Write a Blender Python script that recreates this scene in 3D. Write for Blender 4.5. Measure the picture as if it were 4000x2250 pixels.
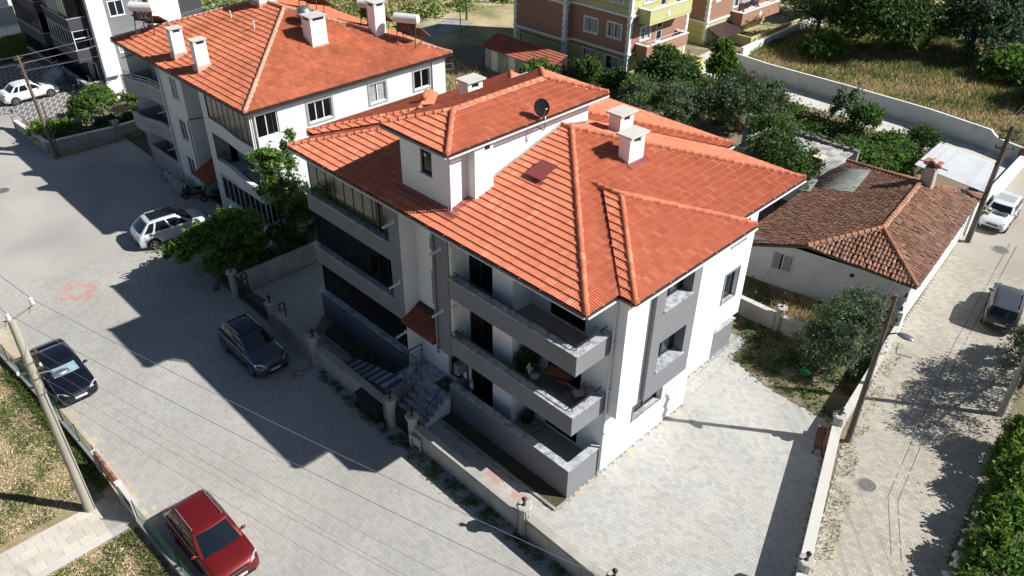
import bpy, bmesh, math, random
import numpy as np
from mathutils import Vector, Matrix
random.seed(7)
RNG = np.random.default_rng(7)
for _o in list(bpy.data.objects):
    bpy.data.objects.remove(_o)
SC = bpy.context.scene
COL = SC.collection
# ---------------------------------------------------------------- camera (drone, 25.5 m up, looking 34.5 degrees down)
CAM = Vector((-17.220, -13.827, 25.503))
YAW, PITCH, ROLL = 0.78268, 0.60265, -0.013884
def _camera():
    f = Vector((math.cos(YAW)*math.cos(PITCH), math.sin(YAW)*math.cos(PITCH), -math.sin(PITCH)))
    r = Vector((math.sin(YAW), -math.cos(YAW), 0)); d = f.cross(r)
    c, s = math.cos(ROLL), math.sin(ROLL)
    r2 = c*r + s*d; d2 = -s*r + c*d
    m = Matrix(((r2.x, -d2.x, -f.x, CAM.x), (r2.y, -d2.y, -f.y, CAM.y), (r2.z, -d2.z, -f.z, CAM.z), (0, 0, 0, 1)))
    cd = bpy.data.cameras.new('camera'); cd.lens = 27.99; cd.sensor_width = 36; cd.clip_end = 900; cd.clip_start = .5
    co = bpy.data.objects.new('camera', cd); COL.objects.link(co); co.matrix_world = m
    SC.camera = co
_camera()
# ---------------------------------------------------------------- daylight
SUN = Vector((0.7316, -0.9968, 1.0)).normalized()
EL = math.asin(SUN.z)
w = bpy.data.worlds.new('World'); SC.world = w; w.use_nodes = True
nt = w.node_tree; bg = nt.nodes['Background']; sky = nt.nodes.new('ShaderNodeTexSky')
sky.sky_type = 'NISHITA'; sky.sun_disc = False; sky.sun_elevation = EL; sky.sun_rotation = math.atan2(SUN.x, SUN.y)
sky.air_density = 0.85; sky.dust_density = 0.6; sky.altitude = 300
nt.links.new(sky.outputs[0], bg.inputs[0]); bg.inputs[1].default_value = 0.05
sl = bpy.data.lights.new('sun', 'SUN'); sl.energy = 5.0; sl.angle = math.radians(.53); sl.color = (1.0, .975, .94)
so = bpy.data.objects.new('sun', sl); COL.objects.link(so); so.rotation_euler = SUN.to_track_quat('Z', 'Y').to_euler()
so.location = (20, -30, 60)
SC.render.engine = 'CYCLES'
vs = SC.view_settings; vs.view_transform = 'Standard'; vs.look = 'None'; vs.gamma = 1; vs.use_curve_mapping = False
vs.exposure = 0.56
SC.cycles.max_bounces = 6; SC.cycles.diffuse_bounces = 2; SC.cycles.glossy_bounces = 3; SC.cycles.transparent_max_bounces = 6
# ---------------------------------------------------------------- naming and tagging
def tag(o, label=None, cat=None, group=None, kind=None):
    if label: o['label'] = label
    if cat: o['category'] = cat
    if group: o['group'] = group
    if kind: o['kind'] = kind
    return o
def thing(name, label, cat, loc=(0, 0, 0), rotz=0, group=None, scale=None):
    o = bpy.data.objects.new(name, None); COL.objects.link(o); o.empty_display_size = .2
    o.location = loc; o.rotation_euler = (0, 0, rotz)
    if scale: o.scale = (scale,)*3
    return tag(o, label, cat, group)
def world_of(p):
    m = Matrix.LocRotScale(p.location, p.rotation_euler, p.scale)
    return world_of(p.parent) @ p.matrix_parent_inverse @ m if p.parent else m
def adopt(o, parent, world=False):
    o.parent = parent
    if world: o.matrix_parent_inverse = world_of(parent).inverted()      # vertices written in world coordinates
    return o
def copy_tree(o, parent=None):
    c = o.copy(); COL.objects.link(c)
    if parent: c.parent = parent
    for ch in list(o.children): copy_tree(ch, c)
    return c
# ---------------------------------------------------------------- mesh builder
class MB:
    def __init__(s): s.v = []; s.f = []
    def add(s, vs_, fs_):
        b = len(s.v); s.v += [tuple(p) for p in vs_]; s.f += [tuple(b+i for i in q) for q in fs_]; return s
    def box(s, x0, x1, y0, y1, z0, z1):
        return s.add([(x0,y0,z0),(x1,y0,z0),(x1,y1,z0),(x0,y1,z0),(x0,y0,z1),(x1,y0,z1),(x1,y1,z1),(x0,y1,z1)],
                     [(0,3,2,1),(4,5,6,7),(0,1,5,4),(1,2,6,5),(2,3,7,6),(3,0,4,7)])
    def obox(s, c, size, rz=0, rx=0, ry=0):
        m = Matrix.Translation(c) @ Matrix.Rotation(rz, 4, 'Z') @ Matrix.Rotation(ry, 4, 'Y') @ Matrix.Rotation(rx, 4, 'X')
        a, b, h = size[0]/2, size[1]/2, size[2]/2
        p = [m @ Vector(q) for q in [(-a,-b,-h),(a,-b,-h),(a,b,-h),(-a,b,-h),(-a,-b,h),(a,-b,h),(a,b,h),(-a,b,h)]]
        return s.add(p, [(0,3,2,1),(4,5,6,7),(0,1,5,4),(1,2,6,5),(2,3,7,6),(3,0,4,7)])
    def bar(s, a, b, wx, wz=None):
        a, b = Vector(a), Vector(b); d = (b-a); L = d.length; d.normalize(); wz = wz or wx
        up = Vector((0,0,1)) if abs(d.z) < .95 else Vector((1,0,0))
        x = d.cross(up).normalized()*wx/2; y = x.cross(d).normalized()*wz/2
        return s.add([a-x-y,a+x-y,a+x+y,a-x+y,b-x-y,b+x-y,b+x+y,b-x+y],[(3,2,1,0),(4,5,6,7),(0,1,5,4),(1,2,6,5),(2,3,7,6),(3,0,4,7)])
    def quad(s, *p): return s.add(p, [tuple(range(len(p)))])
    def prism(s, poly, z0, z1, cap=True):
        n = len(poly); z0f = z0 if callable(z0) else (lambda x, y: z0); z1f = z1 if callable(z1) else (lambda x, y: z1)
        vs_ = [(x, y, z0f(x, y)) for x, y in poly]+[(x, y, z1f(x, y)) for x, y in poly]
        fs_ = [(i, (i+1) % n, n+(i+1) % n, n+i) for i in range(n)]
        if cap: fs_ += [tuple(range(n-1, -1, -1)), tuple(range(n, 2*n))]
        return s.add(vs_, fs_)
    def tube(s, pts, r, n=8, cap=True):
        pts = [Vector(p) for p in pts]; k = len(pts)
        rs = r if isinstance(r, (list, tuple)) else [r]*k
        rings = []
        for i, p in enumerate(pts):
            d = (pts[min(i+1, k-1)]-pts[max(i-1, 0)]).normalized()
            up = Vector((0,0,1)) if abs(d.z) < .9 else Vector((0,1,0))
            x = d.cross(up).normalized(); y = x.cross(d)
            rings.append([p+(x*math.cos(2*math.pi*j/n)+y*math.sin(2*math.pi*j/n))*rs[i] for j in range(n)])
        vs_ = [q for g in rings for q in g]
        fs_ = [(i*n+j, i*n+(j+1) % n, (i+1)*n+(j+1) % n, (i+1)*n+j) for i in range(k-1) for j in range(n)]
        if cap: fs_ += [tuple(range(n-1, -1, -1)), tuple((k-1)*n+j for j in range(n))]
        return s.add(vs_, fs_)
    def cyl(s, c, r, z0, z1, n=16, r2=None):
        return s.lathe(c, [(r, z0), (r if r2 is None else r2, z1)], n)
    def lathe(s, c, prof, n=16):
        k = len(prof); vs_ = []
        for r, z in prof:
            vs_ += [(c[0]+r*math.cos(2*math.pi*j/n), c[1]+r*math.sin(2*math.pi*j/n), c[2]+z if len(c) > 2 else z) for j in range(n)]
        fs_ = [(i*n+j, i*n+(j+1) % n, (i+1)*n+(j+1) % n, (i+1)*n+j) for i in range(k-1) for j in range(n)]
        fs_ += [tuple(range(n-1, -1, -1)), tuple((k-1)*n+j for j in range(n))]
        return s.add(vs_, fs_)
    def ball(s, c, r, nu=10, nv=6):
        rx, ry, rz = r if isinstance(r, (tuple, list)) else (r, r, r)
        vs_ = [(c[0], c[1], c[2]-rz)]
        for i in range(1, nv):
            a = -math.pi/2+math.pi*i/nv
            vs_ += [(c[0]+rx*math.cos(a)*math.cos(2*math.pi*j/nu), c[1]+ry*math.cos(a)*math.sin(2*math.pi*j/nu), c[2]+rz*math.sin(a)) for j in range(nu)]
        vs_.append((c[0], c[1], c[2]+rz)); t = len(vs_)-1
        fs_ = [(0, 1+(j+1) % nu, 1+j) for j in range(nu)]
        for i in range(nv-2):
            b = 1+i*nu; fs_ += [(b+j, b+(j+1) % nu, b+nu+(j+1) % nu, b+nu+j) for j in range(nu)]
        b = 1+(nv-2)*nu; fs_ += [(b+j, b+(j+1) % nu, t) for j in range(nu)]
        return s.add(vs_, fs_)
    def xform(s, m):
        s.v = [tuple(m @ Vector(p)) for p in s.v]; return s
    def build(s, name, m, parent=None, smooth=False, world=False, bevel=0, kind=None, auto=None):
        me = bpy.data.meshes.new(name); me.from_pydata(s.v, [], s.f); me.materials.append(m); me.update()
        o = bpy.data.objects.new(name, me); COL.objects.link(o)
        if smooth:
            me.polygons.foreach_set('use_smooth', [True]*len(me.polygons))
            if auto:
                bm = bmesh.new(); bm.from_mesh(me)
                for e in bm.edges:
                    if len(e.link_faces) == 2 and e.calc_face_angle(0) > math.radians(auto): e.smooth = False
                bm.to_mesh(me); bm.free()
        if bevel:
            md = o.modifiers.new('bevel', 'BEVEL'); md.width = bevel; md.segments = 2; md.limit_method = 'ANGLE'
        if parent: adopt(o, parent, world)
        if kind: o['kind'] = kind
        return o
def npmesh(name, V, F, m, parent=None, smooth=False, world=False, kind=None):
    """V (n,3) float array, F (m,k) int array"""
    me = bpy.data.meshes.new(name); k = F.shape[1]
    me.vertices.add(len(V)); me.vertices.foreach_set('co', np.ascontiguousarray(V, dtype=np.float32).ravel())
    me.loops.add(F.size); me.loops.foreach_set('vertex_index', np.ascontiguousarray(F, dtype=np.int32).ravel())
    me.polygons.add(len(F)); me.polygons.foreach_set('loop_start', np.arange(0, F.size, k, dtype=np.int32))
    me.polygons.foreach_set('loop_total', np.full(len(F), k, dtype=np.int32))
    me.polygons.foreach_set('use_smooth', np.full(len(F), bool(smooth)))
    me.materials.append(m); me.update(calc_edges=True); me.validate()
    o = bpy.data.objects.new(name, me); COL.objects.link(o)
    if parent: adopt(o, parent, world)
    if kind: o['kind'] = kind
    return o
def link_copy(name, src, parent, matrix):
    """another object on the same mesh data; matrix in the parent's space"""
    o = bpy.data.objects.new(name, src); COL.objects.link(o); o.parent = parent; o.matrix_basis = matrix
    return o

_cm = SC.camera.matrix_world.inverted()
_CM = np.array(_cm)
def picture(P):
    """where world points fall in the frame (0..1 across, 0..1 down) and their depth; used to decide how much to build"""
    P = np.atleast_2d(np.asarray(P, dtype=float)); c = P @ _CM[:3, :3].T + _CM[:3, 3]
    d = -c[:, 2]; d = np.where(d < .1, .1, d); k = 27.99/36
    return np.stack([.5+k*c[:, 0]/d, .5-k*c[:, 1]/d*16/9, d], 1)
def near_frame(P, m=.12):
    q = picture(P); return (q[:, 0] > -m) & (q[:, 0] < 1+m) & (q[:, 1] > -m) & (q[:, 1] < 1+m)
def inside(P, poly):
    """points (n,2) inside a polygon"""
    x, y = P[:, 0], P[:, 1]; r = np.zeros(len(P), bool); n = len(poly)
    for i in range(n):
        (x1, y1), (x2, y2) = poly[i], poly[(i+1) % n]
        if y1 == y2: continue
        c = ((y1 > y) != (y2 > y)) & (x < (x2-x1)*(y-y1)/(y2-y1)+x1); r ^= c
    return r
def edge_dist(P, poly):
    d = np.full(len(P), 1e9); n = len(poly)
    for i in range(n):
        a = np.array(poly[i], float); b = np.array(poly[(i+1) % n], float); ab = b-a
        t = np.clip(((P-a) @ ab)/(ab @ ab), 0, 1); d = np.minimum(d, np.linalg.norm(P-(a+t[:, None]*ab), axis=1))
    return d
# ---------------------------------------------------------------- procedural materials
MATS = {}
def mat(name, col, rough=.85, var=.12, scale=1.5, fine=.08, fscale=22, bump=0., bscale=60, metal=0., spec=.4, rnd=0., col2=None, mixs=.4, coat=0., mixr=(.42, .62), rcol=None):
    """a colour with broad and fine unevenness, optional second colour in patches, optional random tint per loose piece (rnd/rcol)"""
    m = bpy.data.materials.new(name); m.use_nodes = True; t = m.node_tree; N, L = t.nodes, t.links
    b = N['Principled BSDF']; b.inputs['Roughness'].default_value = rough; b.inputs['Metallic'].default_value = metal
    b.inputs['Specular IOR Level'].default_value = spec
    if coat: b.inputs['Coat Weight'].default_value = coat; b.inputs['Coat Roughness'].default_value = .04
    geo = N.new('ShaderNodeNewGeometry'); pos = geo.outputs['Position']
    def noise(sc, det=3.):
        n = N.new('ShaderNodeTexNoise'); n.inputs['Scale'].default_value = sc; n.inputs['Detail'].default_value = det
        L.new(pos, n.inputs['Vector']); return n.outputs['Fac']
    def rng(o, a0, a1, b0, b1):
        r = N.new('ShaderNodeMapRange'); r.inputs[1].default_value = a0; r.inputs[2].default_value = a1
        r.inputs[3].default_value = b0; r.inputs[4].default_value = b1; L.new(o, r.inputs[0]); return r.outputs[0]
    def mixc(fac, a, c):
        x = N.new('ShaderNodeMix'); x.data_type = 'RGBA'
        if isinstance(fac, float): x.inputs[0].default_value = fac
        else: L.new(fac, x.inputs[0])
        for i, q in ((6, a), (7, c)):
            if isinstance(q, tuple): x.inputs[i].default_value = (*q, 1)
            else: L.new(q, x.inputs[i])
        return x.outputs[2]
    def scalec(c, fac):
        x = N.new('ShaderNodeVectorMath'); x.operation = 'SCALE'
        if isinstance(c, tuple): x.inputs[0].default_value = c
        else: L.new(c, x.inputs[0])
        L.new(fac, x.inputs['Scale']); return x.outputs[0]
    def rand():
        oi = N.new('ShaderNodeObjectInfo'); a = N.new('ShaderNodeMath'); a.operation = 'ADD'; f = N.new('ShaderNodeMath'); f.operation = 'FRACT'
        L.new(geo.outputs['Random Per Island'], a.inputs[0]); L.new(oi.outputs['Random'], a.inputs[1]); L.new(a.outputs[0], f.inputs[0]); return f.outputs[0]
    c = tuple(col)
    if col2: c = mixc(rng(noise(mixs, 5.), mixr[0], mixr[1], 0, 1), c, tuple(col2))
    if rcol:
        cr = N.new('ShaderNodeValToRGB'); e = cr.color_ramp.elements
        while len(e) < len(rcol): e.new(.5)
        for i, (p, q) in enumerate(rcol): e[i].position = p; e[i].color = (*q, 1)
        cr.color_ramp.interpolation = 'LINEAR'
        L.new(rand(), cr.inputs[0]); c = mixc(.6 if col2 else .85, c, cr.outputs[0])
    if var: c = scalec(c, rng(noise(scale), .3, .7, 1-var, 1+var))
    if fine: c = scalec(c, rng(noise(fscale, 2.), .3, .7, 1-fine, 1+fine))
    if rnd: c = scalec(c, rng(rand(), 0, 1, 1-rnd, 1+rnd))
    if isinstance(c, tuple): b.inputs['Base Color'].default_value = (*c, 1)
    else: L.new(c, b.inputs['Base Color'])
    if bump:
        bp = N.new('ShaderNodeBump'); bp.inputs['Strength'].default_value = bump; bp.inputs['Distance'].default_value = .02
        L.new(noise(bscale, 3.), bp.inputs['Height']); L.new(bp.outputs[0], b.inputs['Normal'])
    MATS[name] = m; return m
def leafmat(name, c1, c2, trans=.3, rough=.6):
    m = bpy.data.materials.new(name); m.use_nodes = True; t = m.node_tree; N, L = t.nodes, t.links
    for n in list(N): N.remove(n)
    out = N.new('ShaderNodeOutputMaterial'); geo = N.new('ShaderNodeNewGeometry')
    x = N.new('ShaderNodeMix'); x.data_type = 'RGBA'; x.inputs[6].default_value = (*c1, 1); x.inputs[7].default_value = (*c2, 1)
    L.new(geo.outputs['Random Per Island'], x.inputs[0])
    d = N.new('ShaderNodeBsdfPrincipled'); d.inputs['Roughness'].default_value = rough; d.inputs['Specular IOR Level'].default_value = .25
    tr = N.new('ShaderNodeBsdfTranslucent'); mx = N.new('ShaderNodeMixShader'); mx.inputs[0].default_value = trans
    L.new(x.outputs[2], d.inputs['Base Color']); L.new(x.outputs[2], tr.inputs['Color'])
    L.new(d.outputs[0], mx.inputs[1]); L.new(tr.outputs[0], mx.inputs[2]); L.new(mx.outputs[0], out.inputs[0])
    MATS[name] = m; return m
K = MATS
# plaster, stone, concrete
mat('white_plaster', (.80, .80, .80), .9, .03, .8, .03, 30, bump=.10, bscale=120, col2=(.73, .73, .72), mixs=.5, mixr=(.5, .75))
mat('grey_plaster', (.19, .197, .208), .9, .05, .7, .05, 40, bump=.15, bscale=140)
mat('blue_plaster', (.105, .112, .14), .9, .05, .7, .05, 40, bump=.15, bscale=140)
mat('marble', (.46, .47, .48), .45, .2, 2.2, .1, 14, col2=(.27, .29, .32), mixs=4.0, mixr=(.45, .6))
mat('balcony_tile', (.24, .24, .24), .6, .1, 1, .12, 30)
mat('concrete', (.36, .345, .31), .92, .12, .9, .1, 18, bump=.2, bscale=60, col2=(.27, .26, .235), mixs=1.1)
mat('cast_wall', (.42, .395, .35), .92, .1, .8, .08, 20, bump=.15, bscale=50, col2=(.33, .31, .275), mixs=.9)
mat('white_wall', (.66, .66, .64), .92, .06, .6, .05, 18, bump=.2, bscale=30, col2=(.50, .50, .48), mixs=.8, mixr=(.55, .75))
mat('neighbour_plaster', (.60, .625, .615), .92, .03, .7, .04, 30, bump=.3, bscale=70)
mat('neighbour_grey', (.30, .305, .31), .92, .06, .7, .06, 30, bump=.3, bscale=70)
# roofs
mat('tile_new', (.57, .18, .098), .75, .05, .9, .06, 14, rnd=.03, rcol=[(0, (.51, .142, .07)), (.5, (.56, .168, .086)), (.92, (.59, .188, .10)), (1, (.62, .25, .15))])
mat('tile_dark', (.30, .085, .05), .75, .15, .8, .1, 14, rnd=.15)
mat('tile_weathered', (.45, .135, .065), .8, .18, .5, .12, 14, rnd=.05, rcol=[(0, (.36, .12, .065)), (.12, (.45, .135, .065)), (.85, (.50, .155, .078)), (1, (.53, .18, .095))])
mat('cap_pale', (.50, .27, .19), .9, .2, 3, .15, 20, rnd=.1)
mat('tile_old', (.25, .135, .09), .95, .25, .5, .2, 9, rnd=.08, col2=(.16, .10, .07), mixs=.5, rcol=[(0, (.15, .10, .075)), (.25, (.24, .115, .075)), (.6, (.31, .145, .09)), (.85, (.35, .175, .11)), (1, (.36, .25, .18))])
mat('mortar', (.50, .36, .29), .95, .2, 2, .15, 25)
mat('flashing', (.22, .055, .05), .5, .08, 1.2, .04, 20, spec=.5)
mat('gutter_brown', (.045, .022, .022), .45, .1, 1, .05, 20, spec=.5)
mat('fascia_white', (.70, .66, .66), .7, .04, 1, .03, 20)
mat('sheet_white', (.84, .85, .85), .4, .05, .8, .04, 16, spec=.5)
mat('sheet_grey', (.20, .235, .215), .7, .15, .8, .1, 8, col2=(.14, .165, .15), mixs=1.2)
mat('asbestos', (.36, .36, .345), .95, .2, .8, .15, 10, bump=.3, col2=(.20, .195, .18), mixs=1.5)
mat('brick_soft', (.28, .17, .115), .95, .15, 2, .15, 20, rnd=.25)
mat('stone_rubble', (.22, .21, .195), .95, .2, 1, .15, 12, rnd=.3)
# glass and metal
mat('glass_dark', (.006, .006, .007), .08, 0, 1, 0, 1, spec=.3)
mat('glass_blue', (.02, .028, .034), .06, .3, .5, 0, 1, spec=.6)
mat('glass_blind', (.085, .078, .06), .12, .12, .9, .08, 9, spec=.5)
mat('curtain', (.30, .32, .32), .9, .15, 3, .2, 14)
mat('frame_dark', (.022, .023, .026), .4, .05, 1, 0, 1)
mat('frame_white', (.74, .75, .75), .5, .04, 1, .03, 20)
mat('iron_black', (.012, .012, .014), .45, .1, 2, 0, 1, spec=.5)
mat('iron_rust', (.10, .06, .04), .85, .3, 3, .2, 20)
mat('steel', (.35, .36, .37), .35, .1, 2, .05, 20, metal=.8)
mat('pipe_white', (.62, .63, .65), .5, .05, 1, .03, 20)
mat('pipe_grey', (.20, .20, .21), .6, .08, 1, .05, 20)
mat('cable', (.10, .10, .105), .6, 0, 1, 0, 1)
mat('wire', (.16, .17, .20), .4, 0, 1, 0, 1)
mat('porcelain', (.75, .76, .78), .25, .05, 4, 0, 1)
mat('black_plastic', (.013, .013, .015), .55, .1, 2, 0, 1)
mat('white_plastic', (.66, .66, .64), .5, .05, 2, .03, 20)
mat('green_plastic', (.05, .30, .08), .5, .1, 2, 0, 1)
mat('blue_plastic', (.02, .04, .12), .3, .1, 2, 0, 1)
mat('wood_brown', (.20, .085, .04), .6, .15, 4, .15, 40)
mat('wood_pale', (.32, .20, .12), .7, .15, 3, .15, 40)
mat('cushion_cream', (.46, .43, .34), .9, .08, 4, .05, 40)
mat('cloth_blue', (.22, .25, .36), .9, .12, 3, .08, 30)
mat('cloth_white', (.66, .66, .66), .9, .1, 3, .08, 30)
mat('cloth_red', (.42, .05, .08), .9, .1, 3, .08, 30)
mat('cloth_dark', (.03, .03, .05), .9, .1, 3, .08, 30)
mat('tarp_grey', (.20, .21, .22), .6, .2, 2, .1, 20)
mat('skin', (.45, .27, .19), .6, .05, 4, 0, 1)
mat('dog_tan', (.22, .14, .075), .9, .25, 6, .2, 40, col2=(.40, .33, .25), mixs=5.)
mat('terracotta', (.36, .13, .07), .85, .1, 3, .1, 30)
# ground
mat('earth', (.22, .175, .12), .98, .15, .35, .18, 8, bump=.5, bscale=14, col2=(.15, .14, .07), mixs=.35)
mat('field_soil', (.44, .36, .21), .98, .2, .3, .2, 6, bump=.5, bscale=14, col2=(.22, .21, .09), mixs=.25)
mat('verge_soil', (.34, .265, .17), .98, .2, .8, .2, 10, bump=.5, bscale=14, col2=(.26, .23, .10), mixs=.9)
mat('soil', (.24, .185, .125), .98, .2, .7, .2, 12, bump=.6, bscale=16, col2=(.12, .11, .055), mixs=.9)
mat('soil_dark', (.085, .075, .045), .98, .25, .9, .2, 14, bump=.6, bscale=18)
mat('joint', (.24, .23, .205), .97, .15, .5, .2, 30, col2=(.29, .275, .235), mixs=.3)
mat('paver', (.38, .365, .335), .93, .12, .2, .07, 26, rnd=.04, bump=.12, bscale=90, col2=(.30, .297, .29), mixs=.16, mixr=(.46, .60), rcol=[(0, (.35, .338, .31)), (.4, (.385, .37, .338)), (.8, (.40, .38, .338)), (1, (.355, .35, .34))])
mat('paver_light', (.44, .43, .39), .93, .09, .3, .06, 26, rnd=.05, bump=.12, bscale=90, col2=(.37, .375, .37), mixs=.35, rcol=[(0, (.365, .36, .335)), (.3, (.425, .415, .375)), (.8, (.465, .45, .405)), (1, (.39, .385, .37))])
mat('paver_tan', (.39, .355, .29), .93, .12, .25, .06, 26, rnd=.07, bump=.12, bscale=90, col2=(.34, .325, .29), mixs=.25, rcol=[(0, (.34, .315, .265)), (.4, (.395, .36, .295)), (1, (.43, .39, .315))])
mat('paver_red', (.43, .295, .26), .93, .1, .3, .06, 26, rnd=.08, bump=.12, bscale=90)
mat('paver_sand', (.47, .40, .29), .93, .12, .3, .06, 26, rnd=.08, bump=.12, bscale=90)
mat('paver_dark', (.16, .15, .15), .93, .1, .3, .06, 26, rnd=.10, bump=.12, bscale=90)
mat('concrete_pale', (.58, .56, .51), .93, .08, .5, .06, 18, bump=.15, col2=(.47, .455, .41), mixs=.5)
mat('travertine', (.55, .50, .42), .7, .08, .9, .08, 14, rnd=.08)
mat('manhole', (.17, .16, .15), .7, .1, 2, .1, 20, metal=.3)
mat('straw', (.50, .40, .23), .95, .1, .6, 0, 1, rnd=.35, rcol=[(0, (.26, .20, .105)), (.5, (.42, .325, .19)), (1, (.56, .45, .29))])
leafmat('grass_green', (.07, .12, .025), (.18, .24, .06), .3)
leafmat('grass_dry', (.36, .29, .14), (.66, .54, .31), .3)
leafmat('leaf_bright', (.085, .18, .022), (.22, .36, .06), .42)
leafmat('leaf_mid', (.045, .10, .018), (.12, .20, .045), .35)
leafmat('leaf_dark', (.025, .06, .015), (.07, .125, .032), .28)
leafmat('leaf_olive', (.065, .105, .045), (.17, .22, .12), .22)
leafmat('leaf_grey', (.045, .08, .04), (.11, .155, .085), .22)
mat('bark', (.11, .08, .055), .95, .25, 3, .2, 20, bump=.5, bscale=30)
mat('pole_wood', (.115, .095, .075), .9, .2, 2, .2, 25, bump=.3)
mat('pole_concrete', (.34, .315, .26), .92, .1, .6, .08, 22, bump=.2, bscale=40)
# ================================================================ THE SETTING: ground, streets, paving
def sheet(name, poly, z, m, label=None):
    o = MB().add([(x, y, z) for x, y in poly], [tuple(range(len(poly)))]).build(name, m); o['kind'] = 'structure'
    if label: o['label'] = label
    return o
G0 = sheet('ground', [(-260, -260), (420, -260), (420, 420), (-260, 420)], -.03, K['earth'])
STREET = [(-13.0, -42), (-2.5, -42), (-2.5, 25.2), (1.9, 25.3), (1.9, 47.9), (-3.3, 48.4), (-3.6, 54.6), (-2.5, 56.5), (-2.5, 90), (-30, 90), (-30, 60), (-13.6, 30)]
street = sheet('street', STREET, -.012, K['joint'])
far_street = sheet('road', [(-13.4, 31.5), (-4.2, 31.5), (-4.2, 34.5), (1.9, 34.5), (1.9, 47.9), (-3.3, 48.4), (-3.6, 54.6), (-2.5, 56.5), (-2.5, 90), (-30, 90), (-30, 60), (-13.9, 31.5)], -.004, K['paver'])
SIDE = [(-2.5, -42), (8.0, -12.15), (24, -10.3), (45, -8.2), (75, -5.6), (75, -.8), (47.9, -2.2), (35, -3.0), (20, -4.75), (10.9, -6.5), (2.9, -9.0), (-2.5, -10.9)]
side_street = sheet('side_street', SIDE, -.012, K['joint'])
far_side = sheet('side_road', [(31, -9.6), (45, -8.2), (75, -5.6), (75, -.8), (47.9, -2.2), (35, -3.0), (31, -3.6)], -.004, K['paver_tan'])
YARD = [(-2.24, -10.6), (2.96, -8.55), (10.75, -5.9), (11.95, -5.65), (11.98, -2.45), (12.6, .15), (14.6, .5), (14.4, 1.6), (13.6, 1.6), (12.0, 1.0), (8.1, 1.0), (8.1, 0), (-.02, 0), (-.02, -.06), (-.8, -.06), (-.8, 7.15), (-2.24, 7.15)]
yard = sheet('yard_pavement', YARD, -.012, K['joint'])
DRIVE = [(-2.24, 8.65), (-1.95, 8.65), (-1.95, 13.4), (-1.12, 13.4), (-1.12, 16.6), (0, 17.42), (13, 17.42), (13, 22.2), (-2.24, 22.2)]
drive = sheet('driveway', DRIVE, -.012, K['joint'])

# --- interlocking dog-bone paving blocks ------------------------------------------------------
BL, BW = .215, .178                       # pitch along and across
def _block():
    a, b, h = BW/2+.012, BW/2-.012, BL/2-.0015; g = .0015
    p = [(-h, -a+g), (-h*.55, -a+g), (-h*.25, -b+g), (h*.25, -b+g), (h*.55, -a+g), (h, -a+g), (h, a-g), (h*.55, a-g), (h*.25, b-g), (-h*.25, b-g), (-h*.55, a-g), (-h, a-g)]
    top = [(x*.982, y*.978, .008) for x, y in p]; low = [(x, y, -.004) for x, y in p]
    return np.array(top+low), [(0, 1, 2, 9, 10, 11), (2, 3, 8, 9), (3, 4, 5, 6, 7, 8)]
_BV, _BT = _block()
_BS = [(12+i, 12+(i+1) % 12, (i+1) % 12, i) for i in range(12)]
_BF4 = np.array(_BS+[(2, 3, 8, 9), (0, 1, 2, 9), (9, 10, 11, 0), (3, 4, 5, 6), (3, 6, 7, 8)])
def _block_mesh(m):
    me = bpy.data.meshes.new('paving_block'); me.from_pydata([tuple(v) for v in _BV], [], [tuple(f) for f in _BF4]); me.materials.append(m); me.update(); return me
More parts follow.
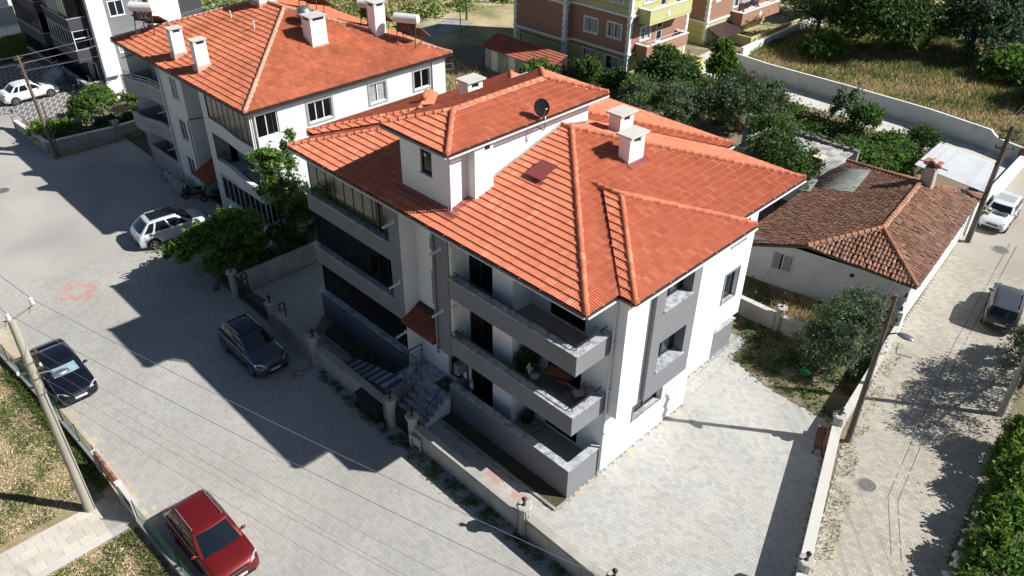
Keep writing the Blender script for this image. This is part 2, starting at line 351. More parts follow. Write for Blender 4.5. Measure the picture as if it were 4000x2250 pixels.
def pave(parent, poly, m, ang=0., many=300, special=(), ymax=None, margin=.06, cut=None):
    """lay blocks over a polygon in half-bond; the `many` nearest the camera are single objects, the rest one joined part"""
    xs = [p[0] for p in poly]; ys = [p[1] for p in poly]; cx, cy = sum(xs)/len(xs), sum(ys)/len(ys)
    R_ = max(max(xs)-min(xs), max(ys)-min(ys))*.75+1
    n1, n2 = int(R_/BL), int(R_/BW)
    i, j = np.meshgrid(np.arange(-n1, n1), np.arange(-n2, n2)); i = i.ravel(); j = j.ravel()
    u = (i+.5*(j % 2))*BL; v = j*BW
    ca, sa = math.cos(ang), math.sin(ang)
    P = np.stack([cx+u*ca-v*sa, cy+u*sa+v*ca], 1)
    k = inside(P, poly) & (edge_dist(P, poly) > margin)
    if cut is not None: k &= cut(P)
    P = P[k]; P3 = np.c_[P, np.zeros(len(P))]
    P = P[near_frame(P3, .10)]; n = len(P)
    z = RNG.normal(0, .0015, n); tx = RNG.normal(0, .012, n); ty = RNG.normal(0, .012, n); ra = RNG.normal(0, .012, n)+ang
    dep = picture(np.c_[P, np.zeros(n)])
    vis = (dep[:, 0] > 0) & (dep[:, 0] < 1) & (dep[:, 1] > 0) & (dep[:, 1] < 1)
    order = np.argsort(np.where(vis, dep[:, 2], 1e6))
    groups = {None: np.ones(n, bool)}
    sel = np.zeros(n, bool)
    for mm, fn in special:
        q = fn(P); groups[mm] = q; groups[None] &= ~q
    single = set(order[:many].tolist()); smask = np.zeros(n, bool); smask[list(single)] = True; smask &= groups[None]
    me = _block_mesh(m)
    for q in np.nonzero(smask)[0]:
        M_ = Matrix.Translation((P[q, 0], P[q, 1], z[q])) @ Matrix.Rotation(ra[q], 4, 'Z') @ Matrix.Rotation(tx[q], 4, 'X') @ Matrix.Rotation(ty[q], 4, 'Y')
        link_copy('paving_block', me, parent, M_)
    for mm, q in groups.items():
        q = np.nonzero(q & ~smask)[0]
        if not len(q): continue
        B = _BV[None].repeat(len(q), 0).copy(); B[:, :, 2] += z[q, None]+B[:, :, 0]*-ty[q, None]+B[:, :, 1]*tx[q, None]
        c, s_ = np.cos(ra[q])[:, None], np.sin(ra[q])[:, None]
        X = B[:, :, 0]*c-B[:, :, 1]*s_+P[q, 0:1]; Y = B[:, :, 0]*s_+B[:, :, 1]*c+P[q, 1:2]
        V = np.stack([X, Y, B[:, :, 2]], 2).reshape(-1, 3)
        F = (_BF4[None]+(np.arange(len(q))*24)[:, None, None]).reshape(-1, 4)
        npmesh('paving_blocks', V, F, mm or m, parent, kind='stuff')
def diamond(cx, cy, a, b, k0):
    def f(P):
        d = np.abs(P[:, 0]-cx)/a+np.abs(P[:, 1]-cy)/b; return (d < 1) & (d > k0)
    return f
pave(street, STREET, K['paver'], math.pi/2, 300, special=[(K['paver_red'], diamond(-8.57, 28.77, 1.25, 1.35, .45)), (K['paver_sand'], lambda P: (np.sin(P[:, 1]*3.1)+np.sin(P[:, 1]*7.3+1)+RNG.normal(0, .6, len(P)) > 6*(P[:, 0]+12.55)) & (P[:, 0] < -12.0))],
     cut=lambda P: (P[:, 1] < 31.6) | ((P[:, 0] > -4.1) & (P[:, 1] < 34.5)))
pave(side_street, SIDE, K['paver_tan'], math.radians(98), 300, cut=lambda P: P[:, 0] < 31)
def _redpatch(P): return ((np.abs(P[:, 0]+1.55) < .45) & ((np.abs(P[:, 1]-2.9) < .5) | (np.abs(P[:, 1]-1.35) < .4)))
pave(yard, YARD, K['paver_light'], math.radians(100), 300, special=[(K['paver_red'], _redpatch), (K['paver_sand'], lambda P: (P[:, 0] > 0) & (P[:, 0] < 8) & (P[:, 1] > -1.5) & (np.sin(P[:, 0]*2.1+.5)+np.sin(P[:, 0]*5.2)+RNG.normal(0, .9, len(P)) > -4.2*P[:, 1]+.4))])
pave(drive, DRIVE, K['paver'], math.radians(100), 120)
# red ring of blocks far down the street and the patterned court of the far flats
e2 = sheet('red_paving_ring', [(-1.35, 45.24), (-.3, 44.3), (.75, 44.9), (-.06, 45.75)], .001, K['paver_red'])
court = sheet('court_pavement', [(-2.5, 55.2), (4.6, 55.2), (4.6, 57.5), (4.0, 58.5), (4.0, 69), (4.0, 71.5), (-9, 71.5), (-9, 62), (-2.5, 58)], .0, K['paver_dark'])
_m = MB(); _m2 = MB()
for _i in range(46):
    for _j in range(56):
        x, y = -8.6+_i*.28+(.14 if _j % 2 else 0), 55.5+_j*.28
        if inside(np.array([[x, y]]), [(-2.4, 55.4), (4.5, 55.4), (4.5, 57.5), (3.9, 58.5), (3.9, 71.2), (-8.8, 71.2), (-8.8, 62), (-2.4, 58.2)])[0]:
            (_m if (_i+_j//2) % 3 else _m2).add([(x-.1, y, .004), (x-.05, y-.09, .004), (x+.05, y-.09, .004), (x+.1, y, .004), (x+.05, y+.09, .004), (x-.05, y+.09, .004)], [(0, 1, 2, 3, 4, 5)])
_m.build('paving_blocks', K['concrete_pale'], court, kind='stuff')
# --- soil, garden ground and lawns ---------------------------------------------------------------
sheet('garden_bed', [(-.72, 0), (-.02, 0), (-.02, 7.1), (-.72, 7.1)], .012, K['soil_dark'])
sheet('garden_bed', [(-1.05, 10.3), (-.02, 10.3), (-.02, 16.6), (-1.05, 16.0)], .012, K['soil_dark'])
sheet('side_garden', [(11.98, -5.7), (20.2, -4.5), (21, -2), (20, 2.5), (19.4, 14), (14.5, 14), (14.4, 1.6), (14.6, .5), (12.62, .15), (12.0, -2.45)], .0, K['soil'])
sheet('rear_garden', [(14.5, 14), (29, 5.2), (35.5, 4.8), (35.8, 1.2), (40.4, 1.4), (45.4, 4.7), (46.6, 12), (46.6, 28), (39.5, 28.4), (39.5, 44), (32, 42), (16.5, 24.5)], -.01, K['soil'])
sheet('left_verge', [(-13.1, -42), (-60, -42), (-60, 60), (-30, 60), (-13.5, 30)], -.008, K['verge_soil'])
sheet('neighbour_yard', [(-2.3, 22.6), (13, 22.6), (17.5, 25), (17.5, 50), (1.8, 48), (1.8, 26), (-2.3, 24.8)], -.006, K['soil_dark'])
sheet('field', [(49.8, -2), (140, -6), (140, 140), (30, 140), (18, 60), (24, 47), (42, 45), (53, 29), (62, 27), (62, 22), (49.8, 20)], -.02, K['field_soil'])
fp = sheet('walled_path', [(46.6, 28), (46.6, 12.0), (45.7, 6.5), (45.3, 4.6), (44.8, -2.0), (47.9, -2.25), (49.6, 5.5), (49.7, 20.2), (53, 28.5)], -.0, K['concrete_pale'])
sheet('dirt_track', [(66, 22), (73, 14), (90, 2), (93, 4), (76, 16), (69, 24)], -.012, K['concrete_pale'])
sheet('rear_road', [(17.5, 47.5), (42, 51.5), (42, 55), (18, 51), (10, 50), (10, 47.8)], -.012, K['concrete'])
sheet('far_lawn', [(-3, 71.6), (5, 71.6), (5, 80), (-12, 80)], .004, K['soil_dark'])
sheet('far_pavement', [(-40, 80), (9, 80), (9, 86), (30, 92), (60, 104), (-60, 104)], .008, K['concrete_pale'])
# travertine path to the left gate
pth = sheet('garden_path', [(-40, 10.9), (-12.95, 10.9), (-12.95, 13.2), (-14.1, 13.05), (-40, 13.35)], -.002, K['concrete_pale'])
for i in range(14):
    for j in range(4):
        x0 = -13.15-i*.62-(.31 if j % 2 else 0); y0 = 11.28+j*.42
        MB().box(x0-.6, x0, y0, y0+.405, -.0, .012).build('stone_slab', K['travertine'], pth)
# kerbs
def kerb(pts, wdt=.12, h=.09, name='kerb', m='concrete'):
    mb = MB()
    for a, b in zip(pts[:-1], pts[1:]):
        L = math.dist(a, b); n = max(1, round(L/.75))
        for q in range(n):
            t0, t1 = (q+.01)/n, (q+.985)/n
            mb.bar((a[0]+(b[0]-a[0])*t0, a[1]+(b[1]-a[1])*t0, h/2-.02), (a[0]+(b[0]-a[0])*t1, a[1]+(b[1]-a[1])*t1, h/2-.02), wdt, h+.04)
    o = mb.build(name, K[m]); o['kind'] = 'structure'; return o
kerb([(-.78, 7.1), (-.78, -.12)]); kerb([(-.7, -.1), (.02, -.1)], .1, .05)
kerb([(-1.1, 16.0), (-1.1, 13.5)])
# drainage channel down the side street, manhole covers
for _d in (-.2, .2):
    sheet('drain_channel', [(6.85, -10.75+_d), (9.6, -9.4+_d), (21.7, -7.42+_d), (34.9, -5.92+_d), (34.9, -5.88+_d), (21.7, -7.38+_d), (9.6, -9.36+_d), (6.85, -10.7+_d)], .0105, K['paver_dark'])
def manhole(x, y, r, label):
    t = thing('manhole_cover', label, 'manhole', (x, y, 0))
    MB().lathe((0, 0, 0), [(r*1.22, -.01), (r*1.22, .016), (r*1.05, .018)], 28).build('collar', K['concrete'], t)
    MB().lathe((0, 0, 0), [(r, .0), (r, .024), (r*.9, .028), (r*.86, .022), (r*.6, .022), (r*.56, .028), (r*.4, .028), (r*.36, .022)], 28).build('lid', K['manhole'], t)
manhole(9.54, -8.3, .36, 'round grey manhole cover in the side street below the bench')
manhole(33.73, -5.54, .42, 'dark manhole cover in the side street in front of the white estate car')
manhole(-7.67, 44.38, .4, 'manhole cover far down the front street at the left edge')
tag(MB().obox((19.55, -5.65, .02), (.9, .75, .06), .3).build('concrete_slab', K['concrete'], None), 'flat pale concrete slab on the verge under the olive tree', 'slab')
# ================================================================ tiled roofs
def tile_template(w, l, kind):
    """one tile lying on the plane z=0, eave side at y=0, upslope +y; returns verts, quads"""
    if kind == 'roll2':      # pan tile with two rolls
        prof = []
        for r in range(2):
            x0 = -w/2+r*w/2
            for q, h in ((0, .006), (.45, .002), (.60, .028), (.78, .033), (.95, .010)): prof.append((x0+q*w/2, h))
        prof.append((w/2, .006))
        rise0, rise1, th = .064, .006, .058
    elif kind == 'flat':     # flatter interlocking tile
        prof = [(-w/2, .0), (-w*.34, .006), (-w*.2, .024), (-w*.05, .006), (w*.12, .006), (w*.27, .024), (w*.42, .006), (w/2, 0)]
        rise0, rise1, th = .034, .006, .026
    else:                    # old half-round cover tile
        prof = [(w*.46*math.cos(a), w*.40*math.sin(a)) for a in [math.pi-math.pi*q/6 for q in range(7)]]
        rise0, rise1, th = .05, .008, .03
    n = len(prof)
    k1 = .80 if kind == 'barrel' else 1.
    V = [(x, 0, z+rise0) for x, z in prof]+[(x*k1, l, z*k1+rise1) for x, z in prof]+[(x, .0, max(0, z+rise0-th)) for x, z in prof]
    F = [(i, i+1, n+i+1, n+i) for i in range(n-1)]+[(2*n+i, 2*n+i+1, i+1, i) for i in range(n-1)]
    return np.array(V), np.array(F)
class Roof:
    """collects slopes of one building, then builds tiles: the 300 nearest single, the rest joined"""
    def __init__(s, parent, m, w=.225, l=.345, lap=.07, kind='roll2', many=300, jit=.004, part='roof_tile'):
        s.parent, s.m, s.w, s.l, s.kind, s.many, s.jit, s.part = parent, m, w, l, kind, many, jit, part
        s.TV, s.TF = tile_template(w, l+lap, kind); s.sl = []
    def slope(s, pts, off=0., start=.0, holes=()):
        s.sl.append(([Vector(p) for p in pts], off, start, holes))
    def finish(s):
        allM, allIn, allC, slid = [], [], [], []
        for si, (pts, off, start, holes) in enumerate(s.sl):
            e = (pts[1]-pts[0]).normalized()
            n = e.cross(pts[2]-pts[1]).normalized()
            if n.z < 0: n = -n; 
            t = n.cross(e)
            if t.z < 0: t = -t; e = t.cross(n)
            o = pts[0]
            P2 = [((p-o).dot(e), (p-o).dot(t)) for p in pts]
            us = [p[0] for p in P2]; vs_ = [p[1] for p in P2]
            I, J = np.meshgrid(np.arange(math.floor(min(us)/s.w)-1, math.ceil(max(us)/s.w)+1), np.arange(0, math.ceil((max(vs_)-start)/s.l)))
            U = (I.ravel()+.5)*s.w; V = J.ravel()*s.l+start-.03
            C = np.stack([U, V+s.l*.55], 1)
            cor = [np.stack([U+a*s.w/2, V+b], 1) for a in (-1, 1) for b in (.06, s.l*1.1)]
            ins = [inside(c, P2) for c in cor]; any_ = ins[0] | ins[1] | ins[2] | ins[3] | inside(C, P2)
            full = ins[0] & ins[1] & ins[2] & ins[3]
            for k in np.nonzero(any_)[0]:
                org = o+e*U[k]+t*V[k]+n*off
                hole = False
                for hx0, hx1, hy0, hy1 in holes:
                    q = org+t*s.l*.5
                    if hx0 < q.x < hx1 and hy0 < q.y < hy1: hole = True
                if hole: continue
                j = s.jit
                M_ = Matrix((( e.x, t.x, n.x, org.x), (e.y, t.y, n.y, org.y), (e.z, t.z, n.z, org.z), (0, 0, 0, 1)))
                M_ = M_ @ Matrix.Translation((random.gauss(0, j), random.gauss(0, j), abs(random.gauss(0, j*.6)))) @ Matrix.Rotation(random.gauss(0, j*3), 4, 'Z')
                allM.append(M_); allIn.append(bool(full[k])); allC.append(tuple(org)); slid.append(si)
        C = np.array(allC); q = picture(C); vis = near_frame(C, .12)
        ok = np.array(allIn) & (q[:, 0] > .0) & (q[:, 0] < 1) & (q[:, 1] > 0) & (q[:, 1] < 1)
        order = np.argsort(np.where(ok, q[:, 2], 1e6))[:s.many]; single = set(int(i) for i in order if ok[i])
        me = bpy.data.meshes.new(s.part); me.from_pydata([tuple(v) for v in s.TV], [], [tuple(f) for f in s.TF]); me.materials.append(s.m)
        me.update()
        base = world_of(s.parent).inverted()
        for i in single: link_copy(s.part, me, s.parent, base @ allM[i])
        bm_all = bmesh.new()
        for si, (pts, off, start, holes) in enumerate(s.sl):
            idx = [i for i in range(len(allM)) if slid[i] == si and i not in single and vis[i]]
            if not idx: continue
            A = np.array([np.array(allM[i]) for i in idx])
            V = np.einsum('nij,kj->nki', A[:, :3, :3], s.TV)+A[:, None, :3, 3]
            F = (s.TF[None]+(np.arange(len(idx))*len(s.TV))[:, None, None]).reshape(-1, 4)
            tmp = bpy.data.meshes.new('t'); V = V.reshape(-1, 3)
            tmp.from_pydata(V.tolist(), [], F.tolist())
            bm = bmesh.new(); bm.from_mesh(tmp); bpy.data.meshes.remove(tmp)
            cen = sum(pts, Vector())/len(pts)
            for a, b in list(zip(pts, pts[1:]+pts[:1]))[1:]:
                nn = (b-a).cross(Vector((0, 0, 1))); nn.z = 0
                if nn.length < 1e-4: continue
                nn.normalize()
                if (cen-a).dot(nn) > 0: nn = -nn
                bmesh.ops.bisect_plane(bm, geom=bm.verts[:]+bm.edges[:]+bm.faces[:], dist=1e-5, plane_co=a, plane_no=nn, clear_outer=True)
            tmp = bpy.data.meshes.new('t'); bm.to_mesh(tmp); bm.free(); bm_all.from_mesh(tmp); bpy.data.meshes.remove(tmp)
        me2 = bpy.data.meshes.new(s.part+'s'); bm_all.to_mesh(me2); bm_all.free(); me2.materials.append(s.m)
        o = bpy.data.objects.new(s.part+'s', me2); COL.objects.link(o); adopt(o, s.parent, True); o['kind'] = 'stuff'
        return o
_CAPS = {}
def ridge_caps(parent, a, b, m, r=.115, step=.37, end=True, mortar=None, lift=.02):
    """half-round ridge tiles laid from a (low) to b (high)"""
    a, b = Vector(a), Vector(b); d = b-a; L = d.length; d.normalize()
    x = d.cross(Vector((0, 0, 1))).normalized(); z = x.cross(d)
    key = (m.name, r, step)
    if key not in _CAPS:
        V, F = [], []; n = 8; l = step+.06
        for yy, rr in ((0, r*1.09), (.05, r*1.09), (.06, r*1.0), (l, r*.93)):
            V += [(rr*math.cos(math.pi*q/n), yy, rr*.92*math.sin(math.pi*q/n)) for q in range(n+1)]
        V += [(r*1.02*math.cos(math.pi*q/n), 0, r*.8*math.sin(math.pi*q/n)) for q in range(n+1)]
        for g in range(3): F += [(g*9+q+1, g*9+q, (g+1)*9+q, (g+1)*9+q+1) for q in range(n)]
        F += [(36+q, 36+q+1, q+1, q)[::-1] for q in range(n)]
        me = bpy.data.meshes.new('ridge_tile'); me.from_pydata(V, [], F); me.materials.append(m)
        me.polygons.foreach_set('use_smooth', [True]*len(me.polygons)); me.update(); _CAPS[key] = me
    me = _CAPS[key]; base = world_of(parent).inverted(); k = int(L/step)
    for i in range(k+1):
        o = a+d*(i*step)+z*lift
        if i*step+.2 > L: break
        M_ = Matrix(((x.x, d.x, z.x, o.x), (x.y, d.y, z.y, o.y), (x.z, d.z, z.z, o.z), (0, 0, 0, 1))) @ Matrix.Rotation(random.gauss(0, .015), 4, 'Z')
        link_copy('ridge_tile', me, parent, base @ M_)
    if mortar:
        mb = MB(); nseg = max(2, int(L/.12)); pts = []
        for i in range(nseg+1):
            p = a+d*(L*i/nseg); wv = r*1.12+random.uniform(-.02, .035)
            pts.append((p-x*wv-z*.02, p+z*.05, p+x*wv-z*.02))
        for p, q in zip(pts[:-1], pts[1:]): mb.quad(p[0], p[1], q[1], q[0]); mb.quad(p[1], p[2], q[2], q[1])
        mb.build('mortar_bed', mortar, parent, world=True)
    if end:   # fan-shaped starter tile
        mb = MB(); n = 8; o = a+z*lift
        ring = [o+x*(r*1.2*math.cos(math.pi*q/n))+z*(r*1.1*math.sin(math.pi*q/n))-d*.0 for q in range(n+1)]
        tip = o-d*.10-z*.05
        for q in range(n): mb.quad(ring[q], ring[q+1], tip)
        mb.build('hip_end_tile', m, parent, world=True)
def eave(parent, a, b, out, mg='gutter_brown', mf='fascia_white', h=.12):
    """gutter and white fascia along an eave from a to b; out = outward horizontal direction"""
    a, b, out = Vector(a), Vector(b), Vector(out); dz = Vector((0, 0, 1)); d = (b-a).normalized()
    mb = MB(); prof = [(-.02, .0), (-.02, -.07), (.03, -.095), (.09, -.07), (.10, .012), (.085, .012), (.078, -.06), (.03, -.08), (-.008, -.06)]
    V = [a+out*p+dz*q for p, q in prof]+[b+out*p+dz*q for p, q in prof]; n = len(prof)
    mb.add(V, [(i, (i+1) % n, n+(i+1) % n, n+i) for i in range(n)]+[tuple(range(n)), tuple(range(2*n-1, n-1, -1))])
    mb.build('gutter', K[mg], parent, world=True)
    f = MB(); q = out*-.03-dz*(.05+h/2)
    f.bar(a+q, b+q, .035, h); q = out*.095-dz*.125; f.bar(a+q, b+q, .05, .05); f.build('fascia', K[mf], parent, world=True)
    br = MB(); L = (b-a).length; k = int(L/1.05)
    for i in range(1, k+1):
        p = a+d*(L*i/(k+1)); br.bar(p-out*.04+dz*.02, p+out*.10+dz*.02, .025, .012)
    if k: br.build('gutter_brackets', K['fascia_white'], parent, world=True)
def deck(parent, polys, m, name='roof_deck', down=.0):
    mb = MB()
    for p in polys: mb.quad(*[(x, y, z-down) for x, y, z in p])
    return mb.build(name, m, parent, world=True)
# ---------------------------------------------------------------- walls with openings, windows
def wall(mb, o, ux, nrm, L, z0, z1, openings=(), depth=.18):
    """sheet of wall from o along ux for L, with reveals behind openings (a0,a1,z0,z1)"""
    o, ux, nrm = Vector(o), Vector(ux), Vector(nrm)
    A = sorted({0, L, *[q for op in openings for q in op[:2]]}); Z = sorted({z0, z1, *[q for op in openings for q in op[2:4]]})
    P = lambda a, z, d=0: (o.x+ux.x*a-nrm.x*d, o.y+ux.y*a-nrm.y*d, z)
    flip = ux.cross(Vector((0, 0, 1))).dot(nrm) < 0
    def put(*p): mb.quad(*(reversed(p) if flip else p))
    for a0, a1 in zip(A[:-1], A[1:]):
        for c0, c1 in zip(Z[:-1], Z[1:]):
            if any(op[0]-1e-6 <= a0 and a1 <= op[1]+1e-6 and op[2]-1e-6 <= c0 and c1 <= op[3]+1e-6 for op in openings): continue
            put(P(a0, c0), P(a1, c0), P(a1, c1), P(a0, c1))
    for op in openings:
        a0, a1, c0, c1 = op[:4]; d = op[4] if len(op) > 4 else depth
        put(P(a0, c0), P(a0, c1), P(a0, c1, d), P(a0, c0, d)); put(P(a1, c0), P(a1, c0, d), P(a1, c1, d), P(a1, c1))
        put(P(a0, c1), P(a1, c1), P(a1, c1, d), P(a0, c1, d)); put(P(a0, c0), P(a0, c0, d), P(a1, c0, d), P(a1, c0))
    return mb
def window(parent, o, ux, nrm, a0, a1, z0, z1, depth=.16, n=2, frame='frame_white', glass='glass_dark', fw=.06, sill=None, name='window', curtain=False, trans=0, surround=None, sw=.1):
    """frame with n lights set `depth` behind the wall face; panes and sill are its sub-parts"""
    o, ux, nrm = Vector(o), Vector(ux), Vector(nrm); U = Vector((0, 0, 1))
    P = lambda a, z, d: o+ux*a+U*(z-o.z)-nrm*d
    mb = MB()
    def fr(a, b, c, e, d=depth, th=.05):
        mb.add([P(a, c, d), P(b, c, d), P(b, e, d), P(a, e, d), P(a, c, d-th), P(b, c, d-th), P(b, e, d-th), P(a, e, d-th)],
               [(0, 1, 2, 3), (7, 6, 5, 4), (0, 4, 5, 1), (1, 5, 6, 2), (2, 6, 7, 3), (3, 7, 4, 0)])
    fr(a0, a0+fw, z0, z1); fr(a1-fw, a1, z0, z1); fr(a0+fw, a1-fw, z0, z0+fw); fr(a0+fw, a1-fw, z1-fw, z1)
    W = (a1-a0)/n
    for i in range(1, n): fr(a0+W*i-fw*.5, a0+W*i+fw*.5, z0+fw, z1-fw)
    if trans: fr(a0+fw, a1-fw, trans-.03, trans+.03)
    f = mb.build(name, K[frame], parent, world=True)
    for i in range(n):
        b0 = a0+W*i+fw*.5; b1 = a0+W*(i+1)-fw*.5; g = MB(); d = depth-.012
        g.quad(P(b0, z0+fw*.5, d), P(b1, z0+fw*.5, d), P(b1, z1-fw*.5, d), P(b0, z1-fw*.5, d))
        g.build('pane', K[glass], f, world=True)
        if curtain and random.random() < .85:
            cm = MB(); q0 = random.uniform(.0, .25) if random.random() < .5 else 0; q1 = 1 if q0 else random.uniform(.55, 1.)
            c0, c1 = b0+(b1-b0)*q0, b0+(b1-b0)*q1; d2 = depth-.017; k = 10
            pts = [(c0+(c1-c0)*i/k, d2-.004*(i % 2)) for i in range(k+1)]
            for (pa, pd), (qa, qd) in zip(pts[:-1], pts[1:]): cm.quad(P(pa, z0+fw, pd), P(qa, z0+fw, qd), P(qa, z1-fw, qd), P(pa, z1-fw, pd))
            cm.build('curtain', K['curtain'], f, world=True)
    if sill:
        s_ = MB(); a, b, dd = a0-.05, a1+.05, sill[1] if isinstance(sill, tuple) else .06; sm = sill[0] if isinstance(sill, tuple) else sill
        s_.add([P(a, z0-.05, depth), P(b, z0-.05, depth), P(b, z0, depth), P(a, z0, depth), P(a, z0-.05, -dd), P(b, z0-.05, -dd), P(b, z0-.01, -dd), P(a, z0-.01, -dd)],
               [(0, 1, 2, 3), (7, 6, 5, 4), (0, 4, 5, 1), (1, 5, 6, 2), (2, 6, 7, 3), (3, 7, 4, 0)])
        s_.build('sill', K[sm], f, world=True)
    if surround:
        s_ = MB(); th = .035
        def sr(a, b, c, e):
            s_.add([P(a, c, 0.0), P(b, c, 0), P(b, e, 0), P(a, e, 0), P(a, c, -th), P(b, c, -th), P(b, e, -th), P(a, e, -th)],
                   [(0, 1, 2, 3), (7, 6, 5, 4), (0, 4, 5, 1), (1, 5, 6, 2), (2, 6, 7, 3), (3, 7, 4, 0)])
        sr(a0-sw, a0, z0-sw, z1+sw); sr(a1, a1+sw, z0-sw, z1+sw); sr(a0, a1, z1, z1+sw); sr(a0, a1, z0-sw, z0)
        s_.build('surround', K[surround], f, world=True)
    return f
# ================================================================ MAIN BUILDING: three-storey flats with terracotta roof
B = thing('apartment_building', 'new three storey white and grey flats with an orange tiled hip roof, centre', 'building', (6, 9, 0))
X_, Y_, Z_ = Vector((1, 0, 0)), Vector((0, 1, 0)), Vector((0, 0, 1))
def part(mb, name, m, parent=None, **k): return mb.build(name, K[m] if isinstance(m, str) else m, parent or B, world=True, **k)
# --- white body -------------------------------------------------------------------------------
mb = MB()
# right side: ground wall y=0, x 2..8.1, then set back to y=1
wall(mb, (2.0, 0, 0), X_, -Y_, 6.1, 0, 3.5, [(2.03, 4.02, 1.65, 2.95, .28)])
wall(mb, (8.1, 0, 0), Y_, X_, 1.0, 0, 3.5)
wall(mb, (8.1, 1.0, 0), X_, -Y_, 3.66, 0, 3.5)
# upper right wall y=0
wall(mb, (2.0, 0, 0), X_, -Y_, 9.76, 3.5, 9.42, [(7.95, 9.0, 4.82, 6.36, .22), (7.98, 9.0, 7.8, 9.2, .22)])
mb.quad((2, 0, 3.5), (2, 17.4, 3.5), (11.76, 17.4, 3.5), (11.76, 0, 3.5))
# projecting bay
wall(mb, (2.05, -.55, 0), X_, -Y_, 6.65, 3.4, 9.4, [(1.48, 4.42, 3.55, 9.4, .02)])
mb.quad((2.05, -.55, 3.4), (2.05, 0.0, 3.4), (2.05, 0.0, 9.4), (2.05, -.55, 9.4))
mb.quad((8.7, -.55, 3.4), (8.7, 0.0, 3.4), (8.7, 0.0, 9.4), (8.7, -.55, 9.4)); mb.quad((2.05, -.55, 3.4), (8.7, -.55, 3.4), (8.7, 0, 3.4), (2.05, 0, 3.4))
# front faces behind the corner balcony
for f, (z0, z1) in enumerate(((.0, 3.5), (3.5, 6.5), (6.5, 9.42))):
    dz = (.65, 3.65, 6.65)[f]
    wall(mb, (2.0, -.0, 0), Y_, -X_, 4.2, z0, z1, [(1.3, 3.15, dz+.04, dz+2.15, .12)])
    wall(mb, (.95, 4.2, 0), X_, -Y_, 1.05, z0, z1)
    wall(mb, (.95, 4.2, 0), Y_, -X_, 2.75, z0, z1, [(1.15, 2.6, dz+.04, dz+2.2, .12)])
    if f: wall(mb, (.06, 6.95, 0), X_, -Y_, .89, z0, z1)
# entrance recess and stairwell face
wall(mb, (.85, 6.95, 0), Y_, -X_, 3.14, 0, 9.42, [(.25, 1.25, 1.02, 3.1, .2), (1.2, 2.0, 4.85, 6.35, .16), (1.2, 2.0, 7.7, 9.2, .16)])
wall(mb, (.85, 10.09, 0), -X_, -Y_, .85, 0, 9.42)
mb.quad((11.76, 0, 3.5), (11.76, 17.4, 3.5), (11.76, 17.4, 9.42), (11.76, 0, 9.42)); mb.quad((11.76, 1.0, 0), (11.76, 17.4, 0), (11.76, 17.4, 3.5), (11.76, 1.0, 3.5)); mb.quad((.3, 17.4, 0), (11.76, 17.4, 0), (11.76, 17.4, 9.42), (.3, 17.4, 9.42))
mb.quad((8.1, .0, 3.498), (11.76, .0, 3.498), (11.76, 17, 3.498), (8.1, 17, 3.498))
part(mb, 'white_wall', 'white_plaster')
# core behind the glazed front
part(MB().box(.34, 1.2, 10.12, 17.38, 0, 9.4), 'inner_core', 'blue_plaster')
# --- grey plaster pieces ------------------------------------------------------------------------
g = MB()
wall(g, (3.53, -.75, 0), X_, -Y_, 2.94, 3.55, 9.4, [(.6, 2.39, 4.78, 6.22, .52), (.6, 2.39, 7.79, 9.2, .52)])
g.quad((3.53, -.75, 3.55), (3.53, -.545, 3.55), (3.53, -.545, 9.4), (3.53, -.75, 9.4)); g.quad((6.47, -.75, 3.55), (6.47, -.545, 3.55), (6.47, -.545, 9.4), (6.47, -.75, 9.4))
g.quad((3.53, -.75, 3.55), (6.47, -.75, 3.55), (6.47, -.545, 3.55), (3.53, -.545, 3.55))
part(g, 'grey_bay', 'grey_plaster')
part(MB().box(0, .3, 10.1, 10.87, 3.5, 9.4), 'grey_pier', 'grey_plaster')
part(MB().box(0, .9, 6.97, 7.85, 3.3, 9.4), 'grey_pier', 'grey_plaster')
# --- windows of the right side ------------------------------------------------------------------
for (x0, x1, z0, z1) in ((4.13, 5.92, 4.8, 6.2), (4.13, 5.92, 7.81, 9.18)):
    window(B, (0, -.75, 0), X_, -Y_, x0, x1, z0, z1, .5, 2, 'frame_dark', 'glass_blue', .07, ('marble', .07))
window(B, (0, 0, 0), X_, -Y_, 4.03, 6.02, 1.67, 2.93, .26, 2, 'frame_dark', 'glass_blue', .07, ('marble', .06), surround='grey_plaster', sw=.08)
for z0, z1 in ((4.84, 6.34), (7.82, 9.18)):
    window(B, (0, 0, 0), X_, -Y_, 9.95, 11.0, z0, z1, .2, 1, 'frame_dark', 'glass_blue', .06, ('marble', .04), surround='grey_plaster', sw=.09)
for yy, zz in ((8.15, 4.87), (8.15, 7.72)):
    window(B, (.85, 0, 0), Y_, -X_, yy, yy+.8, zz, zz+1.46, .14, 1, 'frame_dark', 'glass_dark', .06, ('marble', .03), surround='grey_plaster', sw=.14)
# balcony doors
for dz in (.65, 3.65, 6.65):
    window(B, (.95, 0, 0), Y_, -X_, 5.36, 6.79, dz+.05, dz+2.19, .1, 2, 'frame_dark', 'glass_dark', .08, None, 'balcony_door')
    window(B, (2.0, 0, 0), Y_, -X_, 1.31, 3.14, dz+.05, dz+2.14, .1, 2, 'frame_dark', 'glass_dark', .08, None, 'balcony_door')
